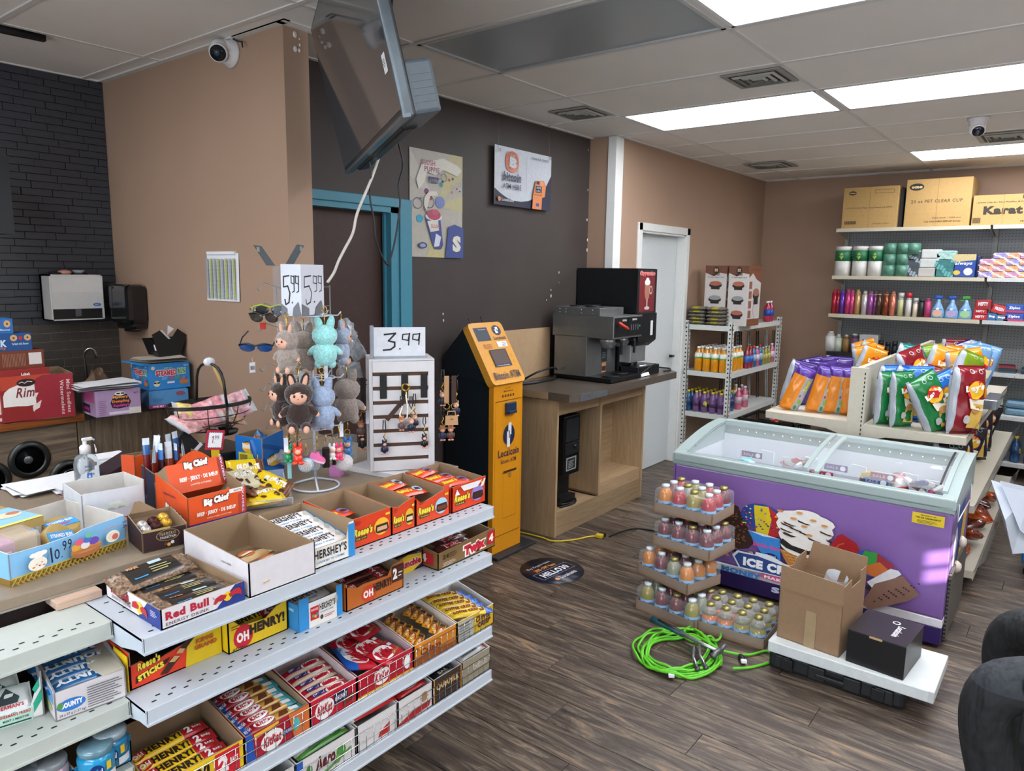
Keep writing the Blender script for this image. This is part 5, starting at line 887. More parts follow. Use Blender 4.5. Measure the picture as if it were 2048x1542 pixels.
 # ---- Munchies-style blue snack carton
c0_=PZ(538,992,ZC);t=thing('peanut_carton','tall bright blue open carton with yellow panels beside the plush stand','carton',(c0_.x,c0_.y,ZC+.0006),0)
q1=PZ(470,868,1.146);q2=PZ(566,864,1.146);q0=PZ(524,876,1.146);c0_=V((q0.x,q0.y,ZC));t.location=c0_;e1=q1-q0;e2=q2-q0;Hm=.168
def vwall(mb,p,q,h0,h1,o,i,th=.003):
 n_=V((-(q-p).y,(q-p).x,0)).normalized()*th
 vs=[p,q,q+V((0,0,h1)),p+V((0,0,h0)),p+n_,q+n_,q+n_+V((0,0,h1)),p+n_+V((0,0,h0))];mb.add(vs,[(0,1,2,3)],o);mb.add(vs,[(4,7,6,5),(3,2,6,7),(0,3,7,4),(1,5,6,2)],i)
BLU=K('#1668b4');mb=MB(BLU);o_=V((0,0,0))
vwall(mb,e1,o_,Hm,Hm-.002,BLU,CBIN);vwall(mb,o_,e2,Hm-.002,Hm+.01,BLU,CBIN);vwall(mb,e2,e1+e2,Hm+.01,Hm,BLU,CBIN);vwall(mb,e1+e2,e1,Hm,Hm,BLU,CBIN);mb.build('carton_walls',t)
W1=e1.length;W2=e2.length
art(t,e1,-e1,(0,0,1),[('e',.5,.78,.26,.12,'#1a1a1e'),('e',.5,.77,.245,.11,'#e0a81e'),('t','Munchies',.28,.74,.44,.12,'#f2efe8',{'bold':.07,'rot':.05}),('r',.12,.28,.84,.66,'#c9c83a'),('p',[(.18,.3),(.42,.3),(.45,.62),(.16,.62)],'#8a7a20'),('e',.3,.38,.11,.07,'#1c3a8a'),('t','Salted',.52,.5,.26,.06,'#4a6a2a',{'bold':.03}),('t','Peanuts',.52,.42,.28,.06,'#4a6a2a',{'bold':.03})]+lines(.5,.3,.8,.38,3,'#5a6a2a'),W=W1,H=Hm)
art(t,o_,e2,(0,0,1),[('p',[(.0,.9),(1,.7),(1,.6),(0,.8)],'#0f4f96'),('p',[(.0,.6),(1,.4),(1,.25),(0,.45)],'#0f4f96'),('e',.55,.5,.38,.12,'#1a1a1e'),('e',.55,.49,.36,.11,'#e0a81e'),('t','Munchies',.22,.43,.66,.13,'#f2efe8',{'bold':.07,'rot':.25})],W=W2,H=Hm)
for i in range(3):
 mb_,tp_=pillow(.10,.07,.03,lambda u,v,s:FO(['#2a6fc0','#b8863a','#2a5f9a'][i]),noise=.002,seed=i);o=bpy.data.objects.new('peanut_bag',mb_.mesh('peanut_bag'));link(o);o.location=c0_+(e1+e2)*(.35+.15*i)+V((0,0,Hm-.04));o.rotation_euler=(1.3,.3*i,.4+.5*i);tag(o,['blue peanut bag at the front inside the tall blue carton','tan peanut bag in the middle inside the tall blue carton','dark blue peanut bag at the back inside the tall blue carton'][i],'snack bag','bags in the tall blue carton')
 # ---- acrylic tray with yellow bags
c=PZ(520,1010,ZC);t=thing('acrylic_tray','clear curved acrylic tray holding yellow chocolate nut bags','tray',(c.x,c.y,ZC+.0006),-.45);AC=M('#dfe6ea',.05,var=0,alpha=.28,spec=1.)
m=MB(AC);prof=[(-.06,.03),(-.055,.008),(-.04,0),(.06,0),(.085,.015),(.10,.05),(.12,.075)]
m.add([(-.09,y,z)for y,z in prof]+[(.09,y,z)for y,z in prof],[(i,i+1,len(prof)+i+1,len(prof)+i)for i in range(len(prof)-1)],smooth=True)
for x in(-.09,.09):m.add([(x,y,z)for y,z in prof]+[(x,.06,.05),(x,-.05,.035)],[tuple(range(len(prof)+2))])
m.build('shell',t);MB(M('#c9d2d8',.1,alpha=.7)).tube([(-.09,y,z)for y,z in prof],.0014,5).tube([(.09,y,z)for y,z in prof],.0014,5).tube([(-.09,-.06,.03),(.09,-.06,.03)],.0014,5).build('rim',t)
def nutbag(col,lab,loc,rot,wh=False):
 mb_,tp_=pillow(.12,.085,.03,lambda u,v,s:FO('#7a4a2a',.3)if(s>0 and(u>.75 or v<.25)and not wh)else FO(col,.25),nu=10,nv=7,noise=.003,seed=int(loc[0]*999)%97)
 art(mb_,(0,0,0),(1,0,0),(0,1,0),[('e',.25,.4,.10,.14,'#3a2012'),('e',.45,.25,.08,.12,'#4a2a16'),('e',.6,.7,.07,.1,'#3a2012'),('t','GLOSETTE',.22,.48,.6,.26,'#f2efe6',{'bold':.08}),('e',.8,.3,.08,.12,'#4a2a16')],fn=tp_,W=.12,H=.085)
 o=bpy.data.objects.new('candy_bag',mb_.mesh('candy_bag'));link(o);o.location=loc;o.rotation_euler=rot;return tag(o,lab,'candy bag','yellow chocolate nut bags in the acrylic tray')
Y_='#e2c31a'
nutbag(Y_,'yellow candy bag standing highest at the back of the acrylic tray',(c.x+.02,c.y+.10,ZC+.085),(.9,.1,-.2));nutbag('#6a4630','brown see-through candy bag at the back left of the acrylic tray',(c.x-.035,c.y+.09,ZC+.07),(.8,-.2,.3))
nutbag(Y_,'yellow candy bag leaning on the right side of the acrylic tray',(c.x+.06,c.y+.02,ZC+.045),(.5,.4,-.9));nutbag(Y_,'yellow candy bag lying flat at the front of the acrylic tray',(c.x+.0,c.y-.02,ZC+.03),(.2,0,-.3),True);nutbag('#5a3a28','dark brown candy bag in the middle of the acrylic tray',(c.x-.03,c.y+.03,ZC+.05),(.5,.2,.9));nutbag('#d8d2b0','pale yellow candy bag low between the others in the acrylic tray',(c.x-.02,c.y+.055,ZC+.075),(.6,.1,.2),True)
# ---- basket
bk=V((1.325,2.36,1.135));t=thing('wire_basket','black wire basket with a tall handle, full of pink candy bags','basket',bk);BW=M('#16120f',.4);rx,ry=.148,.09
el=lambda r,z,n=28,k=1.:[(rx*r*math.cos(2*pi*i/n),ry*r*math.sin(2*pi*i/n)*k,z)for i in range(n+1)]
m=MB(BW)
for dz in(0,.004,.008):m.tube(el(1,.098+dz),.003,5)
m.build('rim',t);m=MB(BW);m.tube(el(.93,.065),.0018,5).tube(el(.80,.035),.0018,5).tube(el(.5,.01),.0022,5)
for k in range(8):
 A=2*pi*(k+.5)/8;m.tube([(rx*r_*math.cos(A),ry*r_*math.sin(A),z)for r_,z in((1,.1),(.95,.07),(.82,.04),(.5,.01))],.0017,5)
m.build('wires',t)
MB(BW).tube([(.01,-ry,.1),(.008,-ry*.98,.0),],.005,6).tube([(.0,ry,.1)]+[(.004,ry*math.cos(pi*i/10),.1+.14*math.sin(pi*i/10)**.4)for i in range(1,10)]+[(.01,-ry,.1)],.0048,6).build('handle',t)
MB(BW).lathe([(.05,-.012),(.055,0),(.02,.012)],(.04,0,0),18).build('foot',t)
m=MB(M('#c9ccd0',.3,var=.2));m.sph((.004,0,.245),(.022,.016,.016),n=8,m=6).build('tape_wrap',t);MB(M('#b89a5a',.6)).tube([(.012,0,.24),(.03,-.01,.19),(.05,-.012,.135)],[.003,.006,.003],5).build('ribbon',t)
PK=[('#d9a0a0','pink'),('#d8c07a','yellow-pink'),('#c98a90','rose'),('#dcb8b8','pale pink'),('#d0a488','peach'),('#d8a8b0','light pink')]
for i,(c_,nm)in enumerate(PK):
 mb_,tp_=pillow(.15,.10,.035,lambda u,v,s:M(c_,.22,var=.45,scale=60,coat=.5)if .1<u<.85 else M('#cfd0d4',.2,alpha=.7),nu=10,nv=7,noise=.004,seed=20+i)
 o=bpy.data.objects.new('candy_bag',mb_.mesh('candy_bag'));link(o);o.location=bk+V((-.085+.034*i,-.02+.03*(i%2),.05+.012*(i%3)));o.rotation_euler=(.5+.2*(i%3),.35*math.sin(i*2.1),.5*math.cos(i*1.7));tag(o,nm+' candy bag in the black wire basket, '+['at its left end','left of the middle','in front of the handle','behind the handle','right of the handle','at its right end'][i],'candy bag','candy bags in the wire basket')
t=thing('black_case','black and silver boxes heaped under the wire basket','box',(1.22,2.26,ZC));MB(M('#18181b',.35)).box((0,0,0),(.22,.2,.10),bev=.006).build('box',t);MB(M('#8f9298',.3,var=.3,alpha=.8)).box((.12,-.05,.0),(.26,-.01,.07),bev=.004).build('clear_pack',t)
t=thing('phone_box','slanting black and white phone box between the wire basket and the jerky carton','box',(1.14,2.33,ZC+.03));m=MB(K('#17161a'));m.T=Matrix.Rotation(-.7,4,'Y');m.box((0,0,0),(.16,.03,.07));m.build('lid',t);m=MB(PAPER);m.T=Matrix.Rotation(-.7,4,'Y');m.box((-.004,-.002,-.012),(.165,.032,0)).box((-.012,-.002,-.012),(-.003,.032,.07)).build('tray',t)
# ---- 1.99 card on a stick
p=PY(430,880,2.05);t=thing('price_card','white 1.99 price card with a red jagged border on a yellow stick','price card',p,-.0);w,h=.058,.060
m=MB(K('#b5203a'));m.T=Matrix.Rotation(.18,4,'Y');m.box((-w/2,0,-h/2),(w/2,.0012,h/2)).build('card',t)
zz=[(.5+.40*math.cos(a)*(1 if abs(math.cos(a))>.7 else .95)*(1+.0),0)for a in()]
pts=[]
for i in range(56):
 s_=i/56*4;k=int(s_);f=s_-k;e=.40 if i%2 else .36;pts.append([(-e+2*e*f,-e),(e,-e+2*e*f),(e-2*e*f,e),(-e,e-2*e*f)][k])
art(t,(0,-.0004,0),(math.cos(.18),0,-math.sin(.18)),(math.sin(.18),0,math.cos(.18)),[('p',[(x*1.05,y*1.05)for x,y in pts],'#2a2a70'),('p',pts,'#e4e6ea'),('l',[(-.2,.12),(-.13,.2),(-.13,-.15)],.0022,'#3a3a20'),('e',-.04,-.14,.02,.02,'#3a3a20'),('t','99',-.05,.02,.24,.22,'#3a3a1c',{'bold':.0})],W=w,H=h)
MB(FO('#d8b81e')).box((-.012,.002,-.10),(.014,.004,-.01)).build('stick',t)
# ---- plush stand
SX,SY=1.477,1.985
t=thing('plush_stand','white wire countertop stand with hooks holding the plush keychains','stand',(SX,SY,ZC+.002));WW=M('#c3ccd8',.35,var=.02)
m=MB(WW);m.tube([(.078*math.cos(2*pi*i/28),.078*math.sin(2*pi*i/28),.003)for i in range(29)],.0035,6).tube([(.078,.0,.003),(0,0,.03)],.0035).tube([(-.04,-.067,.003),(0,0,.03)],.0035).tube([(-.04,.067,.003),(0,0,.03)],.0035).build('base_ring',t)
MB(WW).tube([(0,0,.02),(0,0,.575)],.0045,8).build('pole',t)
for z,r_,nh in((.575,.085,6),(.37,.09,6),(.205,.08,7)):
 m=MB(WW)
 for k in range(nh):A=2*pi*k/nh+.3;m.tube([(0,0,z),(r_*math.cos(A),r_*math.sin(A),z),(r_*1.12*math.cos(A),r_*1.12*math.sin(A),z+.012)],.0024,5)
 m.tube([(r_*.8*math.cos(2*pi*i/20),r_*.8*math.sin(2*pi*i/20),z)for i in range(21)],.002,5).build('hook_tier',t)
 # price topper: folded sign
t=thing('price_topper','white folded 5.99 sign box on top of the plush stand','sign',(0,0,0));z0,z1=1.557,1.715
pc=PY(604,640,SY-.085);A_=V((PY(563,600,SY-.02).x,SY-.02,z0));B2=V((pc.x,SY-.085,z0));C2=V((PY(648,600,SY-.0).x,SY+.0,z0));up=V((0,0,z1-z0))
m=MB(M('#c9cdd6',.6,var=.02));D2=A_+C2-B2
for p_,q_ in((A_,B2),(B2,C2),(C2,D2),(D2,A_)):m.add([p_,q_,q_+up,p_+up],[(0,1,2,3)])
m.build('sign_card',t)
def s599(o,u):art(t,o,u,(0,0,1),[('l',[(.42,.78),(.14,.76),(.13,.56),(.34,.58),(.44,.44),(.38,.26),(.22,.22),(.18,.32)],.0045,'#22241c'),('e',.55,.26,.03,.02,'#22241c'),('l',[(.66,.76),(.52,.78),(.52,.64),(.66,.62),(.67,.78),(.66,.48),(.56,.46)],.003,'#22241c'),('l',[(.88,.76),(.74,.78),(.74,.64),(.88,.62),(.89,.78),(.88,.48),(.78,.46)],.003,'#22241c'),('p',[(.0,.0),(.3,.0),(.3,.14),(.0,.24)],'#6a6d74'),('p',[(.55,.0),(1,.0),(1,.0),(.85,.28),(.6,.16)],'#6a6d74')],W=u.length,H=z1-z0)
s599(A_,B2-A_);s599(B2,C2-B2)
m=MB(M('#9aa0a8',.1,alpha=.35));m.add([A_+V((-.03,.0,.0)),A_,A_+up*.95,A_+V((-.028,.0,0))+up*.95],[(0,1,2,3)]).build('plastic_sleeve',t)
for(x0,y0),(x1,y1),nm in(((545,531),(520,490),'left dark flap rising from the 5.99 sign'),((583,528),(606,489),'right dark flap rising from the 5.99 sign')):
 p_=PY(x0,y0,SY);q_=PY(x1,y1,SY);wv=V((.028,0,0));t2=thing('sign_flap',nm,'sign flap',(0,0,0));m=MB(M('#4a5054',.25));m.prism([(p_.x-.012,p_.z),(p_.x+.016,p_.z),(q_.x+.012,q_.z-.003),(q_.x-.014,q_.z)],'Y',SY+.01,SY+.014).build('flap',t2)
 art(t2,(q_.x-.006,SY+.0098,q_.z-.02),(1,0,0),(0,0,1),[('r',0,0,1,1,'#7a8078')],'sticker',W=.01,H=.014)
 # plush keychains: plain long-eared soft toys
def plushmat(c):return M(c,.95,var=.22,scale=160,bump=1.,sheen=.5)
FACE=M('#d9a68e',.6,var=.04);
def fuzz(mb,amp,seed):
 R_=random.Random(seed);mb.v=[tuple(c_+R_.uniform(-amp,amp)for c_ in v)for v in mb.v]
def plush(lab,loc,rz,col,face=True,s=1.,ears='#cf9f88',sit=0.):
 """toy facing -y in its own frame, hanging height about .13"""
 P_=plushmat(col);t=thing('plush_toy',lab,'plush toy',loc,rz,'plush keychains on the white stand');t.scale=(s,)*3
 m=MB(P_);m.sph((0,0,-.022),(.034,.028,.036),n=20,m=14);fuzz(m,.0009,1);m.build('body',t)
 m=MB(P_);m.sph((0,-.002,.030),(.036,.030,.031),n=20,m=14);fuzz(m,.0009,2);hd=m.build('head',t)
 for sx in(-1,1):
  m=MB(P_);m.T=Matrix.Translation((sx*.016,.0,.062))@Matrix.Rotation(sx*.25,4,'Y');m.sph((0,0,0),(.0115,.008,.026),n=12,m=8);fuzz(m,.0006,3);e=m.build('ear',hd if False else t)
  if face:m=MB(M(ears,.8));m.T=Matrix.Translation((sx*.016,-.006,.062))@Matrix.Rotation(sx*.25,4,'Y');m.sph((0,0,0),(.0065,.004,.019),n=8,m=6).build('inner_ear',e)
  m=MB(P_);m.T=Matrix.Translation((sx*.032,-.004,-.012))@Matrix.Rotation(sx*-.9,4,'Y');m.sph((0,0,0),(.011,.011,.02),n=12,m=8);fuzz(m,.0006,4);ar=m.build('arm',t)
  MB(FACE).sph((sx*.045,-.006,-.022),(.006,.005,.007),n=8,m=6).build('hand',ar)
  m=MB(P_);m.sph((sx*.017,-.008-sit,-.052),(.014,.016,.014),n=12,m=8);fuzz(m,.0006,5);lg=m.build('leg',t)
  MB(FACE).sph((sx*.018,-.022-sit,-.056),(.008,.006,.010),n=8,m=6).build('foot',lg)
 if face:
  f=MB(FACE).sph((0,-.017,.027),(.025,.017,.021),n=16,m=10).build('face',t)
  m=MB(M('#1a1414',.15,coat=.5))
  for sx in(-1,1):m.sph((sx*.0095,-.0325,.030),(.0032,.002,.004),n=8,m=6)
  m.build('eyes',f);MB(M('#b0604e',.5)).sph((0,-.0345,.0225),(.0022,.0015,.0015),n=8,m=5).build('nose',f)
 MB(GOLD).tube([(.007*math.cos(2*pi*i/12),0,.105+.009*math.sin(2*pi*i/12))for i in range(13)],.0012,5).tube([(0,0,.058),(0,0,.097)],.0018,5).build('clasp',t)
 return t
def at(px,py,dy=0.):return PY(px,py,SY+dy)
GB,BRN,BLG,MINT='#8f8279','#28160e','#9aa9c0','#93d2d0'
TX=math.radians(-38)
pl1=plush('grey-brown plush toy with a pink face turned left, top tier left',at(575,702,-.06),TX-.7,GB,s=1.05)
plush('grey-brown plush toy seen from behind, top tier, next to the pole',at(608,700,-.0),TX+2.9,GB,False,1.05)
plush('mint green fluffy plush toy seen from behind, top tier',at(650,692,-.07),TX+pi,MINT,False,1.12)
plush('blue-grey plush toy facing right, top tier at the right',at(683,690,-.01),TX+1.4,BLG,s=1.0)
plush('chocolate brown plush toy facing forward, lower tier',at(598,812,-.08),TX,BRN,s=1.22,sit=.012)
plush('chocolate brown plush toy turned left behind the other brown one',at(563,806,-.01),TX-1.0,BRN,s=1.1)
plush('blue-grey plush toy seen from behind, lower tier in the middle',at(645,815,-.09),TX+pi,'#8fa0bb',False,1.15)
plush('grey-brown plush toy seen from behind, lower tier at the right',at(694,800,-.03),TX+pi-.3,'#857a72',False,1.25)
plush('brown plush toy mostly hidden at the right of the lower brown pair',at(625,815,.02),TX,BRN,s=.95)
tagm=None
for px,py,dy,l in((652,745,-.08,'under the mint plush toy'),(600,757,-.03,'under the grey-brown plush toy by the pole'),(572,890,-.1,'hanging left of the small charms'),(683,860,-.1,'under the blue-grey plush toy'),(735,835,-.03,'at the right of the lower grey-brown plush toy')):
 q=at(px,py,dy);t=thing('cloth_label','white cloth tag '+l,'tag',q,TX,'white tags of the plush toys');m=MB(M('#c9ced8',.6));m.grid(lambda u,v:((u-.5)*.012,.004*math.sin(4*v),-.0+.045*(v-.5)+.0*u),2,6).build('tag',t)
 # small charms on the lowest tier
def charm(lab,px,py,dy,col,kind,s=1.):
 q=at(px,py,dy);t=thing('charm',lab,'keychain',q,TX,'small charms on the lowest tier of the stand');t.scale=(s,)*3;P_=M(col,.25,coat=.3,var=.03)
 if kind=='fig':
  MB(P_).sph((0,0,.008),(.011,.010,.010)).sph((-.006,0,.02),(.0035,.003,.007)).sph((.006,0,.02),(.0035,.003,.007)).build('head',t)
  MB(P_).sph((0,0,-.008),(.010,.008,.010)).sph((-.006,-.006,-.016),(.006,.006,.004)).sph((.006,-.006,-.016),(.006,.006,.004)).build('body',t);MB(FACE).sph((0,-.006,.008),(.007,.005,.006)).build('face',t)
 if kind=='brush':
  m=MB(P_);m.T=Matrix.Rotation(pi/2,4,'X');m.lathe([(0,-.004),(.022,-.004),(.023,.002),(.019,.005)],n=24).build('shell',t);m=MB(M('#d8d0c8',.5));m.T=Matrix.Rotation(pi/2,4,'X');m.lathe([(.0185,.004),(.018,.0055),(0,.006)],n=20).build('pad',t)
  m=MB(M('#4a5a8a',.5));
  for i in range(30):r_,A=.0028*math.sqrt(i*1.3),i*2.4;m.box((r_*math.cos(A)-.0006,-.010,r_*math.sin(A)-.0006),(r_*math.cos(A)+.0006,-.005,r_*math.sin(A)+.0006))
  m.build('bristles',t,kind='stuff')
 if kind=='shoe':
  MB(P_).prism([(-.022,-.006),(.020,-.022),(.026,-.012),(.012,.002),(.006,.014),(-.004,.010),(-.016,.016),(-.022,.006)],'Y',-.008,.008).build('upper',t);MB(M('#e0b8c8',.4)).prism([(-.024,-.010),(.020,-.026),(.026,-.018),(.020,-.020),(-.022,-.004)],'Y',-.009,.009).build('sole',t)
 if kind=='pom':m=MB(M(col,.95,var=.1,scale=200,bump=1,sheen=.5));m.sph((0,0,0),.030,n=22,m=16);fuzz(m,.0018,7);m.build('pompom',t)
 if kind=='strap':MB(P_).box((-.007,-.001,-.035),(.007,.001,.03),bev=.001).build('strap',t)
 if kind=='case':MB(P_).box((-.012,-.005,-.035),(.012,.005,.035),bev=.004).build('case',t)
 top={'pom':.03,'strap':.03,'case':.035}.get(kind,.024)
 MB(GOLD).tube([(.006*math.cos(2*pi*i/10),0,top+.012+.007*math.sin(2*pi*i/10))for i in range(11)],.001,5).tube([(0,0,top+.018),(.002,0,top+.03),(0,0,top+.045)],.0014,5).build('chain',t)
charm('green figure charm at the left of the lowest tier',577,908,-.06,'#128a58','fig',1.3);charm('red figure charm beside the green one',596,910,-.09,'#d83a22','fig',1.5);charm('light blue round hairbrush charm with dotted bristles',612,930,-.09,'#7fb4d4','brush',1.05)
charm('second pale blue round hairbrush charm, behind the pink sneaker',630,930,-.05,'#7fb4d4','brush',.9);charm('bright pink sneaker charm with a pale sole',634,912,-.1,'#d86a9e','shoe',1.0);charm('black sneaker-shaped charm case beside the pink sneaker',652,915,-.08,'#17171a','case',1.0)
charm('white figure charm with dotted ears',664,905,-.08,'#e0dcdc','fig',1.2);charm('hot pink figure charm right of the white one',678,905,-.09,'#e0406a','fig',1.3);charm('blue plush charm behind the hot pink one',695,895,-.03,'#3f7ab8','fig',1.5);charm('round white fluffy pompom charm',689,925,-.07,'#c9c5c6','pom',.95)
charm('pale teal strap charm hanging under the green figure',579,938,-.06,'#7fb0b4','strap',.9);charm('small black charm between the sneaker and the pompom',668,920,-.06,'#141416','case',.5)
t=thing('pink_box','small pink box on the counter under the white pompom','box',PZ(680,955,ZC),.5);MB(K('#c07ab0')).box((0,0,0),(.04,.04,.035),bev=.001).build('body',t)
t=thing('clear_case','empty clear plastic case behind the plush stand','case',PZ(700,935,ZC)+V((.0,.04,0)),.3);MB(M('#aeb8bc',.08,alpha=.25,spec=1)).box((0,0,0),(.1,.08,.10),bev=.004).build('case',t)
# ---- sunglasses rack behind
t=thing('sunglasses_rack','grey wire rack with zigzag hooks behind the plush stand','rack',(0,0,0));GW=M('#8d8f90',.3,metal=.5);RX,RY=1.585,2.33
m=MB(GW)
for x in(0,.035,.07,.24):m.tube([(RX+x,RY,ZC),(RX+x,RY,1.64)],.003,6)
for i in range(9):m.tube([(RX,RY,1.05+.073*i),(RX+.24,RY,1.05+.073*i)],.0022,5)
m.build('wire_frame',t);MB(GW).lathe([(.09,0),(.09,.008),(.02,.02)],(RX+.12,RY,ZC),20).build('base',t)
for i in range(9):z=1.64-.073*i;MB(GW).tube([(RX+.02,RY,z-.01),(RX-.05,RY-.0,z+.012),(RX-.06,RY,z-.004),(RX-.07,RY,z-.018),(RX-.085,RY,z-.004)],.0022,5).build('hook',t)
m=MB(M('#aab2b6',.1,alpha=.35,var=.3));R_=random.Random(5)
for i in range(2):pass
def shades(lab,px,py,Y,c1,c2,rz,rx=0.):
 q=PY(px,py,Y);t=thing('sunglasses',lab,'sunglasses',q,rot=(rx,0,rz),group='sunglasses on the wire rack');L_=M(c1,.1,coat=.6)
 for sx in(-1,1):mm=MB(L_);mm.sph((sx*.031,0,0),(.027,.004,.019),n=14,m=8);mm.build('lens',t);MB(M(c2,.3)).tube([(sx*.058,0,.006),(sx*.062,.05,.008),(sx*.06,.11,-.004)],.0025,5).build('temple',t)
 MB(M(c2,.3)).tube([(-.058,-.001,.012),(-.03,-.004,.019),(0,-.004,.010),(.03,-.004,.019),(.058,-.001,.012)],.003,6).build('bridge',t)
shades('blue mirrored sunglasses hanging at the left of the wire rack',512,695,2.30,'#1a4a8a','#15171c',-.9,.5);shades('dark grey sunglasses with a yellow frame behind the 5.99 sign',540,620,2.30,'#2a2c2e','#a9b83a',-.5);shades('black sunglasses with a red tag on the wire rack',528,635,2.29,'#3a3632','#1a1a1a',-1.2,.3)
t=thing('red_tag','red tag hanging from the black sunglasses','tag',PY(526,652,2.28));MB(K('#c8402c')).box((-.012,0,-.012),(.012,.001,.012)).build('tag',t)
t=thing('barcode_tag','white barcode tag hanging under the blue sunglasses','tag',PY(505,735,2.30));MB(PAPER).box((-.011,0,-.018),(.011,.001,.018)).tube([(0,0,.018),(0,0,.035)],.0006,4).build('tag',t);art(t,(-.008,-.0003,-.008),(1,0,0),(0,0,1),[('r',.1*i,0,.1*i+.06,1,'#555')for i in range(10)],W=.016,H=.014)
for i,(px,py,Y,s_)in enumerate(((602,660,2.15,.8),(700,660,2.2,1.),(712,700,2.2,1.),(700,740,2.2,.9),(575,915,2.1,.7),(690,690,2.15,.8),(560,750,2.2,.6),(612,760,2.1,.6))):
 mb_,tp_=pillow(.10*s_,.08*s_,.03,lambda u,v,s:M('#a9b0b6',.12,var=.35,scale=40,alpha=.5,spec=1),noise=.006,seed=40+i);o=bpy.data.objects.new('clear_bag',mb_.mesh('clear_bag'));link(o);o.location=PY(px,py,Y);o.rotation_euler=(1.2,.4*math.sin(i),.7*i)
 tag(o,'crumpled clear plastic bag '+['behind the top of the stand pole','behind the blue-grey plush toy, upper right','at the right edge of the sunglasses rack','behind the stand, level with its middle tier','above the green figure charm','close behind the blue-grey plush toy','left of the brown plush toys','behind the middle of the stand'][i],'plastic bag','clear bags on the racks')
 # ---- slatwall spinner
a=PZ(748,943,ZC+.022);b=PZ(857,937,ZC+.022);d=b-a;w=d.length;rz=math.atan2(d.y,d.x);h=PY(742,722,a.y).z-ZC-.022
t=thing('slat_display','white slatted countertop spinner with dark slots and keychain hooks','display stand',(a.x,a.y,ZC),rz);WS=M('#c9c8ca',.45,var=.02)
MB(M('#4a3222',.6)).box((.002,.004,.03),(w-.002,.16,h+.01)).build('core',t)
n=8;ph_=[.0]+[.105+.128*i for i in range(7)]+[1.0]
for i in range(8):
 z0=.022+(h)*(1-ph_[i+1])+.0;z1=.022+h*(1-ph_[i])-(.013 if i else 0)
 MB(WS).box((0,0,z0+.0),(w,.0075,z1),bev=.0008).build('slat',t)
MB(WS).box((w,-.0,.022),(w+.022,.17,.022+h)).box((-.012,.004,.022),(0,.17,.022+h)).box((-.012,0,.018+h),(w+.022,.17,.026+h)).build('side_panels',t)
m=MB(WS);m.T=Matrix.Rotation(.78,4,'Z');m.box((-.0,-.10,.0),(.22,.12,.02),bev=.002);m.T=Matrix.Translation((-.01,.03,0))@m.T;pl_=m.build('platform',t);pl_.location=(.0,.02,0)
MB(WS).box((.02,.02,.02),(w-.0,.15,.024)).build('turntable',t)
t4=thing('price_sign','white 3.99 price card standing on the slatted spinner','price card',L2W(t,.008,.03,h+.03),rz);
MB(M('#c9ccd2',.6)).box((.0,0,0),(w*.93,.002,.105)).build('card',t4);MB(M('#8d939c',.3)).box((-.012,.0,-.004),(.0,.03,.11)).box((0,-.006,-.004),(w*.95,.0,.004)).build('holder',t4)
art(t4,items=[('l',[(.20,.76),(.42,.80),(.28,.55),(.40,.50),(.40,.36),(.32,.26),(.18,.24)],.006,'#1f1f22'),('e',.50,.28,.02,.025,'#1f1f22'),('l',[(.68,.78),(.56,.76),(.55,.60),(.66,.56),(.69,.80),(.67,.40)],.0042,'#1f1f22'),('l',[(.88,.78),(.76,.76),(.75,.60),(.86,.56),(.89,.80),(.87,.42)],.0042,'#1f1f22')],W=w*.93,H=.105,**FRONT)
SL=t
def keychain(lab,x,z,kind,y=-.02,s=1.,c1='#15181f',c2='#d8a088'):
 q=thing('keychain',lab,'keychain',L2W(SL,x,y,z),rz,'keychains on the slatted spinner');q.scale=(s,)*3
 if kind!='bag':
  MB(M(c1,.3)).sph((0,0,-.075),(.010,.007,.014)).sph((-.010,0,-.075),(.004,.004,.009)).sph((.010,0,-.075),(.004,.004,.009)).build('body',q)
  MB(M(c1 if kind=='dark'else '#b5917a',.35)).sph((0,0,-.055),(.010,.009,.010)).sph((-.006,0,-.044),(.003,.003,.005)).sph((.006,0,-.044),(.003,.003,.005)).build('head',q);MB(FACE).sph((.0,-.005,-.056),(.007,.005,.006)).build('face',q)
  MB(M('#d08a78',.4)).sph((-.005,-.003,-.090),(.005,.006,.003)).sph((.005,-.003,-.090),(.005,.006,.003)).build('feet',q)
 if kind=='hat':MB(M('#a8683a',.5)).lathe([(.016,-.050),(.009,-.048),(.008,-.042),(0,-.041)],n=12).build('hat',q)
 MB(M('#17110e',.4)).tube([(-.003,0,.03),(-.005,0,.0),(0,0,-.012),(.005,0,.0),(.003,0,.03)],.002,5).build('strap',q)
 MB(GOLD).tube([(.003*math.sin(i*1.6),.002*math.cos(i*1.6),-.012-.006*i)for i in range(6)],.0022,5).build('chain',q)
for i,x in enumerate((.036,.11,.178)):
 q=thing('display_hook',['left','middle','right'][i]+' black strap hook on the slatted spinner front','hook',L2W(SL,x,-.0035,.022+h*.66),rz,'strap hooks on the spinner');MB(BLACK).box((-.012,0,0),(.012,.003,h*.22),bev=.001).tube([(0,0,h*.17),(0,-.03,h*.17),(0,-.034,h*.185)],.0018,5).build('hook',q)
keychain('dark blue figure keychain with sunglasses at the left of the spinner',.036,.16+.02,'dark',c1='#1c2440');keychain('black long-eared figure keychain at the right of the spinner',.176,.175+.02,'dark',c1='#1a1414')
keychain('striped figure keychain with a brown hat in the middle cluster',.095,.265,'hat',-.03,c1='#5a4a48');keychain('tan bear-headed figure keychain in dark blue in the middle cluster',.128,.262,'bear',-.035,1.05,c1='#18243a');keychain('second tan bear-headed figure keychain, behind the first in the middle cluster',.142,.27,'bear',-.02,c1='#18243a')
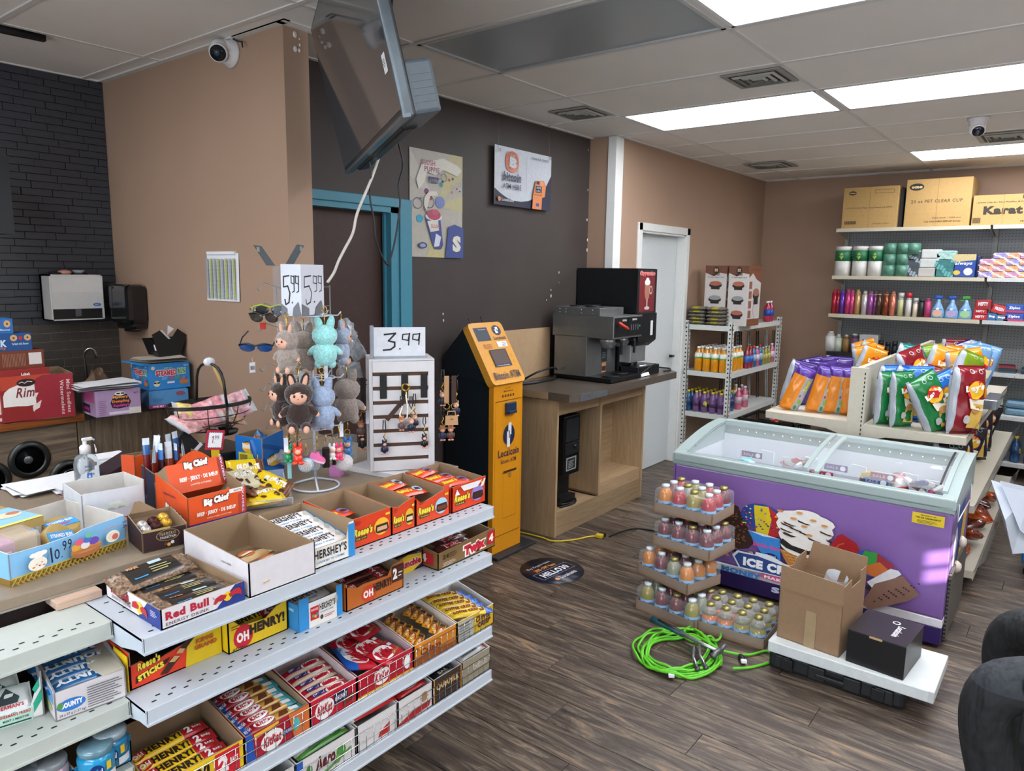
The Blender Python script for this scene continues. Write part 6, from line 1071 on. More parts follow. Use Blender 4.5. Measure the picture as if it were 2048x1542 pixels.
q=thing('wrist_strap','dark brown leather wrist strap in the middle cluster of the spinner','strap',L2W(SL,.075,-.03,.25),rz);m=MB(M('#3a241c',.5));m.T=Matrix.Rotation(.7,4,'Y');m.box((-.006,0,-.05),(.009,.003,.05)).build('strap',q)
q=thing('wrist_strap','black and white lettered wrist strap looping in the middle cluster','strap',L2W(SL,.11,-.035,.25),rz);MB(M('#e0dcd6',.5)).tube([(.0,0,.05),(.006,0,.0),(.004,0,-.03),(-.01,0,-.04),(-.022,0,-.02),(-.012,0,.01)],.0028,5).build('strap',q)
q=thing('key_rings','gold key rings bunched on the middle hook of the spinner','key rings',L2W(SL,.11,-.03,.325),rz);m=MB(GOLD)
for k in range(5):m.tube([(.012*math.cos(2*pi*i/14)+.003*math.sin(k),-.004*k+.01,.012*math.sin(2*pi*i/14))for i in range(15)],.0011,5)
m.tube([(0,0,-.012),(.004,0,-.03),(-.003,0,-.045)],.003,5).build('rings',q)
# side hooks with more keychains, right side and left side
for j,(x,z,l,sd)in enumerate(((.30,.36,'upper right',1),(.30,.24,'lower right',1),(-.06,.36,'upper left',1),(-.06,.24,'lower left',1))):
 q=thing('display_hook','long black hook on the '+l+' side of the spinner','hook',L2W(SL,0,.06,z-.02),rz,'side hooks of the spinner');MB(BLACK).tube([((w+.02)if x>0 else-.015,0,0),((w+.11)if x>0 else-.10,0,0),((w+.12)if x>0 else-.11,0,.012)],.002,5).tube([((w+.02)if x>0 else-.015,0,-.015),((w+.1)if x>0 else-.09,0,-.015)],.0015,5).build('hook',q)
sidek=[(.255,.34,'bear','#18243a','tan bear-headed keychain at the front of the upper right hook'),(.305,.30,'bear','#18243a','tan bear-headed keychain at the outer end of the upper right hook'),(.255,.21,'hat','#20304a','keychain with a tan hat on the lower right hook'),(.285,.21,'hat','#5a3a30','brown figure keychain on the lower right hook'),(-.04,.24,'hat','#5a4a48','striped keychain on the left side of the spinner'),(-.035,.19,'dark','#17141a','black figure keychain low on the left side of the spinner'),(-.07,.33,'dark','#201a18','dark keychain high on the left side of the spinner')]
for x,z,k,c_,l in sidek:keychain(l,x,z,k,.06,1.1,c1=c_)
for x,c_,l in((.268,'#a8835a','tan lettered wrist strap hanging at the right of the spinner'),(.295,'#3a241c','brown wrist strap hanging at the right of the spinner'),(-.03,'#1c1a1a','black lettered wrist strap at the left of the spinner'),(-.055,'#4a3228','brown looped wrist strap at the left of the spinner')):
 q=thing('wrist_strap',l,'strap',L2W(SL,x,.05,.30),rz,'wrist straps beside the spinner');MB(M(c_,.5)).box((-.009,0,-.05),(.009,.003,.05),bev=.001).build('strap',q);MB(GOLD).tube([(.010*math.cos(2*pi*i/14),0,-.062+.011*math.sin(2*pi*i/14))for i in range(15)],.0013,5).build('ring',q)
q=thing('handbag_charm','tiny tan quilted handbag charm at the right of the spinner','keychain',L2W(SL,.285,.045,.17),rz);MB(M('#b08a66',.5)).prism([(-.024,0),(.024,0),(.022,.034),(-.022,.034)],'Y',-.006,.006).build('bag',q);MB(M('#b08a66',.5)).tube([(-.015,0,.034),(-.013,0,.05),(.013,0,.05),(.015,0,.034)],.0025,5).build('handle',q);MB(GOLD).sph((0,-.007,.024),(.006,.002,.004)).build('clasp',q)
# ================================================================ cash machine, coffee counter
NAVY=M('#10161c',.4,var=.05);ORG=M('#d08a14',.38,var=.03);ORH=M('#d0922c',.38,var=.03);NV='#1d2742'
AX0,AX1,AY=3.232,3.508,2.652
t=thing('cash_machine','orange and navy standing cash machine against the dark wall','cash machine',(0,0,0))
MB(ORG).prism([(AY,.02),(AY,1.045),(AY+.035,1.045),(AY+.035,.02)],'X',AX0,AX1).build('front_panel',t)
MB(NAVY).prism([(AY+.035,.02),(AY+.035,1.03),(YD-.03,1.22),(YD-.03,.02)],'X',AX0+.004,AX1-.004).build('body',t)
hp=[(AY-.02,1.055),(AY+.018,1.035),(AY+.235,1.385),(AY+.19,1.40)]
MB(NAVY).prism([(AY+.012,1.05),(AY+.225,1.37),(YD-.03,1.20),(YD-.03,1.10)],'X',AX0-.012,AX1+.0).build('head_housing',t)
hb=MB(ORH);pts=[];hd_=V((0,hp[3][0]-hp[0][0],hp[3][1]-hp[0][1]));HL=hd_.length;hv=hd_.normalized();hn=V((1,0,0)).cross(hv);o_=V((AX0-.025,hp[0][0],hp[0][1]));HW=AX1-AX0+.035
rr=.03
for cx,cy,a0 in((rr,rr,pi),(HW-rr,rr,1.5*pi),(HW-rr,HL-rr,0),(rr,HL-rr,.5*pi)):
 for i in range(5):A=a0+i*pi/8;pts.append((cx+rr*math.cos(A),cy+rr*math.sin(A)))
n=len(pts);vs=[o_+V((1,0,0))*x+hv*y for x,y in pts]+[o_+V((1,0,0))*x+hv*y-hn*.045 for x,y in pts]
hb.add(vs,[tuple(range(n)),tuple(range(2*n-1,n-1,-1))]+[(i,n+i,n+(i+1)%n,(i+1)%n)for i in range(n)]).build('head_panel',t)
def sq(x,y,s,c):return[('p',[(x-s*.9,y-s*.2),(x-s*.1,y-s*.2),(x-s*.1,y+s*.25),(x-s*.9,y+s*.25)],c),('p',[(x-s*.35,y-s*.0),(x+s*.9,y+s*0),(x+s*.9,y+s*.85),(x-s*.35,y+s*.85)],c),('p',[(x-s*.9,y-s*.85),(x+s*.35,y-s*.85),(x+s*.35,y+.0*s),(x-s*.9,y+0*s)],c),('p',[(x-s*.15,y-s*.25),(x+s*.2,y-s*.25),(x+s*.2,y+s*.3),(x-s*.15,y+s*.3)],NV)]
art(t,o_,(1,0,0),hv,[('r',.10,.70,.50,.92,'#262b3a'),('r',.14,.71,.47,.86,'#24323a'),('t','Buy Bitcoin',.24,.875,.2,.022,'#b8bcc8'),('e',.76,.86,.13,.085,NV)]+sq(.76,.86,.06,'#d8d8dc')+[('t','Localcoin',.58,.70,.36,.06,'#33304a',{'bold':.02}),('r',.60,.58,.90,.67,'#dcdde2')]+lines(.74,.59,.88,.66,3,'#5a6a8a')+[('ring',.22,.61,.03,.035,.3,'#a83a22')]+lines(.27,.57,.46,.65,5,'#a0602a')+[('r',.28,.27,.77,.545,'#231f24'),('r',.30,.31,.74,.53,'#4d3a33'),('r',.28,.27,.77,.305,'#222c48'),('t','The bitcoin of the future',.34,.275,.36,.02,'#c8ccd8'),('ring',.86,.43,.02,.025,.2,'#7a5010'),('ring',.86,.33,.02,.025,.2,'#7a5010'),('t','Bitcoin ATM',.12,.07,.76,.12,'#3a3248',{'bold':.025})],W=HW,H=HL)
bw=AX1-AX0;it=[('t','Localcoin',.38,.975,.2,.008,'#5a3c10'),('t','@localcoinatm',.33,.955,.34,.013,'#5a3c10',{'bold':.02})]+[('r',.28+.09*i,.927,.33+.09*i,.942,'#5a3c10')for i in range(5)]+[('r',.05,.905,.95,.909,'#5a3a12'),('r',.05,.10,.95,.104,'#5a3a12'),('r',.05,.10,.056,.905,'#8f5c12'),('r',.94,.10,.946,.905,'#8f5c12'),('e',.53,.70,.20,.062,NV)]+sq(.53,.70,.085,'#d8d8dc')+[('t','Localcoin',.16,.575,.72,.045,'#2a2440',{'bold':.02}),('t','Bitcoin ATM',.26,.535,.52,.024,'#3a2c3a',{'bold':.01}),('r',.34,.475,.80,.488,'#3a2a1c'),('ring',.57,.455,.045,.014,.4,'#6a5430'),('r',.33,.20,.335,.46,'#8f5c12'),('r',.79,.20,.795,.46,'#8f5c12'),('r',.33,.20,.79,.203,'#8f5c12')]
art(t,(AX0,AY,.02),(1,0,0),(0,0,1),it,W=bw,H=1.025)
m=MB(M('#22304c',.35));m.box((AX0+bw*.38,AY-.018,.865),(AX0+bw*.72,AY,.935),bev=.004).box((AX0+bw*.42,AY-.03,.87),(AX0+bw*.68,AY-.015,.885),bev=.002).build('note_slot',t)
for x,y in((AX0-.0,YD-.2),(AX0+.2,YD-.12)):MB(BLACK).tube([(x+.02,y-.03,1.36),(x,y-.02,1.43)],.004,6).build('antenna',t)
MB(M('#26292c',.5)).box((AX0-.02,AY-.06,0),(AX1+.10,YD-.06,.018),bev=.006).build('base_plate',t)
# cabinet
LW=WOOD('#8f7656','#ab9170','Z',4.,.5,.06,16.);LWX=WOOD('#8f7656','#ab9170','X',4.,.5,.06,16.);CX0,CX1,CY0,CY1,CT=3.755,4.93,2.56,3.06,.905
t=thing('coffee_cabinet','light oak open-front cabinet under the coffee machines','cabinet',(0,0,0))
MB(LW).box((CX0,CY0,0),(CX0+.02,2.835,CT)).box((CX0,2.835,0),(CX0+.02,CY1,CT)).build('side_panel',t);MB(LW).box((CX1-.02,CY0,0),(CX1,2.835,CT)).build('side_panel',t);MB(LW).box((4.29,CY0+.005,.17),(4.31,2.84,CT)).build('divider',t)
MB(LWX).box((CX0+.02,CY0+.01,.0),(CX1-.02,CY0+.03,.15)).build('toe_rail',t);MB(LWX).box((CX0+.02,CY0+.03,.13),(4.29,2.84,.15)).box((4.31,CY0+.012,.15),(CX1-.02,2.84,.235)).build('bottom_shelf',t);MB(LWX).box((CX0+.02,2.825,.0),(CX1-.02,2.84,CT)).build('back_panel',t)
MB(LWX).box((CX0+.02,CY0+.02,.80),(CX1-.02,CY0+.035,CT)).build('apron',t)
t=thing('coffee_countertop','grey stone-patterned countertop with a taped metal front corner','countertop',(0,0,0));SB=M('#514840',.3,var=.12,scale=30)
MB(SB).prism([(3.735,2.46),(3.80,2.425),(5.22,2.45),(5.36,2.6),(5.36,2.70),(4.84,2.832),(4.84,3.06),(3.735,3.06)],'Z',.907,.957).build('slab',t)
MB(M('#8b8f94',.25,metal=.7)).box((3.80,2.420,.909),(4.13,2.4255,.955)).build('metal_edge',t);MB(LWX).box((3.731,2.62,.909),(3.735,3.05,.955)).build('wood_edge',t)
# coffee brewer
DS=M('#7d8080',.33,metal=.7,var=.12,scale=6);BX0,BX1,BZ=4.30,4.70,.963
t=thing('coffee_brewer','stainless twin coffee brewer with a red lever switch, on the grey countertop','coffee brewer',(0,0,0))
MB(DS).box((BX0,2.70,BZ+.02),(BX1,2.97,1.27),bev=.002).build('tower',t);MB(DS).box((BX0,2.49,1.262),(BX1,2.99,1.415),bev=.003).build('head',t);MB(DS).box((BX0,2.60,1.415),(BX1-.08,2.98,1.468),bev=.002).build('warmer_box',t)
MB(M('#3a3c3e',.3,metal=.9)).box((BX0,2.495,BZ),(BX1+.02,2.97,BZ+.028),bev=.003).build('base',t)
for x,y in((4.42,2.57),(4.60,2.60),(4.42,2.72),(4.60,2.85),(4.43,2.86)):
 z_=BZ+.029 if y<2.62 else 1.469;MB(BLACK).lathe([(.062,0),(.062,.006),(.05,.007),(.0,.004)],(x,y,z_),22).build('warmer_plate',t)
for x,y in((4.42,2.60),(4.60,2.60)):MB(STEEL).lathe([(.03,-.075),(.042,-.07),(.062,-.03),(.066,-.0),(.062,.0)],(x,y,1.262),24).build('funnel',t);MB(BLACK).box((x-.01,y-.11,1.232),(x+.01,y-.06,1.252),bev=.004).box((x-.008,y-.115,1.15),(x+.008,y-.10,1.245),bev=.003).build('funnel_handle',t)
MB(M('#131416',.3)).box((BX0+.01,2.486,1.275),(4.49,2.492,1.405)).box((4.495,2.486,1.275),(BX1-.005,2.492,1.405)).build('control_panel',t);m=MB(M('#d03a22',.35));m.tube([(4.335,2.47,1.375),(4.41,2.44,1.33)],.010,6).build('lever',t)
art(t,(BX0+.01,2.486,1.275),(1,0,0),(0,0,1),[('t','BUNN',.26,.80,.14,.11,'#b8b8b8',{'bold':.04}),('t','BUNN',.62,.82,.16,.11,'#c8c8c8',{'bold':.04}),('e',.44,.5,.02,.05,'#2f8a72'),('e',.9,.5,.02,.05,'#2f8a72')]+[('r',.56+.08*i,.3,.60+.08*i,.62,'#4a4c50')for i in range(4)],W=.385,H=.13)
art(t,(4.50,2.6985,1.0),(1,0,0),(0,0,1),[('r',0,.38,.55,.95,'#23282a')]+lines(.06,.5,.5,.75,4,'#8a9a98')+[('r',.05,.0,.45,.34,'#c98a5a'),('r',.07,.04,.43,.22,'#33302e')],'warning_label',W=.14,H=.2)
for i,y in enumerate((2.66,2.75,2.88,2.93)):
 for z_ in(1.43,1.452):MB(CHROME).sph((BX0-.001,y,z_),.004,n=6,m=4).build('screw',t)
 # cappuccino machine
QX0,QX1,QY=4.70,4.99,2.545;BK=M('#121417',.35,var=.03)
t=thing('cappuccino_machine','tall black cappuccino dispenser with a red lit poster, behind the coffee brewer','drinks machine',(0,0,0))
MB(BK).box((QX0+.01,QY,1.42),(QX1,2.832,1.742),bev=.003).box((QX0+.01,2.83,1.42),(4.845,3.055,1.742)).box((QX0+.02,2.66,.975),(QX1-.02,2.832,1.42)).box((QX0+.02,2.83,.975),(4.84,3.05,1.42)).build('cabinet',t)
MB(BK).prism([(QY,1.42),(QY-.02,1.42),(QY-.02,1.22),(QY+.04,1.17),(2.67,1.17),(2.67,1.42)],'X',QX0+.01,QX1).build('dispense_head',t)
MB(BK).box((QX0+.0,QY-.006,1.205),(QX1+.005,QY+.0,1.74)).build('door',t)
MB(STEEL).box((QX0+.0,QY+.03,1.06),(QX1-.06,QY+.12,1.19),bev=.003).build('chute_cover',t);MB(BK).tube([(QX0+.06,QY+.05,1.08),(QX0+.06,QY+.05,1.0)],.016,10).build('nozzle',t);MB(BK).box((QX0+.02,QY-.03,.958),(QX1+.06,2.68,1.03),bev=.004).build('drip_tray',t)
art(t,(QX0+.02,QY-.0065,1.42),(1,0,0),(0,0,1),[('r',.0,.0,1,1,'#2a1a1a'),('r',.04,.04,.96,.86,'#6a1c22'),('p',[(.3,.5),(.5,.86),(.7,.5),(.5,.2)],'#8a3030'),('t','Cappuccino',.04,.86,.92,.12,'#c8303a',{'bold':.05,'shear':.15,'out':K('#e0c8c0')}),('p',[(.38,.34),(.62,.34),(.66,.70),(.34,.70)],'#9a6a54'),('e',.5,.72,.17,.07,'#d8d4cc'),('e',.5,.78,.10,.05,'#d8d4cc'),('ring',.72,.54,.09,.10,.3,'#c0b0a8'),('r',.47,.14,.53,.34,'#b8a8a0'),('e',.5,.12,.16,.04,'#b8b0a8')],'poster',W=QX1-QX0-.04,H=.31)
art(t,(QX0+.02,QY-.0205,1.22),(1,0,0),(0,0,1),[('r',.7,.2,.85,.8,'#c9ccc8'),('e',.78,.88,.06,.06,'#2c3034')],'control_strip',W=QX1-QX0-.04,H=.18);MB(BK).box((QX0+.006,2.62,1.56),(QX0+.012,2.66,1.62)).build('hinge',t)
# cardboard sheet, cables, leaflet
a=PY(1010,662,YD-.03);b=PY(1100,655,YD-.03);t=thing('cardboard_sheet','flat brown cardboard sheet leaning on the dark wall behind the cash machine','cardboard',(0,0,0));MB(CB).box((a.x,YD-.02,.958),(b.x+.02,YD-.012,a.z)).build('sheet',t)
for pts_,r_,l in(([(3.75,2.95,.965),(3.9,2.85,.975),(4.05,2.85,.98),(4.2,2.9,.97),(4.28,2.95,.97)],.012,'thick black cable lying on the countertop left of the brewer'),([(3.95,3.0,.965),(4.0,2.9,1.03),(4.15,2.88,1.05),(4.28,2.93,1.02)],.007,'black cable looping above the countertop left of the brewer'),([(4.72,2.52,.966),(4.85,2.47,1.04),(5.0,2.52,1.03),(5.05,2.58,.97),(5.0,2.62,.966)],.004,'thin black cable arching over the drip tray'),([(4.95,2.6,.966),(5.1,2.63,.99),(5.25,2.6,.975),(5.30,2.55,.966),(5.2,2.5,.967),(5.1,2.5,.967)],.006,'black power cord with its plug at the right end of the countertop')):cable('power_cable',l,pts_,r_,BLACK)
t=thing('leaflet','crumpled white leaflet leaning on the drip tray','paper',(4.83,2.50,.962));MB(PAPER).add([(-.09,0,0),(.04,.0,0),(.07,.05,.07),(-.03,.05,.075)],[(0,1,2,3)]).build('sheet',t)
t=thing('wall_paint_chips','small white plaster chips on the dark wall above the cash machine','plaster patch',(0,0,0));m=MB(M('#c9c2bc',.8))
for x,y,r_ in((1118,545,.006),(1118,565,.003),(1102,580,.005),(1102,592,.008),(1093,600,.004),(886,628,.005),(887,641,.006),(1177,300,.004),(1176,380,.006),(1174,440,.007),(1175,480,.008),(1174,500,.009)):p=PY(x,y,YD-.001);m.sph(tuple(p),(r_,.002,r_*1.6),n=6,m=4)
m.build('chip',t)
# grinder in the cabinet
t=thing('coffee_grinder','dark steel coffee grinder standing inside the left bay of the oak cabinet','coffee grinder',(3.90,2.60,.151));GD=M('#3b3c3d',.3,metal=.9,var=.15)
MB(GD).box((.02,.03,0),(.20,.2,.06),bev=.003).box((0,0,.22),(.19,.2,.62),bev=.004).box((.0,.08,.05),(.19,.2,.23)).build('body',t);MB(M('#26282a',.15)).box((.02,-.004,.45),(.17,.0,.6)).build('hopper_window',t)
MB(BLACK).box((.01,-.006,.36),(.18,0,.44),bev=.002).build('control_panel',t);MB(GD).lathe([(.012,0),(.016,.02),(0,.022)],(.12,-.006,.40),12).build('knob',t);art(t,(.03,-.001,.25),(1,0,0),(0,0,1),[('r',0,0,1,1,'#8a8c8e'),('r',.1,.1,.9,.9,'#1d1f20')]+lines(.2,.2,.8,.8,5,'#9a9c9e'),'plate',W=.12,H=.09)
cable('power_cable','black cord coiled on the cabinet floor under the grinder',[(3.9,2.62,.16),(4.05,2.60,.158),(4.12,2.66,.17),(4.02,2.72,.165),(3.92,2.70,.17),(3.95,2.62,.168),(4.1,2.63,.16)],.006,BLACK)
# floor sticker
p=PZ(1104,1141,.0);t=thing('floor_sticker','round navy advertising sticker on the wooden floor','floor sticker',(p.x,p.y,.0015));rs=(PZ(1178,1141,0)-PZ(1029,1141,0)).length/2*.86
MB(M('#15192a',.3,var=.03)).lathe([(rs,0),(rs,.0008),(0,.0008)],n=40).build('disc',t)
u_=(PZ(1150,1112,0)-PZ(1050,1156,0));u_.z=0;u_.normalize();v_=V((-u_.y,u_.x,0));o_=-u_*rs-v_*rs
art(t,o_+V((0,0,.001)),u_,v_,[('t','Buy Crypto Here',.22,.72,.52,.07,'#b8bccc',{'bold':.01}),('t','30% OFF fees',.26,.60,.46,.08,'#d08a4a',{'bold':.03}),('l',[(.12,.34),(.88,.34),(.88,.56),(.12,.56),(.12,.34)],.003,'#8a90a4'),('t','HELLO30',.20,.375,.60,.14,'#d8dae4',{'bold':.04}),('e',.30,.22,.045,.045,'#d07a3a'),('ring',.30,.22,.026,.026,.4,'#e8e0d8'),('t','Localcoin',.37,.18,.36,.09,'#d0d2dc',{'bold':.02})],W=2*rs,H=2*rs)
cable('yellow_extension_cord','yellow extension cord end coming out from under the oak cabinet',[(3.68,2.9,.006),PZ(1080,1074,.006),PZ(1105,1082,.006),PZ(1145,1080,.006),PZ(1180,1073,.006),PZ(1197,1073,.008)],.0055,M('#c9b02a',.4))
a=PZ(1197,1073,.012);t=thing('cord_plug','yellow and black plug joint between the yellow and black cords','plug',a,.1);MB(M('#c9b02a',.4)).box((-.01,-.025,-.01),(.03,.02,.014),bev=.005).build('socket',t);MB(BLACK).box((.03,-.03,-.01),(.055,.02,.014),bev=.004).build('plug',t)
cable('floor_cable','black cord running along the floor behind the juice trays',[PZ(x,y,.005)for x,y in((1218,1073),(1240,1064),(1270,1057),(1300,1060),(1340,1068),(1400,1075))],.005,BLACK)
# ================================================================ boltless shelf by the door
R=random.Random(21)
def bottle(kind):
 """(meshes) small drink bottle as one mesh"""
 if 'b'+kind in PM:return PM['b'+kind]
 S_={'og':('#d08a10','#dcdcd0',.036,.22,'#4fa04a'),'sp1':('#8a2838','#3f6fc0',.033,.21,'#c8402c'),'sp2':('#2f5a8a','#9ab0c8',.033,.21,'#c8402c'),'sp3':('#b05a78','#d8c0d0',.032,.2,'#e0e0e0'),'yl':('#8a8434','#b8b060',.025,.18,'#c9c8c0'),'cal':('#6a4a78','#5a3a6a',.031,.19,'#d8c020'),'cab':('#1f4a78','#1c3c66',.031,.19,'#d8c020'),'pk':('#c0607a','#c9a8b4',.034,.2,'#e0e0dc'),'on':('#a82a48','#2a4fa0',.034,.2,'#e8e8e8')}
 liq,lab,r,h,cap=S_[kind];m=MB()
 m.lathe([(r*.85,0),(r,.01),(r,h*.62),(r*.8,h*.76),(r*.42,h*.86),(r*.4,h*.92)],n=14,mat=M(liq,.12,var=.05,coat=.5))
 m.lathe([(r*1.01,h*(.28 if kind!='og'else .56)),(r*1.01,h*.6)]if kind!='og'else[(r*1.01,h*.56),(r*1.01,h*.62),(r*.84,h*.75)],n=14,mat=M(lab,.4));
 if kind=='og':m.lathe([(r*1.015,h*.52),(r*1.015,h*.575)],n=14,mat=M(cap));cap='#d8d8d4'
 m.lathe([(r*.44,h*.9),(r*.44,h),(0,h)],n=12,mat=M(cap,.4))
 if kind in('cal','cab'):art(m,(0,0,0),(1,0,0),(0,0,1),[('t','Calyp',0,0,1,1,'#d8cf3a',{'bold':.08,'shear':.2})],fn=lambda x,y,l:((r*1.02+l)*math.cos(3.9+x*1.1),(r*1.02+l)*math.sin(3.9+x*1.1),h*(.3+.25*y)))
 PM['b'+kind]=m.mesh(kind);return PM['b'+kind]
def putm(me,name,label,cat,group,loc,rz=0.,sc=None,rot=None):
 o=bpy.data.objects.new(name,me);link(o);o.location=loc;o.rotation_euler=rot or(0,0,rz)
 if sc:o.scale=(sc,)*3 if not hasattr(sc,'__len__')else sc
 return tag(o,label,cat,group)
X0,Y0,X1,Y1=6.162,2.39,7.46,2.835;SW=M('#c6c8c2',.45,var=.02);levels=(.03,.475,.85,1.265)
t=thing('boltless_shelving','white metal boltless shelving beside the white door','shelving',(0,0,0))
for x in(X0,X1-.04):
 for y in(Y0,Y1-.04):
  m=MB(SW).box((x,y,0),(x+.004,y+.04,1.30)).box((x,y,0),(x+.04,y+.004,1.30));
  po=m.build('post',t);hm=MB(HOLE);z=.05
  while z<1.28:hm.box((x-.0005,y+.015,z),(x,y+.027,z+.014)).box((x+.015,y-.0005,z),(x+.027,y,z+.014));z+=.038
  hm.build('keyhole',po,kind='stuff')
for z in levels:MB(SW).box((X0+.004,Y0+.002,z-.045),(X0+.01,Y1,z)).box((X0,Y0+.002,z-.045),(X1,Y0+.008,z)).box((X0,Y1-.01,z-.045),(X1,Y1-.004,z)).box((X1-.01,Y0,z-.045),(X1-.004,Y1,z)).box((X0+.01,Y0+.01,z-.012),(X1-.01,Y1-.01,z-.004)).build('shelf',t)
n_=0
for zz,rows in((.85,[('og',6,4)]),(.475,[('cal',4,5)])):
 for k,nx,ny in rows:
  for i in range(nx):
   for j in range(ny):
    kk=k if not(k=='cal'and(j==4 or i>2))else 'cab'
    putm(bottle(kk),'drink_bottle',('orange drink bottle'if k=='og'else('purple'if kk=='cal'else 'blue')+' yellow-capped drink bottle')+', '+ORD[i]+' from the near post, '+ORD[j]+' row, white shelving','bottle','bottles on the white boltless shelving',(X0+.06+.076*i,Y0+.09+.078*j,zz-.003),R.uniform(0,6))
for i,k in enumerate(('sp1','sp1','sp2','sp3','sp2','yl','yl','yl','sp3')):putm(bottle(k),'drink_bottle',['red','red and blue labelled','blue','pink','dark blue','olive','yellow-green','slim olive','small pink'][i]+' drink bottle, '+ORD[i]+' after the orange bottles on the middle white shelf','bottle','sports drinks on the middle white shelf',(X0+.53+.085*i,Y0+.055,.847),0,.95)
for i,k in enumerate(('pk','og','pk','sp3')):putm(bottle(k),'drink_bottle',['pink','amber','rose','pale pink'][i]+' bottle, '+ORD[i]+' right of the blue bottles on the lower white shelf','bottle',None,(X0+.42+.08*i,Y0+.07+.06*(i%2),.472),0)
for i in range(2):putm(bottle('on'),'drink_bottle',['red and blue bottle behind the right grill box on top of the white shelving','red and blue bottle at the right corner on top of the white shelving'][i],'bottle',None,(X0+1.02+.09*i,Y0+.06,1.262))
def grill(lab,y0,w,x0,d=.17,h=.47):
 t=thing('grill_box',lab,'box',(x0,y0,1.262),-pi/2,'brown and white grill boxes on the white shelving');MB(K('#c2bdb8')).box((0,0,0),(w,d,h),bev=.002).build('body',t)
 gi=[('p',[(0,1),(1,1),(1,.86),(.7,.88),(.4,.82),(0,.88)],'#6a4230'),('e',.5,.92,.14,.06,'#2a1c16'),('t','SS',.42,.90,.16,.05,'#d8b890',{'bold':.05}),('t','SMART CUT',.32,.83,.36,.03,'#1c1714',{'bold':.06}),('t','14" Saaj Digital Grill',.12,.79,.76,.025,'#2a2420')]
 for z in(.70,.46,.22):gi+=[('e',.5,z-.03,.30,.05,'#26221f'),('r',.3,z-.10,.7,z-.04,'#26221f'),('e',.5,z,.28,.04,'#a8604a'if z!=.46 else '#8c8e90')]
 art(t,items=gi,W=w,H=h,**FRONT)
 art(t,(w,0,0),(0,1,0),(0,0,1),[('r',0,0,1,.12,'#7a4a30'),('p',[(0,1),(1,1),(1,.72),(.6,.78),(.3,.88),(0,.8)],'#7a4a30'),('t','14" Saaj Digital Grill',.1,.92,.8,.03,'#2a2420'),('e',.62,.52,.26,.09,'#26221f'),('e',.62,.56,.25,.07,'#9a6a56'),('r',.45,.36,.8,.5,'#26221f'),('l',[(.5,.36),(.4,.25),(.55,.15),(.5,.1)],.004,'#26221f')]+[('r',.04,.62-.16*i,.26,.74-.16*i,'#8a5a4a')for i in range(4)],W=d,H=h)
h_=PX(1420,531,X0+.16).z-1.262
a,b=PX(1412,531,X0+.16),PX(1455,531,X0+.16);grill('grill box at the left on the white shelving, behind the stacked grey bags',a.y,a.y-b.y,X0+.16,h=h_)
a,b=PX(1459,531,X0+.14),PX(1500,531,X0+.14);grill('grill box at the right on the white shelving, its brown side showing',a.y,a.y-b.y,X0+.14,d=.30,h=h_)
MC_=M('#6f6a5e',.7,var=.55,scale=90,bump=.4)
for c in range(2):
 for i in range(5):
  mb_,_=pillow(.17,.15,.034,lambda u,v,s:FO('#a89a2a')if(s>0 and .35<u<.65 and i in(0,1,3,4))else MC_,nu=8,nv=6,noise=.003,seed=60+c*5+i);putm(mb_.mesh('charcoal_bag'),'charcoal_bag','flat grey bag, '+ORD[i]+' from the bottom of the '+('left'if c==0 else 'right')+' stack on the white shelving','bag','flat grey bags on the white shelving',(X0+.07,Y0+.345-.17*c,1.283+.031*i),rz=pi/2+R.uniform(-.1,.1))
  # wire racks leaning behind the shelf
for k in range(7):
 t=thing('wire_shelf_panel',['first','second','third','fourth','fifth','sixth','seventh'][k]+' leaning wire or tube panel from the left, behind the white shelving bottles','rack panel',(6.75+.16*k,2.70-.04*k,0),0);m=MB(M('#a9aaa6'if k%2 else '#3a3836',.4,metal=.3));ln=.10-.035*k
 for s in(0,.05):m.tube([(s,0,.02),(s+ln,.06,1.15)],.009 if k%2 else .006,5)
 for j in range(14):m.tube([(ln*j/14,0+.004*j,.06+.08*j),(.05+ln*j/14,.004*j,.06+.08*j)],.003,4)
 m.build('frame',t)
 # milk crate on a low stand
cr=PX(1440,850,5.6);t=thing('milk_crate','black plastic crate with orange-capped bottles behind the freezer','crate',(5.5,1.62,0));CRM=M('#131415',.4);zc0,zc1=.32,.60
m=MB(CRM)
for z in(zc0,zc0+.07,zc0+.14,zc0+.21,zc1):m.box((0,0,z-.012),(.01,.42,z+.012)).box((0,0,z-.012),(.42,.01,z+.012)).box((.41,0,z-.012),(.42,.42,z+.012)).box((0,.41,z-.012),(.42,.42,z+.012))
for i in range(8):v_=.06*i;m.box((0,v_,zc0),(.008,v_+.012,zc1)).box((v_-.0,0,zc0),(v_+.012,.008,zc1))
m.box((0,0,zc0),(.42,.42,zc0+.01)).box((0,0,0),(.42,.42,.02)).box((.0,.0,.0),(.03,.03,zc0)).box((.39,.39,0),(.42,.42,zc0)).build('basket',t)
for i in range(4):putm(bottle('sp1'),'drink_bottle',ORD[i]+' orange-capped bottle lying in the black crate','bottle','bottles in the black crate',(5.58+.07*i,1.72+.05*i,zc0+.05),0)
